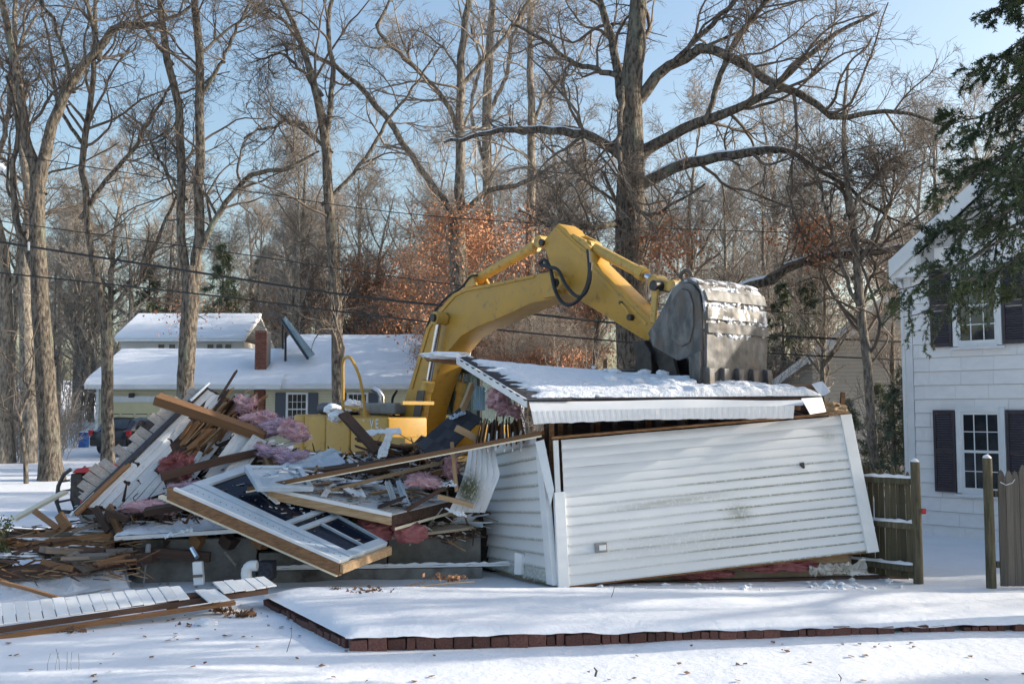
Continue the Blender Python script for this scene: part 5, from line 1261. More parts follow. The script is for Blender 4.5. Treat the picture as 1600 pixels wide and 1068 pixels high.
# ------------------------------------------------------------------ dark shingled roof scrap
Q0, Q1, Q2, Q3 = P(655, 695, 15.6), P(720, 640, 16.4), P(748, 655, 16.2), P(686, 716, 15.4)
rs = thing('roof_scrap', Q3, 'dark shingled roof scrap with snow patches leaning below the boom', 'roof piece')
MB().slab([Q3, Q2, Q1, Q0], .08).build('deck', M['shingle_dark'], rs)
qn = (Q2 - Q3).cross(Q0 - Q3).normalized(); qn = qn if qn.z > 0 else -qn
qx = (Q1 - Q0).normalized(); qy = qn.cross(qx); qm = Matrix((qx, qy, qn)).transposed().to_4x4()
for i in range(6):
    for j in range(5):
        p = bil([Q0, Q1, Q2, Q3], (i + .5) / 6, (j + .5) / 5) + qn * .008; o = bpy.data.objects.new('shingle', tabm); COL.objects.link(o); o.parent = rs
        o.matrix_local = Matrix.Translation(p - rs.location) @ qm @ Matrix.Rotation(random.uniform(-.08, .08) + 1.57, 4, 'Z') @ Matrix.Diagonal((.15, .26, .02, 1))
for (s, t) in ((.2, .3), (.28, .6), (.55, .25), (.1, .7)):
    p = bil([Q0, Q1, Q2, Q3], s, t) + qn * .03; o = blob((0, 0, 0), .16, .1, .02, 3, .4, 2, s * 9).build('snow_patch', M['snow'], rs, smooth=True); o.matrix_local = Matrix.Translation(p - rs.location) @ qm
# splintered fan of boards under the roof edge
random.seed(3)
sf2 = thing('splintered_boards', P(780, 690, 15.2), 'fan of splintered brown boards with flaking white paint below the roof rake', 'broken boards')
for k in range(15):
    f = k / 14; a = P(752 + 60 * f, 655 + 12 * random.random() - 8 * f, 15.5 + random.uniform(-.1, .1)); b = P(742 + 78 * f, 700 - 10 * f, 14.95 + random.uniform(-.05, .1))
    plank('board', a, b, .13, .02, 'lumber' if k % 4 else 'lumber_dark', roll=1.2 + random.uniform(-.4, .4), jag=.12, parent=sf2)
for k in range(5): a = P(765 + 12 * k, 676 + random.uniform(-5, 3), 15.05); plank('white_board', a, P(762 + 13 * k, 705, 14.9), .13, .02, 'painted', roll=1.5, jag=.12, parent=sf2)
# curled white siding with a scorched patch
cs = thing('curled_siding', P(745, 800, 15.0), 'curled sheet of white siding with a sooty patch left of the end wall', 'siding')
for k in range(6):
    vs = []; fs = []
    for i in range(22):
        t = i / 21
        for j in range(4):
            f = (k + j / 3) / 6; px = 722 + 10 * (1 - t) + (54 - 16 * abs(t - .45) * 2) * f - 22 * t * t * (1 - f); py = 702 - 8 * f + 98 * t + 8 * f * t
            bul = .32 * math.sin(math.pi * t) * (.4 + .6 * f); vs.append(P(px, py, 15.3 - bul) + Vector((.012 * math.sin(j * 2), -.02 * (j / 3), 0)))
    for i in range(21):
        for j in range(3): a = i * 4 + j; fs.append((a, a + 1, a + 5, a + 4))
    o = MB().add(vs, fs).build('clapboard', M['siding'], cs, smooth=True)
    d = [min(1, 1.5 * math.exp(-(((P(732, 765, 15).x - (v.co.x + cs.location.x)) / .16) ** 2) - ((P(732, 765, 15).z - (v.co.z + cs.location.z)) / .22) ** 2)) for v in o.data.vertices]
    at = o.data.attributes.new('dirt', 'FLOAT', 'POINT'); at.data.foreach_set('value', d)
# snowy tip of the rake sticking out left of the roof
MB().prism([P(660, 552, 17.0), P(735, 560, 17.0), P(732, 570, 16.8), P(664, 562, 16.8)], (0, .5, 0)).top('snowy_board', M['lumber'], 'broken board capped with snow jutting left from the roof peak', 'board')
blob(P(698, 556, 17.0), .42, .3, .07, 4, .3, 2, 4).top('snow_ridge', M['snow'], 'ridge of snow on the board jutting left from the roof peak', 'snow', smooth=True)
# ------------------------------------------------------------------ white bent strips and frames in the middle
random.seed(14)
def sheet(c, m, label, name='siding_strip', cat='strip', crump=.03):
    c = [P(*q) for q in c]; vs = []; fs = []
    for j in range(5):
        for i in range(17):
            p = bil(c, i / 16, j / 4); vs.append(p + Vector((0, -crump * fbm(i * .6 + c[0].x * 3, j * .7, 1.1), crump * fbm(i * .5, j * .9 + c[0].x, 1.3))))
    for j in range(4):
        for i in range(16): a = j * 17 + i; fs.append((a, a + 1, a + 18, a + 17))
    k = len(vs); mb = MB(); mb.add(vs, fs); mb.add([v + Vector((0, .008, -.006)) for v in vs], [f[::-1] for f in fs])
    return mb.top(name, M[m], label, cat)
sheet([(400, 738, 15.6), (520, 700, 16.6), (535, 707, 16.6), (420, 746, 15.5)], 'frame_blue', 'long pale blue trim strip rising to the right in mid pile')
sheet([(455, 735, 15.8), (525, 705, 16.5), (540, 722, 16.2), (470, 748, 15.5)], 'frame_blue', 'broken pale door panel in mid pile', 'door_panel', 'panel')
sheet([(588, 712, 15.6), (606, 670, 15.9), (614, 680, 15.9), (604, 712, 15.6)], 'drywall', 'grey torn sheet standing up beside the dark leaning timber', 'torn_sheet', 'sheet', .05)
sheet([(560, 672, 16.9), (625, 668, 17), (628, 676, 16.8), (562, 680, 16.8)], 'white_trim', 'white flat strip in front of the yellow doors')
sheet([(618, 752, 15.0), (626, 748, 15.0), (642, 788, 14.8), (630, 790, 14.8)], 'frame_blue', 'upright pale siding strip left of the pink clump')
sheet([(600, 752, 15.1), (610, 750, 15.1), (622, 786, 14.8), (614, 788, 14.8)], 'drywall', 'second pale siding strip, leaning beside the upright one')
sheet([(530, 760, 15.0), (560, 755, 15.2), (572, 774, 14.8), (555, 775, 14.8)], 'white_trim', 'bent white shard on the broken floor')
sheet([(676, 755, 14.9), (712, 750, 14.9), (714, 758, 14.8), (684, 760, 14.8)], 'white_trim', 'white flap beside the pink clump')
sheet([(694, 792, 14.7), (724, 800, 14.6), (730, 806, 14.6), (712, 804, 14.6)], 'white_trim', 'small white shard below the curled siding')
sheet([(700, 650, 16.2), (726, 640, 16.3), (728, 645, 16.2), (704, 656, 16.1)], 'frame_blue', 'pale strip lying on top of the dark roof scrap')
sheet([(252, 836, 14.7), (300, 825, 14.7), (302, 829, 14.65), (258, 840, 14.65)], 'white_trim', 'thin white strip lying in front of the snowy panel')
pk((722, 640, 15.9), (738, 600, 16.2), .12, .05, 'lumber_pale', 'pale upright stud under the broken roof edge', roll=1.5, name='stud', cat='stud')
sheet([(738, 600, 16.4), (758, 605, 16.4), (758, 640, 16.3), (740, 640, 16.3)], 'solar', 'blue grey panel standing under the broken roof edge', 'panel', 'panel', .01)
# ------------------------------------------------------------------ scattered boards
random.seed(31)
zones = [('left', (150, 400, 690, 800)), ('middle', (400, 640, 690, 790)), ('right', (580, 740, 670, 790))]
for zi, (zn, (x0, x1, y0, y1)) in enumerate(zones):
    n = (60, 170, 80)[zi]
    for k in range(n):
        for _ in range(30):
            Y = random.uniform(15.5, 18.2); px = random.uniform(x0, x1); x = (px - 800) / FPX * Y
            if -7.4 < x < -.3: break
        z = heap(x, Y) + random.uniform(.06, .24); c = Vector((x, Y, z)); L = random.uniform(.2, .9) if random.random() < .8 else random.uniform(.9, 1.9)
        a = random.uniform(0, math.pi); d = Vector((math.cos(a), math.sin(a) * .8, random.gauss(0, .22))).normalized() * L / 2
        m = random.choice(['lumber', 'lumber_dark', 'lumber_dark', 'lumber_pale', 'painted', 'drywall', 'frame_blue', 'lumber_grey'])
        kind = {'lumber': 'brown', 'lumber_dark': 'dark', 'lumber_pale': 'tan', 'painted': 'white', 'drywall': 'pale grey', 'frame_blue': 'bluish white', 'lumber_grey': 'grey'}[m]
        size = 'short' if L < .7 else ('mid length' if L < 1.2 else 'long')
        plank('broken_board', c - d, c + d, random.uniform(.03, .15), random.choice([.015, .02, .03, .05, .08]), m, f'{size} {kind} broken board strewn on the {zn} of the debris pile', 'board', f'broken boards on the {zn} of the pile', roll=random.gauss(0, .7), jag=.14)
for k in range(26):
    px, py = random.uniform(-10, 200), random.uniform(825, 885); Y = 15.6 - (py - 825) * .028; c = P(px, py, Y); L = random.uniform(.3, 1.2); a = random.gauss(0, .4); d = Vector((math.cos(a), math.sin(a), random.gauss(0, .08))) * L / 2
    m = random.choice(['lumber', 'lumber_dark', 'lumber', 'lumber_grey']); size = 'short' if L < .75 else 'long'
    plank('broken_board', c - d, c + d, random.uniform(.05, .14), random.choice([.03, .05, .08]), m, f'{size} broken board among the low debris at the far left', 'board', 'broken boards at the far left', roll=random.gauss(0, .5), jag=.1)
# scraps lying on the floor section and on the window glass
for k in range(60):
    c = bil([E1, E2, E3, E0], random.uniform(.05, .97), random.uniform(.05, .9)) + Vector((0, 0, random.uniform(.02, .12))); L = random.uniform(.12, .55); a = random.uniform(0, 3.1); d = Vector((math.cos(a), math.sin(a), random.gauss(0, .15))) * L / 2
    m = random.choice(['lumber', 'lumber_dark', 'drywall', 'painted', 'lumber_grey', 'lumber_pale', 'shingle_dark'])
    plank('wood_scrap', c - d, c + d, random.uniform(.02, .1), .018, m, 'small scrap lying on the broken floor section', 'scrap', 'scraps on the broken floor section', roll=random.gauss(0, .6), jag=.2)
# torn roofing scraps
for k in range(46):
    Y = random.uniform(15.7, 18); px = random.uniform(300, 735); x = (px - 800) / FPX * Y; c = Vector((x, Y, heap(x, Y) + random.uniform(.08, .2))); a = random.uniform(0, 3.1); d = Vector((math.cos(a), math.sin(a), random.gauss(0, .35))).normalized() * random.uniform(.12, .3)
    plank('roofing_scrap', c - d, c + d, random.uniform(.12, .3), .012, random.choice(['shingle_dark', 'shingle_dark', 'shingle_grey']), 'torn asphalt roofing scrap lying in the debris pile', 'roofing scrap', 'roofing scraps in the pile', roll=random.gauss(0, .8), jag=.12)
# crumpled siding and sheet scraps
for k in range(26):
    Y = random.uniform(15.6, 17.6); px = random.uniform(330, 735); x = (px - 800) / FPX * Y; z = heap(x, Y) + random.uniform(.12, .25); a = random.uniform(0, 3.1); L = random.uniform(.2, .7); w = random.uniform(.08, .22)
    u_ = Vector((math.cos(a), math.sin(a), random.gauss(0, .35))) * L; v_ = Vector((-math.sin(a), math.cos(a), random.gauss(0, .8))).normalized() * w; c = Vector((x, Y, z)); vs = []; fs = []
    for j in range(4):
        for i_ in range(9): vs.append(c + u_ * (i_ / 8 - .5) + v_ * (j / 3 - .5) + Vector((0, 0, .09 * fbm(i_ * .5 + k, j * .6, 1.1, 3))))
    for j in range(3):
        for i_ in range(8): q_ = j * 9 + i_; fs.append((q_, q_ + 1, q_ + 10, q_ + 9))
    MB().add(vs, fs).top('crumpled_siding', M[random.choice(['frame_blue', 'drywall', 'white_trim', 'drywall'])], 'crumpled pale siding scrap in the debris pile', 'siding scrap', 'crumpled siding scraps')
# loose cables
for k in range(12):
    Y = random.uniform(15.5, 16.6); px = random.uniform(260, 720); x = (px - 800) / FPX * Y; z = heap(x, Y) + .15; pts = [Vector((x, Y, z))]
    for q_ in range(5): pts.append(pts[-1] + Vector((random.gauss(0, .18), random.gauss(-.03, .08), random.gauss(.03, .12))))
    l_, _ = smooth_line([tuple(p) for p in pts], [1] * 6, 24); MB().tube([Vector(p) for p in l_], .008, 5).top('loose_cable', M[random.choice(['rubber', 'white_trim', 'rubber'])], 'loose cable curling out of the debris pile', 'cable', 'loose cables in the pile')
# countless splinters and shards
mb = {m: MB() for m in ('lumber', 'lumber_dark', 'drywall', 'lumber_pale')}
for k in range(6500):
    Y = random.uniform(15.35, 18.4); px = random.uniform(150, 745); x = (px - 800) / FPX * Y
    if not (-7.2 < x < -.35): continue
    z = heap(x, Y) + random.uniform(.02, .16); c = Vector((x, Y, z)); L = random.uniform(.06, .42); a = random.uniform(0, 6.28); d = Vector((math.cos(a), math.sin(a), random.gauss(0, .4))) * L; w = Vector((-math.sin(a), math.cos(a), random.gauss(0, .5))) * random.uniform(.012, .06)
    mb[random.choice(['lumber', 'lumber_dark', 'lumber_dark', 'drywall', 'lumber_pale'])].prism([c, c + w, c + d + w * .4, c + d], (0, 0, .012))
for k in range(260):
    c = bil([E1, E2, E3, E0], random.uniform(.04, .98), random.uniform(.04, .96)) + Vector((0, 0, .012)) if k % 9 else WP(random.uniform(.06, .9), random.uniform(.07, .68), .02); L = random.uniform(.02, .14); a = random.uniform(0, 6.28); d = Vector((math.cos(a), math.sin(a), random.gauss(0, .1))) * L; w = Vector((-math.sin(a), math.cos(a), .1)) * random.uniform(.006, .03)
    mb[random.choice(['lumber', 'lumber_dark', 'drywall', 'drywall', 'lumber_pale'])].prism([c, c + w, c + d + w * .4, c + d], (0, 0, .008))
for k in range(230):
    px, py = random.uniform(-20, 215), random.uniform(822, 905); c = P(px, py, 15.5 - (py - 822) * .022) + Vector((0, 0, random.uniform(0, .05))); L = random.uniform(.05, .4); a = random.gauss(0, .6); d = Vector((math.cos(a), math.sin(a), random.gauss(0, .2))) * L; w = Vector((-math.sin(a), math.cos(a), random.gauss(0, .3))) * random.uniform(.01, .04)
    mb[random.choice(['lumber', 'lumber_dark', 'lumber_dark', 'lumber_pale'])].prism([c, c + w, c + d + w * .3, c + d], (0, 0, .012))
for m, b in mb.items(): tag(b.build('splinters', M[m]), 'countless small splinters strewn over the debris pile', kind='stuff')
for k, (px, py, Y, rx, ry) in enumerate(((70, 846, 15.2, .5, .2), (150, 838, 15.3, .45, .2), (30, 872, 14.5, .4, .15), (120, 862, 14.8, .3, .12), (560, 760, 15.5, .3, .12), (470, 715, 16.6, .3, .15))):
    blob(P(px, py, Y) + Vector((0, 0, .05)), rx, ry, .045, 4, .5, 2.2, k + 20).top('snow_patch_pile' if False else 'lying_snow', M['snow_lumpy'], ('snow left on the low boards below the bush', 'snow left on the boards under the torn wall section', 'snow on the split beam at the far left', 'snow beside the grey block on the low beam', 'snow dusting the broken floor section', 'snow dusting the boards before the yellow body')[k], 'snow', smooth=True)
# ------------------------------------------------------------------ fallen ribbed soffit in the foreground left
T0, T1, U1, U0 = P(-60, 948, 11.6), P(413, 900, 13.3), P(433, 914, 12.95), P(-60, 982, 11.1)
so_ = thing('fallen_soffit', U0.lerp(U1, .5) - Vector((0, 0, .2)), 'long ribbed white soffit strip fallen across the snow at the lower left', 'soffit')
NS = 26; sN = (T1 - T0).cross(U0 - T0).normalized(); sN = sN if sN.z > 0 else -sN
for k in range(NS):
    f0, f1 = k / NS + .0012, (k + 1) / NS - .0012
    if k == 18: continue
    dz = .006 * math.sin(k * 2.1); lo = .12 if k in (19, 20) else 0
    q = [T0.lerp(T1, f0), T0.lerp(T1, f1), U0.lerp(U1, f1 + lo * .1), U0.lerp(U1, f0 + lo * .1)]
    if lo: q = [p + (U0 - T0) * .35 for p in q]
    MB().prism([p + Vector((0, 0, dz)) for p in q], -sN * .02).build('rib_panel', M['white_trim'], so_, bevel=.006)
plank('backing_timber', T0.lerp(U0, .5) - sN * .08, T1.lerp(U1, .5) - sN * .07, .2, .05, 'lumber_dark', parent=so_)  # darker wood stands in for the shadow beneath the strip
plank('front_timber', U0 + Vector((0, .0, -.07)), U1 + Vector((-.1, .0, -.07)), .05, .06, 'lumber_dark', parent=so_, jag=.01)
plank('lower_timber', U0 + Vector((0, -.05, -.15)), U0.lerp(U1, .86) + Vector((0, -.06, -.13)), .05, .045, 'lumber', parent=so_, roll=.4)
for px, py, Y in ((145, 968, 12.45), (268, 950, 12.8)):
    MB().prism([P(px - 12, py - 4, Y), P(px + 12, py - 8, Y), P(px + 2, py + 14, Y)], (0, .04, 0)).build('bracket', M['lumber'], so_)
sheet([(-20, 938, 13.6), (170, 912, 14.1), (176, 918, 13.9), (-20, 950, 13.3)], 'white_trim', 'second ribbed strip half buried in snow behind the fallen soffit', 'soffit_strip', 'strip', .01)
sheet([(-30, 905, 14.3), (190, 890, 14.6), (205, 925, 13.9), (-30, 950, 13.2)], 'snow_dirty', 'snow drift littered with bark behind the fallen soffit', 'snow_drift', 'snow', .05)
# blue cellar door frame by the concrete
cd = thing('cellar_hatch', P(190, 900, 14.4), 'pale blue cellar hatch frame beside the concrete wall', 'hatch')
MB().prism([P(140, 884, 14.7), P(196, 882, 14.8), P(196, 888, 14.8), P(140, 890, 14.7)], (0, .06, 0)).build('head', M['frame_blue'], cd)
MB().prism([P(186, 888, 14.78), P(196, 888, 14.8), P(202, 922, 14.2), P(190, 922, 14.2)], (0, .05, 0)).build('jamb', M['frame_blue'], cd)
MB().prism([P(176, 890, 14.85), P(185, 890, 14.85), P(189, 922, 14.3), P(178, 922, 14.3)], (0, .03, 0)).build('leaf', M['solar'], cd)
# downspout pieces
dsq = thing('downspout', P(310, 912, 14.3), 'upright white downspout piece in front of the concrete wall', 'downspout')
MB().prism([P(300, 878, 14.3), P(315, 877, 14.3), P(318, 913, 14.3), P(302, 914, 14.3)], (0, .09, 0)).build('pipe', M['white_trim'], dsq, bevel=.012)
MB().prism([P(300, 898, 14.28), P(316, 897, 14.28), P(316, 901, 14.28), P(300, 902, 14.28)], (0, .02, 0)).build('open_seam', M['lumber_grey'], dsq)
l_, _ = smooth_line([tuple(P(386, 906, 14.1)), tuple(P(385, 892, 14.1)), tuple(P(390, 884, 14.1)), tuple(P(402, 883, 14.1))], [1] * 4, 12)
MB().tube([Vector(q) for q in l_], .075, 10).top('downspout_elbow', M['white_trim'], 'curved white downspout elbow beside the black box', 'downspout', smooth=True)
MB().prism([P(402, 878, 14.4), P(426, 878, 14.4), P(426, 906, 14.4), P(402, 908, 14.4)], (0, .25, 0)).top('meter_box', M['shingle_dark'], 'dark square box against the foundation', 'box', bevel=.01)
MB().tube([P(232, 850, 14.75), P(231, 866, 14.7), P(228, 880, 14.7), P(224, 915, 14.6)], [.035, .045, .015, .012], 8).top('hanging_pipe', M['engine_grey'], 'thin pipe hanging down in front of the concrete', 'pipe')
MB().tube([P(300, 856, 14.9), P(308, 870, 14.8)], .04, 8).top('pipe_stub', M['chrome'], 'bright pipe stub in the dark gap above the concrete', 'pipe')
MB().tube([P(352, 862, 14.9), P(370, 884, 14.7)], .025, 6).top('conduit', M['lumber_grey'], 'slanting grey conduit in front of the foundation gap', 'pipe')
# ------------------------------------------------------------------ bush at the left edge
bpos = P(-16, 860, 14.6); bpos.z = 0
bush = thing('evergreen_bush', bpos, 'dark green bush cut off by the left edge', 'bush')
# ------------------------------------------------------------------ litter on the snow
random.seed(77)
ln_ = 0
def surf(px, py):
    p = ground_at(px, py); return p
lv = MB()
for k in range(150):
    px, py = random.uniform(0, 560), random.uniform(900, 1000)
    if random.random() < .3: px, py = random.uniform(0, 1600), random.uniform(1000, 1066)
    p = surf(px, py)
    if p.y > pc.y - .2 and px > 400: continue
    s_ = random.uniform(.01, .035); a = random.uniform(0, 6.28)
    lv.prism([p + Vector((math.cos(a + q) * s_, math.sin(a + q) * s_, .006 + random.uniform(0, .015))) for q in (0, 1.7, 3.2, 4.6)], (0, 0, .004))
tag(lv.build('leaf_litter', M['litter']), 'dead leaves and bark crumbs scattered on the snow', kind='stuff')
def leafpile(px, py, Y, n, sp, label):
    c = P(px, py, Y); b = MB()
    for k in range(n):
        p = c + Vector((random.gauss(0, sp), random.gauss(0, sp * .4), abs(random.gauss(0, .03)))); s_ = random.uniform(.02, .05); u_ = Vector((random.gauss(0, 1), random.gauss(0, 1), random.gauss(0, 1))).normalized() * s_; w_ = u_.cross(Vector((random.gauss(0, 1), random.gauss(0, 1), random.gauss(0, 1)))).normalized() * s_ * .6
        b.add([p - u_, p + w_, p + u_, p - w_], [(0, 1, 2, 3)])
    b.top('leaf_clump', M['litter'], label, 'leaves')['kind'] = 'stuff'
for px, py, Y, n, sp, lb in ((525, 925, 13.3, 60, .06, 'brown leaf clump left of the brush pile on the patio'), (585, 928, 13.1, 150, .18, 'brush pile of brown leaves on the patio edge'), (700, 905, 14.0, 80, .15, 'brown leaves at the foot of the foundation'), (290, 985, 12.0, 60, .09, 'leaf clump beside the snow block in the foreground'), (345, 955, 12.6, 60, .08, 'leaf clump below the end of the fallen soffit'), (378, 962, 12.4, 70, .1, 'leaf clump beside the left corner of the patio'), (100, 990, 11.6, 70, .15, 'leaf clump in the snow at the lower left')): leafpile(px, py, Y, n, sp, lb)
blob(P(322, 978, 12.0) + Vector((0, 0, .02)), .14, .1, .08, 3, .25, 1.5, 5).top('snow_block', M['snow_lumpy'], 'lump of snow beside a leaf clump in the foreground', 'snow', smooth=True)
blob(P(170, 975, 12.2), .16, .1, .08, 3, .3, 1.5, 6).top('stone', M['tan'], 'pale stone under the fallen soffit', 'stone', smooth=True)
# broken crust of snow along the back of the patio
cr_ = MB()
for k in range(620):
    s = random.random()
    if fbm(s * 14, 3, 1.0, 2) < random.uniform(-.25, .2): continue
    p = P(880 + 560 * s, 916, 13.92 + .8 * s) + Vector((0, random.gauss(0, .2), 0)); p.z = gh(p.x, p.y) + random.uniform(-.02, .03); r_ = .01 + .08 * random.random() ** 3
    cr_.add([p + Vector((x * r_ * random.uniform(.6, 1.4), y * r_ * random.uniform(.6, 1.3), z * r_ * random.uniform(.25, .6))) for x, y, z in ((1, 0, 0), (-1, 0, 0), (0, 1, 0), (0, -1, 0), (0, 0, 1), (0, 0, -1))], [(0, 2, 4), (2, 1, 4), (1, 3, 4), (3, 0, 4), (2, 0, 5), (1, 2, 5), (3, 1, 5), (0, 3, 5)])
tag(cr_.build('snow_crumbs', M['snow'], smooth=True), 'broken snow crust along the foot of the tipped wall', kind='stuff')
# sticks and stems
for k, (a, b, r_, lb) in enumerate((((600, 926, 13.3), (665, 908, 13.6), .018, 'brown branch lying on the snow before the foundation'), ((655, 916, 13.5), (742, 908, 13.9), .016, 'thin branch lying right of the leaf pile'), ((950, 945, 12.6), (962, 905, 12.7), .005, 'thin dry stem standing on the patio'), ((448, 1018, 10.4), (456, 975, 10.5), .004, 'dry stem standing left of the patio corner'), ((930, 1056, 9.5), (928, 1042, 9.5), .012, 'short plant stub in the foreground snow'), ((1312, 1068, 9.3), (1310, 1052, 9.35), .008, 'reddish stub at the bottom edge'))):
    A, B = P(*a), P(*b); MB().tube([A, A.lerp(B, .5) + Vector((.02, 0, .01)), B], [r_, r_ * .9, r_ * .5], 6).top('twig', M['twig'], lb, 'twig')
st_ = thing('dry_weed', P(98, 1045, 9.9), 'tuft of thin dry weed stems in the lower left snow', 'weed')
for k in range(6): A = P(75 + k * 9.5, 1040 + random.uniform(-4, 8), 9.9); MB().tube([A - Vector((0, 0, .1)), A + Vector((random.uniform(-.02, .02), 0, .06)), A + Vector((random.uniform(-.06, .06), .03, .16))], .002, 4).build('stem', M['twig'], st_)

# ================================================================== TREES
def tubes_to_mesh(name, batches, m, extra=None):
    """batches: list of (pts[B,N,3], rad[B,N], sides)"""
    V = []; F = []; base = 0
    for pts, rad, n in batches:
        B, N_, _ = pts.shape
        if B == 0: continue
        t = np.empty_like(pts); t[:, 1:-1] = pts[:, 2:] - pts[:, :-2]; t[:, 0] = pts[:, 1] - pts[:, 0]; t[:, -1] = pts[:, -1] - pts[:, -2]
        t /= np.linalg.norm(t, axis=2, keepdims=True) + 1e-9
        mean = t.mean(1); ax = np.argmin(np.abs(mean), axis=1); ref = np.eye(3)[ax][:, None, :]
        u = ref - t * (t * ref).sum(2, keepdims=True); u /= np.linalg.norm(u, axis=2, keepdims=True) + 1e-9
        w = np.cross(t, u)
        a = np.arange(n) * 2 * np.pi / n
        ring = u[:, :, None, :] * np.cos(a)[None, None, :, None] + w[:, :, None, :] * np.sin(a)[None, None, :, None]
        vv = pts[:, :, None, :] + ring * rad[:, :, None, None]
        V.append(vv.reshape(-1, 3))
        idx = base + np.arange(B * N_ * n).reshape(B, N_, n)
        i0 = idx[:, :-1, :]; i1 = np.roll(idx, -1, axis=2)[:, :-1, :]; i2 = np.roll(idx, -1, axis=2)[:, 1:, :]; i3 = idx[:, 1:, :]
        F.append(np.stack([i0, i1, i2, i3], -1).reshape(-1, 4)); base += B * N_ * n
    V = np.concatenate(V); F = np.concatenate(F)
    return np_mesh(name, V, F, m)
def np_mesh(name, V, F, m, smooth=True):
    me = bpy.data.meshes.new(name); k = F.shape[1]
    me.vertices.add(len(V)); me.vertices.foreach_set('co', V.astype(np.float32).ravel())
    me.loops.add(F.size); me.loops.foreach_set('vertex_index', F.astype(np.int32).ravel())
    me.polygons.add(len(F)); me.polygons.foreach_set('loop_start', np.arange(0, F.size, k, dtype=np.int32))
    me.polygons.foreach_set('loop_total', np.full(len(F), k, dtype=np.int32))
    if smooth: me.polygons.foreach_set('use_smooth', np.ones(len(F), dtype=bool))
    me.update(calc_edges=True); me.materials.append(m)
    return me
def sprout(pts, rad, m, trange, ang, lratio, npts, wob, up, rratio, rmin, ltip=.55, lmin=.15, plen=None, droop=0.0, lmax=99., rmax=9.):
    """children of every polyline: random stations, turned off the parent's direction"""
    B, N_, _ = pts.shape
    t = rng.uniform(trange[0], trange[1], (B, m)); f = t * (N_ - 1); i = np.clip(f.astype(int), 0, N_ - 2); w = (f - i)[..., None]
    bi = np.arange(B)[:, None]
    p0 = pts[bi, i] * (1 - w) + pts[bi, i + 1] * w
    r0 = rad[bi, i] * (1 - w[..., 0]) + rad[bi, i + 1] * w[..., 0]
    tg = unit(pts[bi, i + 1] - pts[bi, i])
    rnd = rng.normal(size=(B, m, 3)); side = unit(rnd - tg * (rnd * tg).sum(-1, keepdims=True))
    a = rng.uniform(ang[0], ang[1], (B, m))[..., None]
    d = unit(tg * np.cos(a) + side * np.sin(a))
    if plen is None: plen = np.linalg.norm(np.diff(pts, axis=1), axis=2).sum(1)
    L = plen[:, None] * lratio * (1 - ltip * t) * rng.uniform(.6, 1.25, (B, m)); L = np.clip(L, lmin, lmax * rng.uniform(.7, 1.0, (B, m)))
    C = B * m; p0 = p0.reshape(C, 3); d = d.reshape(C, 3); L = L.reshape(C); r0 = r0.reshape(C)
    out = np.empty((C, npts, 3)); out[:, 0] = p0; cur = d
    upv = np.array([0, 0, 1.0])
    bend = rng.normal(size=(C, 3)) * wob * .5
    for k in range(1, npts):
        cur = unit(cur + rng.normal(size=(C, 3)) * wob + bend + upv * up - upv * droop * k / npts)
        out[:, k] = out[:, k - 1] + cur * (L / (npts - 1))[:, None]
    rb = np.maximum(np.minimum(np.minimum(r0 * rratio, rmax), L * .03 + .004), rmin)
    rr = rb[:, None] * np.linspace(1, .35, npts)[None, :]; rr = np.maximum(rr, rmin * .6)
    return out, rr
def bare_crown(limbs, dens=1.0, twig_r=.007, levels=4, l1=8, droop=0):
    """limbs: list of (pts[N,3], rad[N]) all with the same N -> branch batches"""
    A = np.stack([l[0] for l in limbs]); Ra = np.stack([l[1] for l in limbs])
    q = lambda k: max(int(round(k * dens)), 2)
    b1, r1 = sprout(A, Ra, q(l1), (.2, 1), (.45, 1.1), .50, 12, .17, .05, .55, .022, lmin=1.6, lmax=4.6, rmax=.055)
    b2, r2 = sprout(b1, r1, q(6.5), (.15, 1), (.45, 1.1), .50, 8, .20, .035, .6, .012, lmin=.8)
    b2b, r2b = sprout(A, Ra, q(5), (.15, 1), (.6, 1.3), .22, 8, .22, .05, .3, .012, lmin=1.2)
    b2 = np.concatenate([b2, b2b]); r2 = np.concatenate([r2, r2b])
    b3, r3 = sprout(b2, r2, q(6.5), (.15, 1), (.4, 1.05), .58, 5, .20, .03, .6, twig_r, lmin=.5)
    out = [(b1, r1, 5), (b2, r2, 4), (b3, r3, 3)]
    if levels > 3:
        b4, r4 = sprout(b3, r3, 3, (.15, 1), (.4, 1.0), .6, 2, .2, .02, .7, twig_r * .75, lmin=.3)
        out.append((b4, r4, 3))
    return out
def leaf_quads(centers, n_per, spread, size):
    C = np.repeat(centers, n_per, axis=0) + rng.normal(size=(len(centers) * n_per, 3)) * spread
    k = len(C); a = unit(rng.normal(size=(k, 3)) + np.array([0, 0, -.6])); b = unit(np.cross(a, rng.normal(size=(k, 3))))
    s = rng.uniform(.6, 1.25, (k, 1)) * size
    c = np.cross(a, b) * .18 * s
    V = np.stack([C, C + a * s * .5 + b * s * .32 + c, C + a * s, C + a * s * .5 - b * s * .32 + c], 1).reshape(-1, 3)
    return V, np.arange(k * 4).reshape(-1, 4)
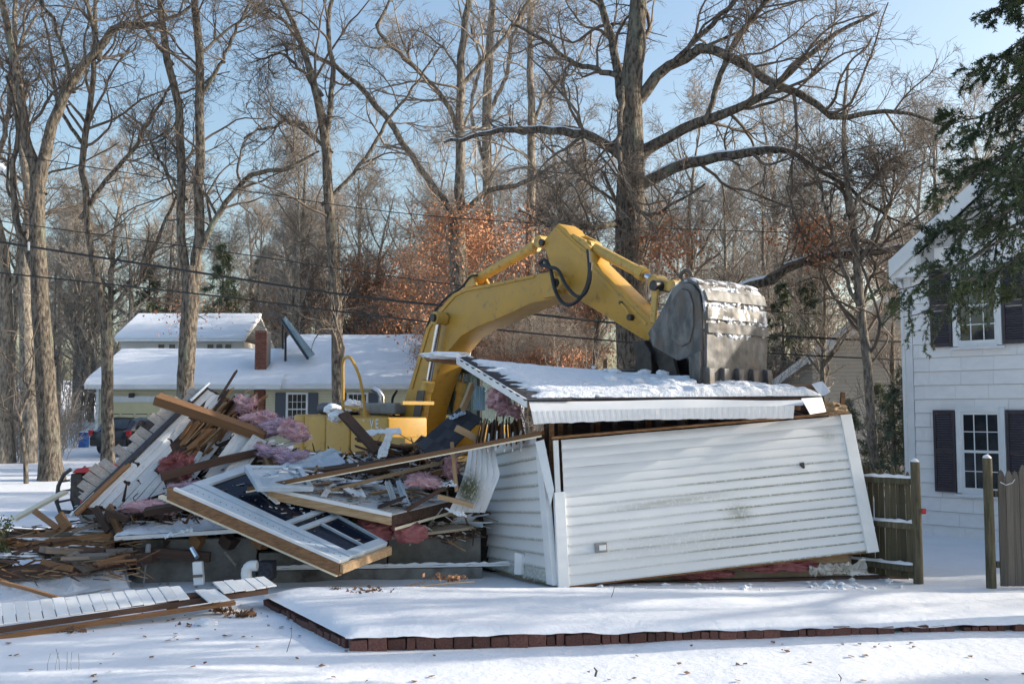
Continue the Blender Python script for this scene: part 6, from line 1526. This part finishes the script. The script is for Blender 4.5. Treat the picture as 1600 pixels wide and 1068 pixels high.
def hero_tree(name, label, limbs_px, Y, bark='bark', twig='twig', dens=1.0, leaves=None, group='trees', crown=None, l1=8.5, snow_limbs=(), levels=4, tw=.0075):
    """limbs_px: list of polylines [(px, py, width_px[, depth])] ; the first starts at the ground"""
    limbs = []; trunks = []
    for li, line in enumerate(limbs_px):
        pts = []; rads = []
        for q in line:
            y = Y + (q[3] if len(q) > 3 else 0)
            pts.append(P(q[0], q[1], y)); rads.append(q[2] * .78 / 2 / FPX * y)
        if li: pts[0] = pts[0] - (pts[1] - pts[0]).normalized() * .32
        l = smooth_line(pts, rads, 20, .03 if li else .01); limbs.append(l)
    # flare at the foot
    p, r_ = limbs[0]; g = gh(p[0][0], p[0][1])
    z = p[:, 2] - g; r_[:] = r_ * (1 + .35 * np.exp(-np.maximum(z, 0) / .3))
    p[0, 2] = g - .15
    base = Vector(p[0]); base.z = g
    root = thing(name, base, label, 'tree', group)
    b = np.array(base)
    tm = tubes_to_mesh('trunk', [(np.stack([l[0] for l in limbs]) - b, np.stack([l[1] for l in limbs]), 12)], M[bark])
    tr = link('trunk', tm, None, root)
    src = limbs if crown is None else [limbs[i] for i in crown]
    # continue every limb tip into a fan of thinner wood
    bt = bare_crown([(q[0] - b, q[1]) for q in src], dens, levels=levels, l1=l1, twig_r=tw)
    link('crown', tubes_to_mesh('crown', bt, M[twig]), None, root)
    if leaves:
        n, nper, lm, zr = leaves[:4]; xr = leaves[4] if len(leaves) > 4 else (-99, 99)
        ends = bt[2][0][:, -1]; zz = ends[:, 2]; xx = ends[:, 0] + base.x; ok = ends[(zz > zr[0]) & (zz < zr[1]) & (xx > xr[0]) & (xx < xr[1])]
        if len(ok):
            ok = ok[rng.choice(len(ok), n, replace=len(ok) < n)]
            V, F = leaf_quads(ok, nper, .3, .115); link('leaves', np_mesh('leaves', V, F, M[lm], False), None, root)['kind'] = 'stuff'
    for k in snow_limbs:
        q, r_ = limbs[k]
        sp = q.copy() - b; sp[:, 2] += r_ * .62 + .01; rr = r_ * .62 * rng.uniform(.75, 1.1, len(r_))
        link('limb_snow', tubes_to_mesh('limb_snow', [(sp[None], rr[None], 8)], M['snow']), None, tr)
    return root
hero_tree('oak_tree', 'massive bare oak with snowy limbs reaching right, behind the excavator arm', [
    [(985, 690, 66), (988, 560, 62), (985, 400, 62), (985, 330, 60), (988, 230, 52), (985, 150, 46), (998, 0, 34), (1005, -170, 22), (1000, -330, 10)],
    [(972, 244, 24), (917, 213, 19), (842, 204, 15, .5), (782, 204, 11, .8), (734, 217, 8, 1.2), (690, 222, 5, 1.5)],
    [(1005, 240, 28), (1037, 217, 23), (1112, 183, 21, -.8), (1157, 168, 17, -1.2), (1208, 140, 15, -1.6), (1254, 96, 12, -2), (1310, 50, 9, -2), (1370, 20, 6, -2)],
    [(1000, 152, 26), (1030, 115, 22), (1056, 97, 21), (1104, 77, 20, -.7), (1149, 94, 20, -1), (1217, 136, 18, -1.4), (1264, 154, 15, -1.7), (1306, 187, 12, -2), (1353, 175, 11, -2), (1423, 180, 7, -2.2), (1480, 200, 4, -2.4)],
    [(1003, 288, 26), (1040, 268, 23), (1093, 251, 21, -.5), (1149, 240, 19, -1), (1200, 232, 16, -1.4), (1231, 234, 12, -1.5), (1273, 262, 9, -1.6), (1325, 290, 8, -1.8), (1362, 323, 6, -2), (1420, 350, 4, -2)],
    [(1000, 500, 26), (1090, 480, 22, -.6), (1180, 443, 20, -1), (1230, 420, 19, -1.2), (1280, 403, 17, -1.4), (1330, 397, 16, -1.6), (1440, 386, 12, -2), (1530, 375, 8, -2.2)],
    [(978, 180, 22), (958, 80, 17, .5), (938, 0, 14, .8), (915, -120, 9, 1), (905, -240, 5, 1)],
    [(1050, 100, 9, -.2), (1110, 40, 11, -.5), (1165, -20, 9, -.8), (1230, -110, 6, -1)],
    [(1110, 176, 11, -.8), (1122, 130, 12, -.9), (1150, 60, 11, -1.1), (1200, 0, 9, -1.4), (1250, -80, 6, -2)],
    [(975, 340, 14), (940, 355, 12, -1), (900, 345, 10, -1.6), (860, 350, 7, -2), (810, 330, 4, -2.4)],
    [(970, 150, 14, -.5), (968, 230, 10, -1.4), (985, 300, 9, -1.8), (1003, 333, 9, -2), (1050, 320, 6, -2.3), (1100, 285, 4, -2.6)],
    [(985, 120, 14), (930, 110, 11, .5), (880, 90, 10, .8), (845, 60, 8, 1), (800, 40, 5, 1.2)],
], 29, 'bark', 'twig', 1.0, leaves=(210, 6, 'leaf_red', (3.2, 7.2), (3.8, 8.4)), snow_limbs=(1, 4, 5), group='large bare trees behind the demolition')
hero_tree('maple_tree', 'thick grey trunk standing in the snow at the far left, forked high up', [
    [(80, 768, 44), (78, 700, 40), (72, 600, 38), (62, 450, 33), (58, 330, 30), (60, 275, 30)],
    [(60, 290, 26), (40, 215, 20), (32, 150, 18), (15, 60, 15), (0, -20, 11), (-20, -160, 7)],
    [(60, 285, 26), (85, 190, 21), (112, 130, 19), (152, 79, 17), (185, 42, 14), (242, 36, 9), (300, 10, 6)],
    [(152, 79, 10), (140, 20, 9), (120, -60, 7), (130, -180, 4)],
    [(55, 420, 16), (25, 340, 13), (18, 260, 11), (30, 200, 8), (10, 120, 5)],
    [(112, 130, 9), (95, 60, 8), (60, -10, 6), (50, -100, 4)]], 31, 'bark', 'twig', .9, crown=[1, 2, 3, 4, 5], group='large bare trees behind the demolition')
hero_tree('bare_tree', 'slim trunk in front of the yellow garage, branching low to both sides', [
    [(169, 722, 26), (168, 620, 23), (166, 500, 22), (165, 488, 22)],
    [(163, 492, 16), (150, 430, 14), (135, 330, 13), (129, 250, 13), (140, 170, 12), (150, 60, 9), (145, -60, 5)],
    [(168, 492, 12), (190, 462, 9), (225, 430, 8), (265, 330, 6), (290, 280, 4)],
    [(133, 330, 9), (165, 280, 9), (205, 240, 8), (240, 180, 6), (275, 120, 4)],
    [(128, 220, 8), (90, 160, 7), (80, 80, 5), (60, 0, 3)]], 35, 'bark', 'twig', .9, crown=[1, 2, 3, 4], leaves=(60, 4, 'leaf', (1.5, 6)), group='large bare trees behind the demolition')
hero_tree('twin_stem_tree', 'tall tree splitting into two straight stems left of the chimney', [
    [(288, 745, 38), (290, 600, 34), (297, 470, 34), (299, 415, 35)],
    [(290, 430, 19), (284, 350, 17), (281, 200, 17), (262, 90, 15), (250, 0, 13), (240, -140, 9), (250, -280, 4)],
    [(306, 430, 22), (311, 330, 20), (312, 150, 18), (305, 0, 15), (300, -150, 10), (310, -300, 4)],
    [(312, 395, 13), (350, 320, 11), (400, 270, 10), (450, 262, 7), (500, 235, 4)],
    [(312, 150, 8), (345, 100, 7), (370, 40, 6), (410, -30, 4)],
    [(262, 90, 8), (225, 40, 7), (205, -30, 5), (180, -100, 3)],
    [(283, 300, 7), (250, 250, 6), (225, 200, 5), (190, 170, 3)]], 33, 'bark', 'twig', .85, crown=[1, 2, 3, 4, 5, 6], leaves=(110, 5, 'leaf', (1, 4.5)), group='large bare trees behind the demolition')
hero_tree('bare_tree', 'grey trunk rising past the snowy roof behind the yellow handrail', [
    [(530, 735, 27), (528, 600, 24), (525, 480, 22), (513, 300, 20), (508, 220, 20), (490, 130, 15), (468, 60, 11), (440, 0, 8), (400, -80, 4)],
    [(508, 220, 12), (520, 120, 11), (512, 40, 9), (525, -60, 7), (520, -180, 4)],
    [(512, 310, 8), (560, 260, 8), (600, 200, 7), (650, 130, 5), (690, 70, 3)],
    [(508, 230, 8), (460, 190, 7), (420, 200, 6), (380, 215, 4)],
    [(495, 140, 7), (450, 90, 6), (430, 85, 5), (400, 95, 3)]], 35, 'bark', 'twig', .9, group='large bare trees behind the demolition')
hero_tree('beech_tree', 'pale tree holding rusty leaves left of the raised boom, with a long limb leaning left', [
    [(715, 715, 44), (716, 500, 36), (715, 380, 34), (714, 335, 32)],
    [(710, 345, 20), (690, 310, 15), (660, 270, 13), (600, 180, 12), (540, 115, 10), (480, 80, 8), (440, 30, 5)],
    [(718, 345, 22), (718, 200, 18), (724, 60, 15), (735, -40, 12), (730, -200, 6)],
    [(722, 335, 12), (760, 300, 11), (810, 290, 9), (860, 262, 7), (900, 250, 4)],
    [(718, 210, 11), (690, 150, 10), (620, 80, 9), (590, 40, 7), (610, 0, 5)],
    [(722, 130, 11), (760, 90, 10), (810, 30, 8), (850, -40, 5)]], 36, 'bark_pale', 'twig_pale', 1.0, leaves=(1000, 6, 'leaf', (1, 9)), group='large bare trees behind the demolition')
hero_tree('straight_tree', 'straight pale trunk between the beech and the great oak', [
    [(770, 690, 26), (765, 400, 22), (760, 200, 19), (766, 60, 16), (772, -40, 12), (770, -220, 5)],
    [(762, 180, 9), (790, 120, 8), (800, 60, 6), (830, 0, 4)],
    [(762, 260, 8), (735, 180, 7), (750, 100, 6), (735, 40, 4)],
    [(830, 690, 22), (828, 400, 18), (832, 200, 16), (828, 60, 12), (835, -80, 8)],
    [(830, 220, 8), (850, 150, 7), (895, 110, 5), (920, 60, 3)]], 41, 'bark_pale', 'twig_pale', .8, leaves=(800, 5, 'leaf', (1, 10)), group='large bare trees behind the demolition')
hero_tree('leaning_tree', 'slim trunk leaning left beside the white house, in front of the pale gable', [
    [(1368, 745, 20), (1360, 640, 18), (1352, 540, 18), (1343, 470, 18), (1338, 400, 16), (1325, 300, 13), (1318, 200, 9), (1325, 100, 5)],
    [(1340, 420, 9), (1375, 350, 8), (1395, 300, 6), (1400, 230, 4)],
    [(1342, 480, 8), (1318, 420, 8), (1290, 330, 6), (1270, 250, 4)],
    [(1330, 330, 7), (1380, 260, 6), (1420, 240, 4)]], 27, 'bark_pale', 'twig', 1.0, group='large bare trees behind the demolition')
hero_tree('edge_tree', 'broad trunk at the left edge of the picture, cut off by the frame', [
    [(6, 728, 36), (6, 600, 33), (8, 480, 30), (0, 380, 26), (-25, 280, 22), (-40, 120, 16), (-30, -60, 8)],
    [(8, 470, 14), (30, 420, 10), (45, 380, 8), (60, 300, 5)],
    [(-20, 290, 12), (10, 200, 10), (20, 100, 8), (60, 20, 4)],
    [(45, 716, 32), (44, 600, 28), (38, 430, 22), (45, 300, 18), (20, 130, 12), (30, -60, 6)]], 37, 'bark_pale', 'twig', .8, leaves=(60, 4, 'leaf', (1, 5)), group='large bare trees behind the demolition')
hero_tree('sapling', 'thin crooked sapling in the snow at the far left', [
    [(42, 732, 9), (36, 690, 8), (32, 650, 7), (45, 610, 6), (52, 570, 4), (50, 530, 2)],
    [(33, 665, 4), (10, 640, 3), (-15, 630, 2)],
    [(46, 605, 4), (20, 570, 3), (0, 545, 2)]], 30, 'bark', 'twig', .5, group='saplings', levels=3)

# ---- generic bare trees for the woods behind
def generic_tree(h, nl, seed_leaves=0, spread=.33):
    tp, tr_ = smooth_line([(0, 0, -.3), (rng.normal() * .15, rng.normal() * .15, h * .35), (rng.normal() * .5, rng.normal() * .5, h * .7), (rng.normal() * .8, rng.normal() * .8, h)],
                          [h * .015, h * .012, h * .007, .02], 20, .02)
    limbs = [(tp, tr_)]
    A, Ra = sprout(tp[None], tr_[None], nl, (.28, .97), (.45, 1.0), spread, 20, .09, .05, .6, .03, ltip=.5)
    limbs += [(A[i], Ra[i]) for i in range(nl)]
    bt = bare_crown(limbs, .62, twig_r=.011, levels=4)
    tm = tubes_to_mesh('trunk', [(np.stack([l[0] for l in limbs]), np.stack([l[1] for l in limbs]), 7)], M['bark_pale'])
    cm = tubes_to_mesh('crown', bt, M['twig_pale'])
    lv = None
    if seed_leaves:
        e = bt[2][0][:, -1]; e = e[e[:, 2] < h * .75]; e = e[rng.choice(len(e), min(seed_leaves, len(e)), replace=False)]
        V, F = leaf_quads(e, 6, .34, .16); lv = np_mesh('leaves', V, F, M['leaf'], False)
    return tm, cm, lv
VAR = [generic_tree(17, 13), generic_tree(19, 15), generic_tree(15, 12), generic_tree(16, 12, 1500), generic_tree(11, 12, 2200)]
def place_tree(v, x, y, s, rz, label, group, name='bare_tree'):
    root = thing(name, (x, y, gh(x, y) - .05), label, 'tree', group)
    root.rotation_euler = (0, 0, rz); root.scale = (s, s, s)
    for nm, me in zip(('trunk', 'crown', 'leaves'), VAR[v]):
        if me is None: continue
        o = bpy.data.objects.new(nm, me); COL.objects.link(o); o.parent = root
        if nm == 'leaves': o['kind'] = 'stuff'
    return root
WOODS = 'bare trees of the woods behind the houses'
random.seed(5)
n = 0
for i in range(78):
    y = random.uniform(56, 105) if i > 26 else random.uniform(57, 66)
    x = (random.uniform(-.58, .58)) * y
    if x / y < -.22 and y < 74: y += 18; x *= y / (y - 18)
    v = random.choice([0, 0, 1, 1, 2, 2, 3])
    place_tree(v, x, y, random.uniform(.75, 1.15), random.uniform(0, 6.28), 'bare leafless tree in the woods far behind the houses', WOODS)
# nearer ones in gaps (placed by the pixel they stand at)
for px, y, v, s in ((205, 76, 1, .9), (400, 76, 0, .95), (455, 60, 2, .9), (600, 60, 3, .9), (880, 50, 1, .9), (935, 44, 3, .7), (1075, 46, 1, .8), (1130, 42, 2, .75), (1200, 50, 0, .8), (1250, 44, 2, .8), (1290, 52, 1, .85), (640, 56, 3, .85), (720, 50, 3, .7), (850, 52, 3, .8), (790, 48, 3, .65), (1470, 45, 0, .9), (1285, 29, 2, .5), (1398, 30.2, 2, .45), (480, 62, 3, .85), (560, 60, 3, .8), (1560, 50, 1, .9), (670, 60, 1, .9), (120, 75, 0, .9), (350, 78, 2, 1.)):
    place_tree(v, (px - 800) / FPX * y, y, s, px * .37, 'bare leafless tree at the edge of the woods behind the yard', 'bare trees at the edge of the woods')
for px, y, s in ((580, 60, .75), (640, 59, .8), (700, 41, .5), (770, 40, .6), (830, 38, .55), (870, 40, .5), (760, 46, .7), (1120, 36, .5), (600, 62, .85), (900, 45, .55), (1060, 38, .5), (540, 61, .7), (620, 58, .75), (665, 58, .8), (720, 44, .7), (800, 42, .65), (850, 36, .5), (800, 36, .48), (1100, 40, .5), (1150, 38, .45), (1190, 36, .4)):
    place_tree(4, (px - 800) / FPX * y, y, s, px * .61, 'young beech keeping its rusty brown leaves behind the excavator', 'young beeches with rusty leaves', 'young_beech')
# trees to the right of the view that break up the low sun
for x, y, v, s in ((20, 15.0, 1, .66), (52, 17.6, 0, .9), (44, 12.5, 0, .9), (40, 18.5, 2, .9), (43, 30, 0, .9), (50, 45, 1, 1.)):
    place_tree(v, x, y, s, x * 1.7, 'bare tree standing to the right of the yard, beyond the frame', 'bare trees right of the yard')
# brush
def brush_mesh():
    A = []; Ra = []
    for i in range(16):
        a = rng.uniform(0, 6.28); d = rng.uniform(.05, .7); h = rng.uniform(1.2, 2.6)
        l = smooth_line([(0.5 * d * math.cos(a), .5 * d * math.sin(a), -.1), (d * math.cos(a), d * math.sin(a), h * .5), (1.7 * d * math.cos(a), 1.7 * d * math.sin(a), h)], [.014, .010, .005], 8, .04)
        A.append(l[0]); Ra.append(l[1])
    A = np.stack(A); Ra = np.stack(Ra)
    b, r_ = sprout(A, Ra, 6, (.15, 1), (.3, .9), .45, 5, .2, .05, .7, .006, lmin=.3); c, rc = sprout(b, r_, 4, (.2, 1), (.3, .9), .5, 3, .2, .03, .7, .005, lmin=.15)
    return tubes_to_mesh('brush', [(A, Ra, 4), (b, r_, 3), (c, rc, 3)], M['twig_pale'])
BRUSH = [brush_mesh() for _ in range(3)]
random.seed(9)
zones_ = [((900, 1420), (24, 40), 34, 'leafless brush between the wreck and the pale gabled house'), ((0, 140), (37, 50), 12, 'leafless brush beside the yellow garage at the far left'), ((770, 1400), (42, 60), 34, 'leafless brush in the woods behind the excavator'), ((0, 560), (72, 80), 26, 'leafless brush behind the snowy roofs'), ((0, 1600), (66, 105), 26, 'tall leafless thicket deep in the woods')]
for (pa_, pb_), (ya, yb), cnt, lab in zones_:
    for k in range(cnt):
        px, y = random.uniform(pa_, pb_), random.uniform(ya, yb)
        x = (px - 800) / FPX * y; o = bpy.data.objects.new('brush', random.choice(BRUSH)); COL.objects.link(o)
        sc = random.uniform(.8, 1.6) * (2.4 if ya > 65 else 1)
        o.location = (x, y, gh(x, y)); o.rotation_euler = (0, 0, random.uniform(0, 6.28)); o.scale = (sc, sc, sc * random.uniform(.8, 1.2))
        tag(o, lab, 'shrub', lab.replace('leafless ', '', 1))

# ---- conifers
def conifer(h, rb, nb, m, tuft=.30, per=26, seed=0, clear=.08):
    """far evergreen: whorls of drooping boughs, each carrying many flat needle sprays"""
    A = []; Ra = []
    for i in range(nb):
        f = clear + (1 - clear) * (i + rng.uniform(0, 1)) / nb; z = h * f; L = rb * (1 - f) ** .8 * rng.uniform(.65, 1.15) + .15
        a = rng.uniform(0, 6.28); d = np.array([math.cos(a), math.sin(a), 0])
        l = smooth_line([d * 0 + (0, 0, z), d * L * .5 + (0, 0, z + .06 * L), d * L + (0, 0, z - .16 * L)], [.03, .018, .006], 7)
        A.append(l[0]); Ra.append(l[1])
    A = np.stack(A); Ra = np.stack(Ra)
    b, r_ = sprout(A, Ra, 6, (.2, 1), (.5, 1.0), .42, 4, .1, -.03, .5, .006, lmin=.2)
    tp, tr_ = smooth_line([(0, 0, -.2), (0, 0, h * .5), (0, 0, h)], [h * .014, h * .009, .01], 10)
    tm = tubes_to_mesh('trunk', [(tp[None], tr_[None], 8), (A, Ra, 4)], M['bark'])
    i = rng.integers(0, 4, (len(b), per)); C = b[np.arange(len(b))[:, None], i].reshape(-1, 3) + rng.normal(size=(len(b) * per, 3)) * .09
    k = len(C); out = unit(np.repeat(b[:, -1] - b[:, 0], per, axis=0)); dirv = unit(out + rng.normal(size=(k, 3)) * .6)
    sd = unit(np.cross(dirv, rng.normal(size=(k, 3)))); s = rng.uniform(.5, 1.1, (k, 1)) * tuft
    V = np.stack([C - sd * s * .09, C + sd * s * .09, C + dirv * s], 1).reshape(-1, 3)
    return tm, np_mesh('crown', V, np.arange(k * 3).reshape(-1, 3), m, False)
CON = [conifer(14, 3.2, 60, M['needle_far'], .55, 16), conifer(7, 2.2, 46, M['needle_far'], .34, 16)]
def place_con(v, px, y, s, label, group):
    x = (px - 800) / FPX * y; root = thing('evergreen_tree', (x, y, gh(x, y)), label, 'tree', group); root.scale = (s, s, s); root.rotation_euler = (0, 0, px)
    for nm, me in zip(('trunk', 'crown'), CON[v]):
        o = bpy.data.objects.new(nm, me); COL.objects.link(o); o.parent = root
for px, y, s in ((345, 74, .95), (410, 80, 1.0), (230, 78, .9)):
    place_con(0, px, y, s, 'tall dark evergreen in the woods behind the snowy roofs', 'evergreens behind the snowy roofs')
for x, y, s_ in ((31, 12.6, .72), (43, 16.6, .95)):  # unseen pines, added to streak the foreground snow with shade
    root = thing('evergreen_tree', (x, y, 0), 'unseen pine added right of the yard to shade the snow', 'tree', 'pines added for shade'); root.scale = (s_, s_, s_); root.rotation_euler = (0, 0, x)
    for nm, me in zip(('trunk', 'crown'), CON[0]):
        o = bpy.data.objects.new(nm, me); COL.objects.link(o); o.parent = root
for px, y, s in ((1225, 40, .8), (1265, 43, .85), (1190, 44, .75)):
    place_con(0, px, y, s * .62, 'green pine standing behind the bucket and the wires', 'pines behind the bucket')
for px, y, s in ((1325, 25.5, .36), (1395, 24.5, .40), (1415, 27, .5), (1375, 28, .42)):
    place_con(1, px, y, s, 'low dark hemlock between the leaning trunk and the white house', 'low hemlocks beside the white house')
# ---- near spruce whose boughs hang into the frame
def spruce():
    X0, Y0 = 7.2, 11.5; H = 10.8; NB = 108
    root = thing('spruce_tree', (X0, Y0, 0), 'dark spruce with drooping boughs hanging in from the right edge', 'tree')
    A = []; Ra = []
    for i in range(NB):
        f = ((i + .5) / NB) ** 1.25; z = 4.55 + (H - 4.35) * f; L = 2.45 * (1 - f) ** .8 * rng.uniform(.85, 1.1) + .1
        a = i * 2.39996 + rng.uniform(-.2, .2)
        d = np.array([math.cos(a), math.sin(a), 0]); sag = .34 * L
        l = smooth_line([(0, 0, z), d * L * .4 + (0, 0, z - .04 * L), d * L * .8 + (0, 0, z - sag * .75), d * L + (0, 0, z - sag * .9)], [.03, .022, .012, .005], 12, .015)
        A.append(l[0]); Ra.append(l[1])
    A = np.stack(A); Ra = np.stack(Ra)
    b, r_ = sprout(A, Ra, 22, (.12, 1), (.6, 1.0), .34, 6, .09, -.03, .5, .004, ltip=.55, lmin=.22, droop=.3)
    c, rc = sprout(b, r_, 8, (.05, 1), (.45, .9), .42, 4, .08, -.03, .6, .003, lmin=.1, droop=.2)
    tp, tr_ = smooth_line([(0, 0, -.3), (0, 0, H * .5), (0, 0, H)], [.24, .14, .02], 14)
    link('trunk', tubes_to_mesh('trunk', [(tp[None], tr_[None], 12), (A, Ra, 5), (b, r_, 4)], M['bark']), None, root)
    # needles: every twig is a brush of thin triangles
    tw = np.concatenate([c, b[:, 2:]]); NP = 30
    f = rng.uniform(0, 1, (len(tw), NP)) * 3; i = np.clip(f.astype(int), 0, 2); w = (f - i)[..., None]; bi = np.arange(len(tw))[:, None]
    C = (tw[bi, i] * (1 - w) + tw[bi, i + 1] * w).reshape(-1, 3); tg = unit(tw[bi, i + 1] - tw[bi, i]).reshape(-1, 3)
    sd = rng.normal(size=C.shape); sd = unit(sd - tg * (sd * tg).sum(1, keepdims=True)); dv_ = unit(tg * .75 + sd)
    wv = unit(np.cross(dv_, rng.normal(size=C.shape))) * .0065; s = rng.uniform(.03, .058, (len(C), 1))
    V = np.stack([C - wv, C + wv, C + dv_ * s], 1).reshape(-1, 3)
    link('needles', np_mesh('needles', V, np.arange(len(V)).reshape(-1, 3), M['needle'], False), None, root)['kind'] = 'stuff'
spruce()
# ---- bush at the left edge: stems and small dark leaves
A = []; Ra = []
for i in range(26):
    a = rng.uniform(0, 6.28); d = rng.uniform(.1, .5); h = rng.uniform(.35, .95)
    l = smooth_line([(0, 0, 0), (d * .6 * math.cos(a), d * .6 * math.sin(a), h * .6), (d * math.cos(a), d * math.sin(a), h)], [.014, .009, .004], 8, .02); A.append(l[0]); Ra.append(l[1])
A = np.stack(A); Ra = np.stack(Ra); b, r_ = sprout(A, Ra, 9, (.2, 1), (.4, 1), .35, 5, .15, .02, .6, .003, lmin=.1)
link('stems', tubes_to_mesh('stems', [(A, Ra, 5), (b, r_, 3)], M['twig']), None, bush)
V, F = leaf_quads(b[:, 1:].reshape(-1, 3), 9, .03, .045); link('foliage', np_mesh('foliage', V, F, M['needle'], False), None, bush)['kind'] = 'stuff'

# ================================================================== OVERHEAD WIRES
wire([(-120, 360, 27), (0, 378, 27), (300, 424, 27), (560, 463, 27), (830, 490, 27.5), (960, 504, 28), (1200, 523, 28.5), (1420, 534, 29), (1600, 540, 30)], .034, 'thickest overhead cable, crossing behind the excavator boom')
wire([(-120, 412, 27), (0, 426, 27), (300, 458, 27), (620, 497, 27), (900, 527, 27.5), (1200, 551, 28.5), (1420, 562, 29), (1600, 566, 30)], .024, 'lowest overhead wire, just below the thick cable')
wire([(-120, 322, 28), (0, 345, 28), (350, 393, 28), (650, 437, 28), (900, 465, 28.5), (1200, 486, 29), (1420, 497, 29.5), (1600, 500, 30)], .015, 'thin overhead wire just above the thick cable')
wire([(-120, 210, 28), (0, 238, 28), (330, 290, 28), (620, 332, 28), (900, 352, 28.5), (1200, 362, 29), (1420, 372, 29.5), (1600, 380, 30)], .013, 'highest and thinnest overhead wire, well above the others')
lp = P(-4, 262, 26.5)
lamp = thing('street_lamp', (lp.x - 1.2, 26.5, gh(lp.x, 26.5)), 'street lamp head on an arm at the left edge', 'street lamp')
MB().tube([(lp.x - 1.2, 26.5, 0), (lp.x - 1.2, 26.5, lp.z + .2)], [.14, .09], 10).build('pole', M['lumber_grey'], lamp)
MB().tube([(lp.x - 1.2, 26.5, lp.z), (lp.x - .3, 26.5, lp.z + .1)], .03, 6).build('arm', M['engine_grey'], lamp)
MB().tube([(lp.x - .32, 26.5, lp.z + .1), (lp.x - .15, 26.5, lp.z + .08), (lp.x + .1, 26.5, lp.z + .02), (lp.x + .2, 26.5, lp.z - .02)], [.05, .1, .1, .04], 10).build('lamp_head', M['white_trim'], lamp, smooth=True)
ci = MB().tube([P(45, 378, 26.95), P(45, 391, 26.95)], .03, 8).top('cable_clamp', M['white_trim'], 'small white clamp on the thick overhead cable at the left', 'clamp')
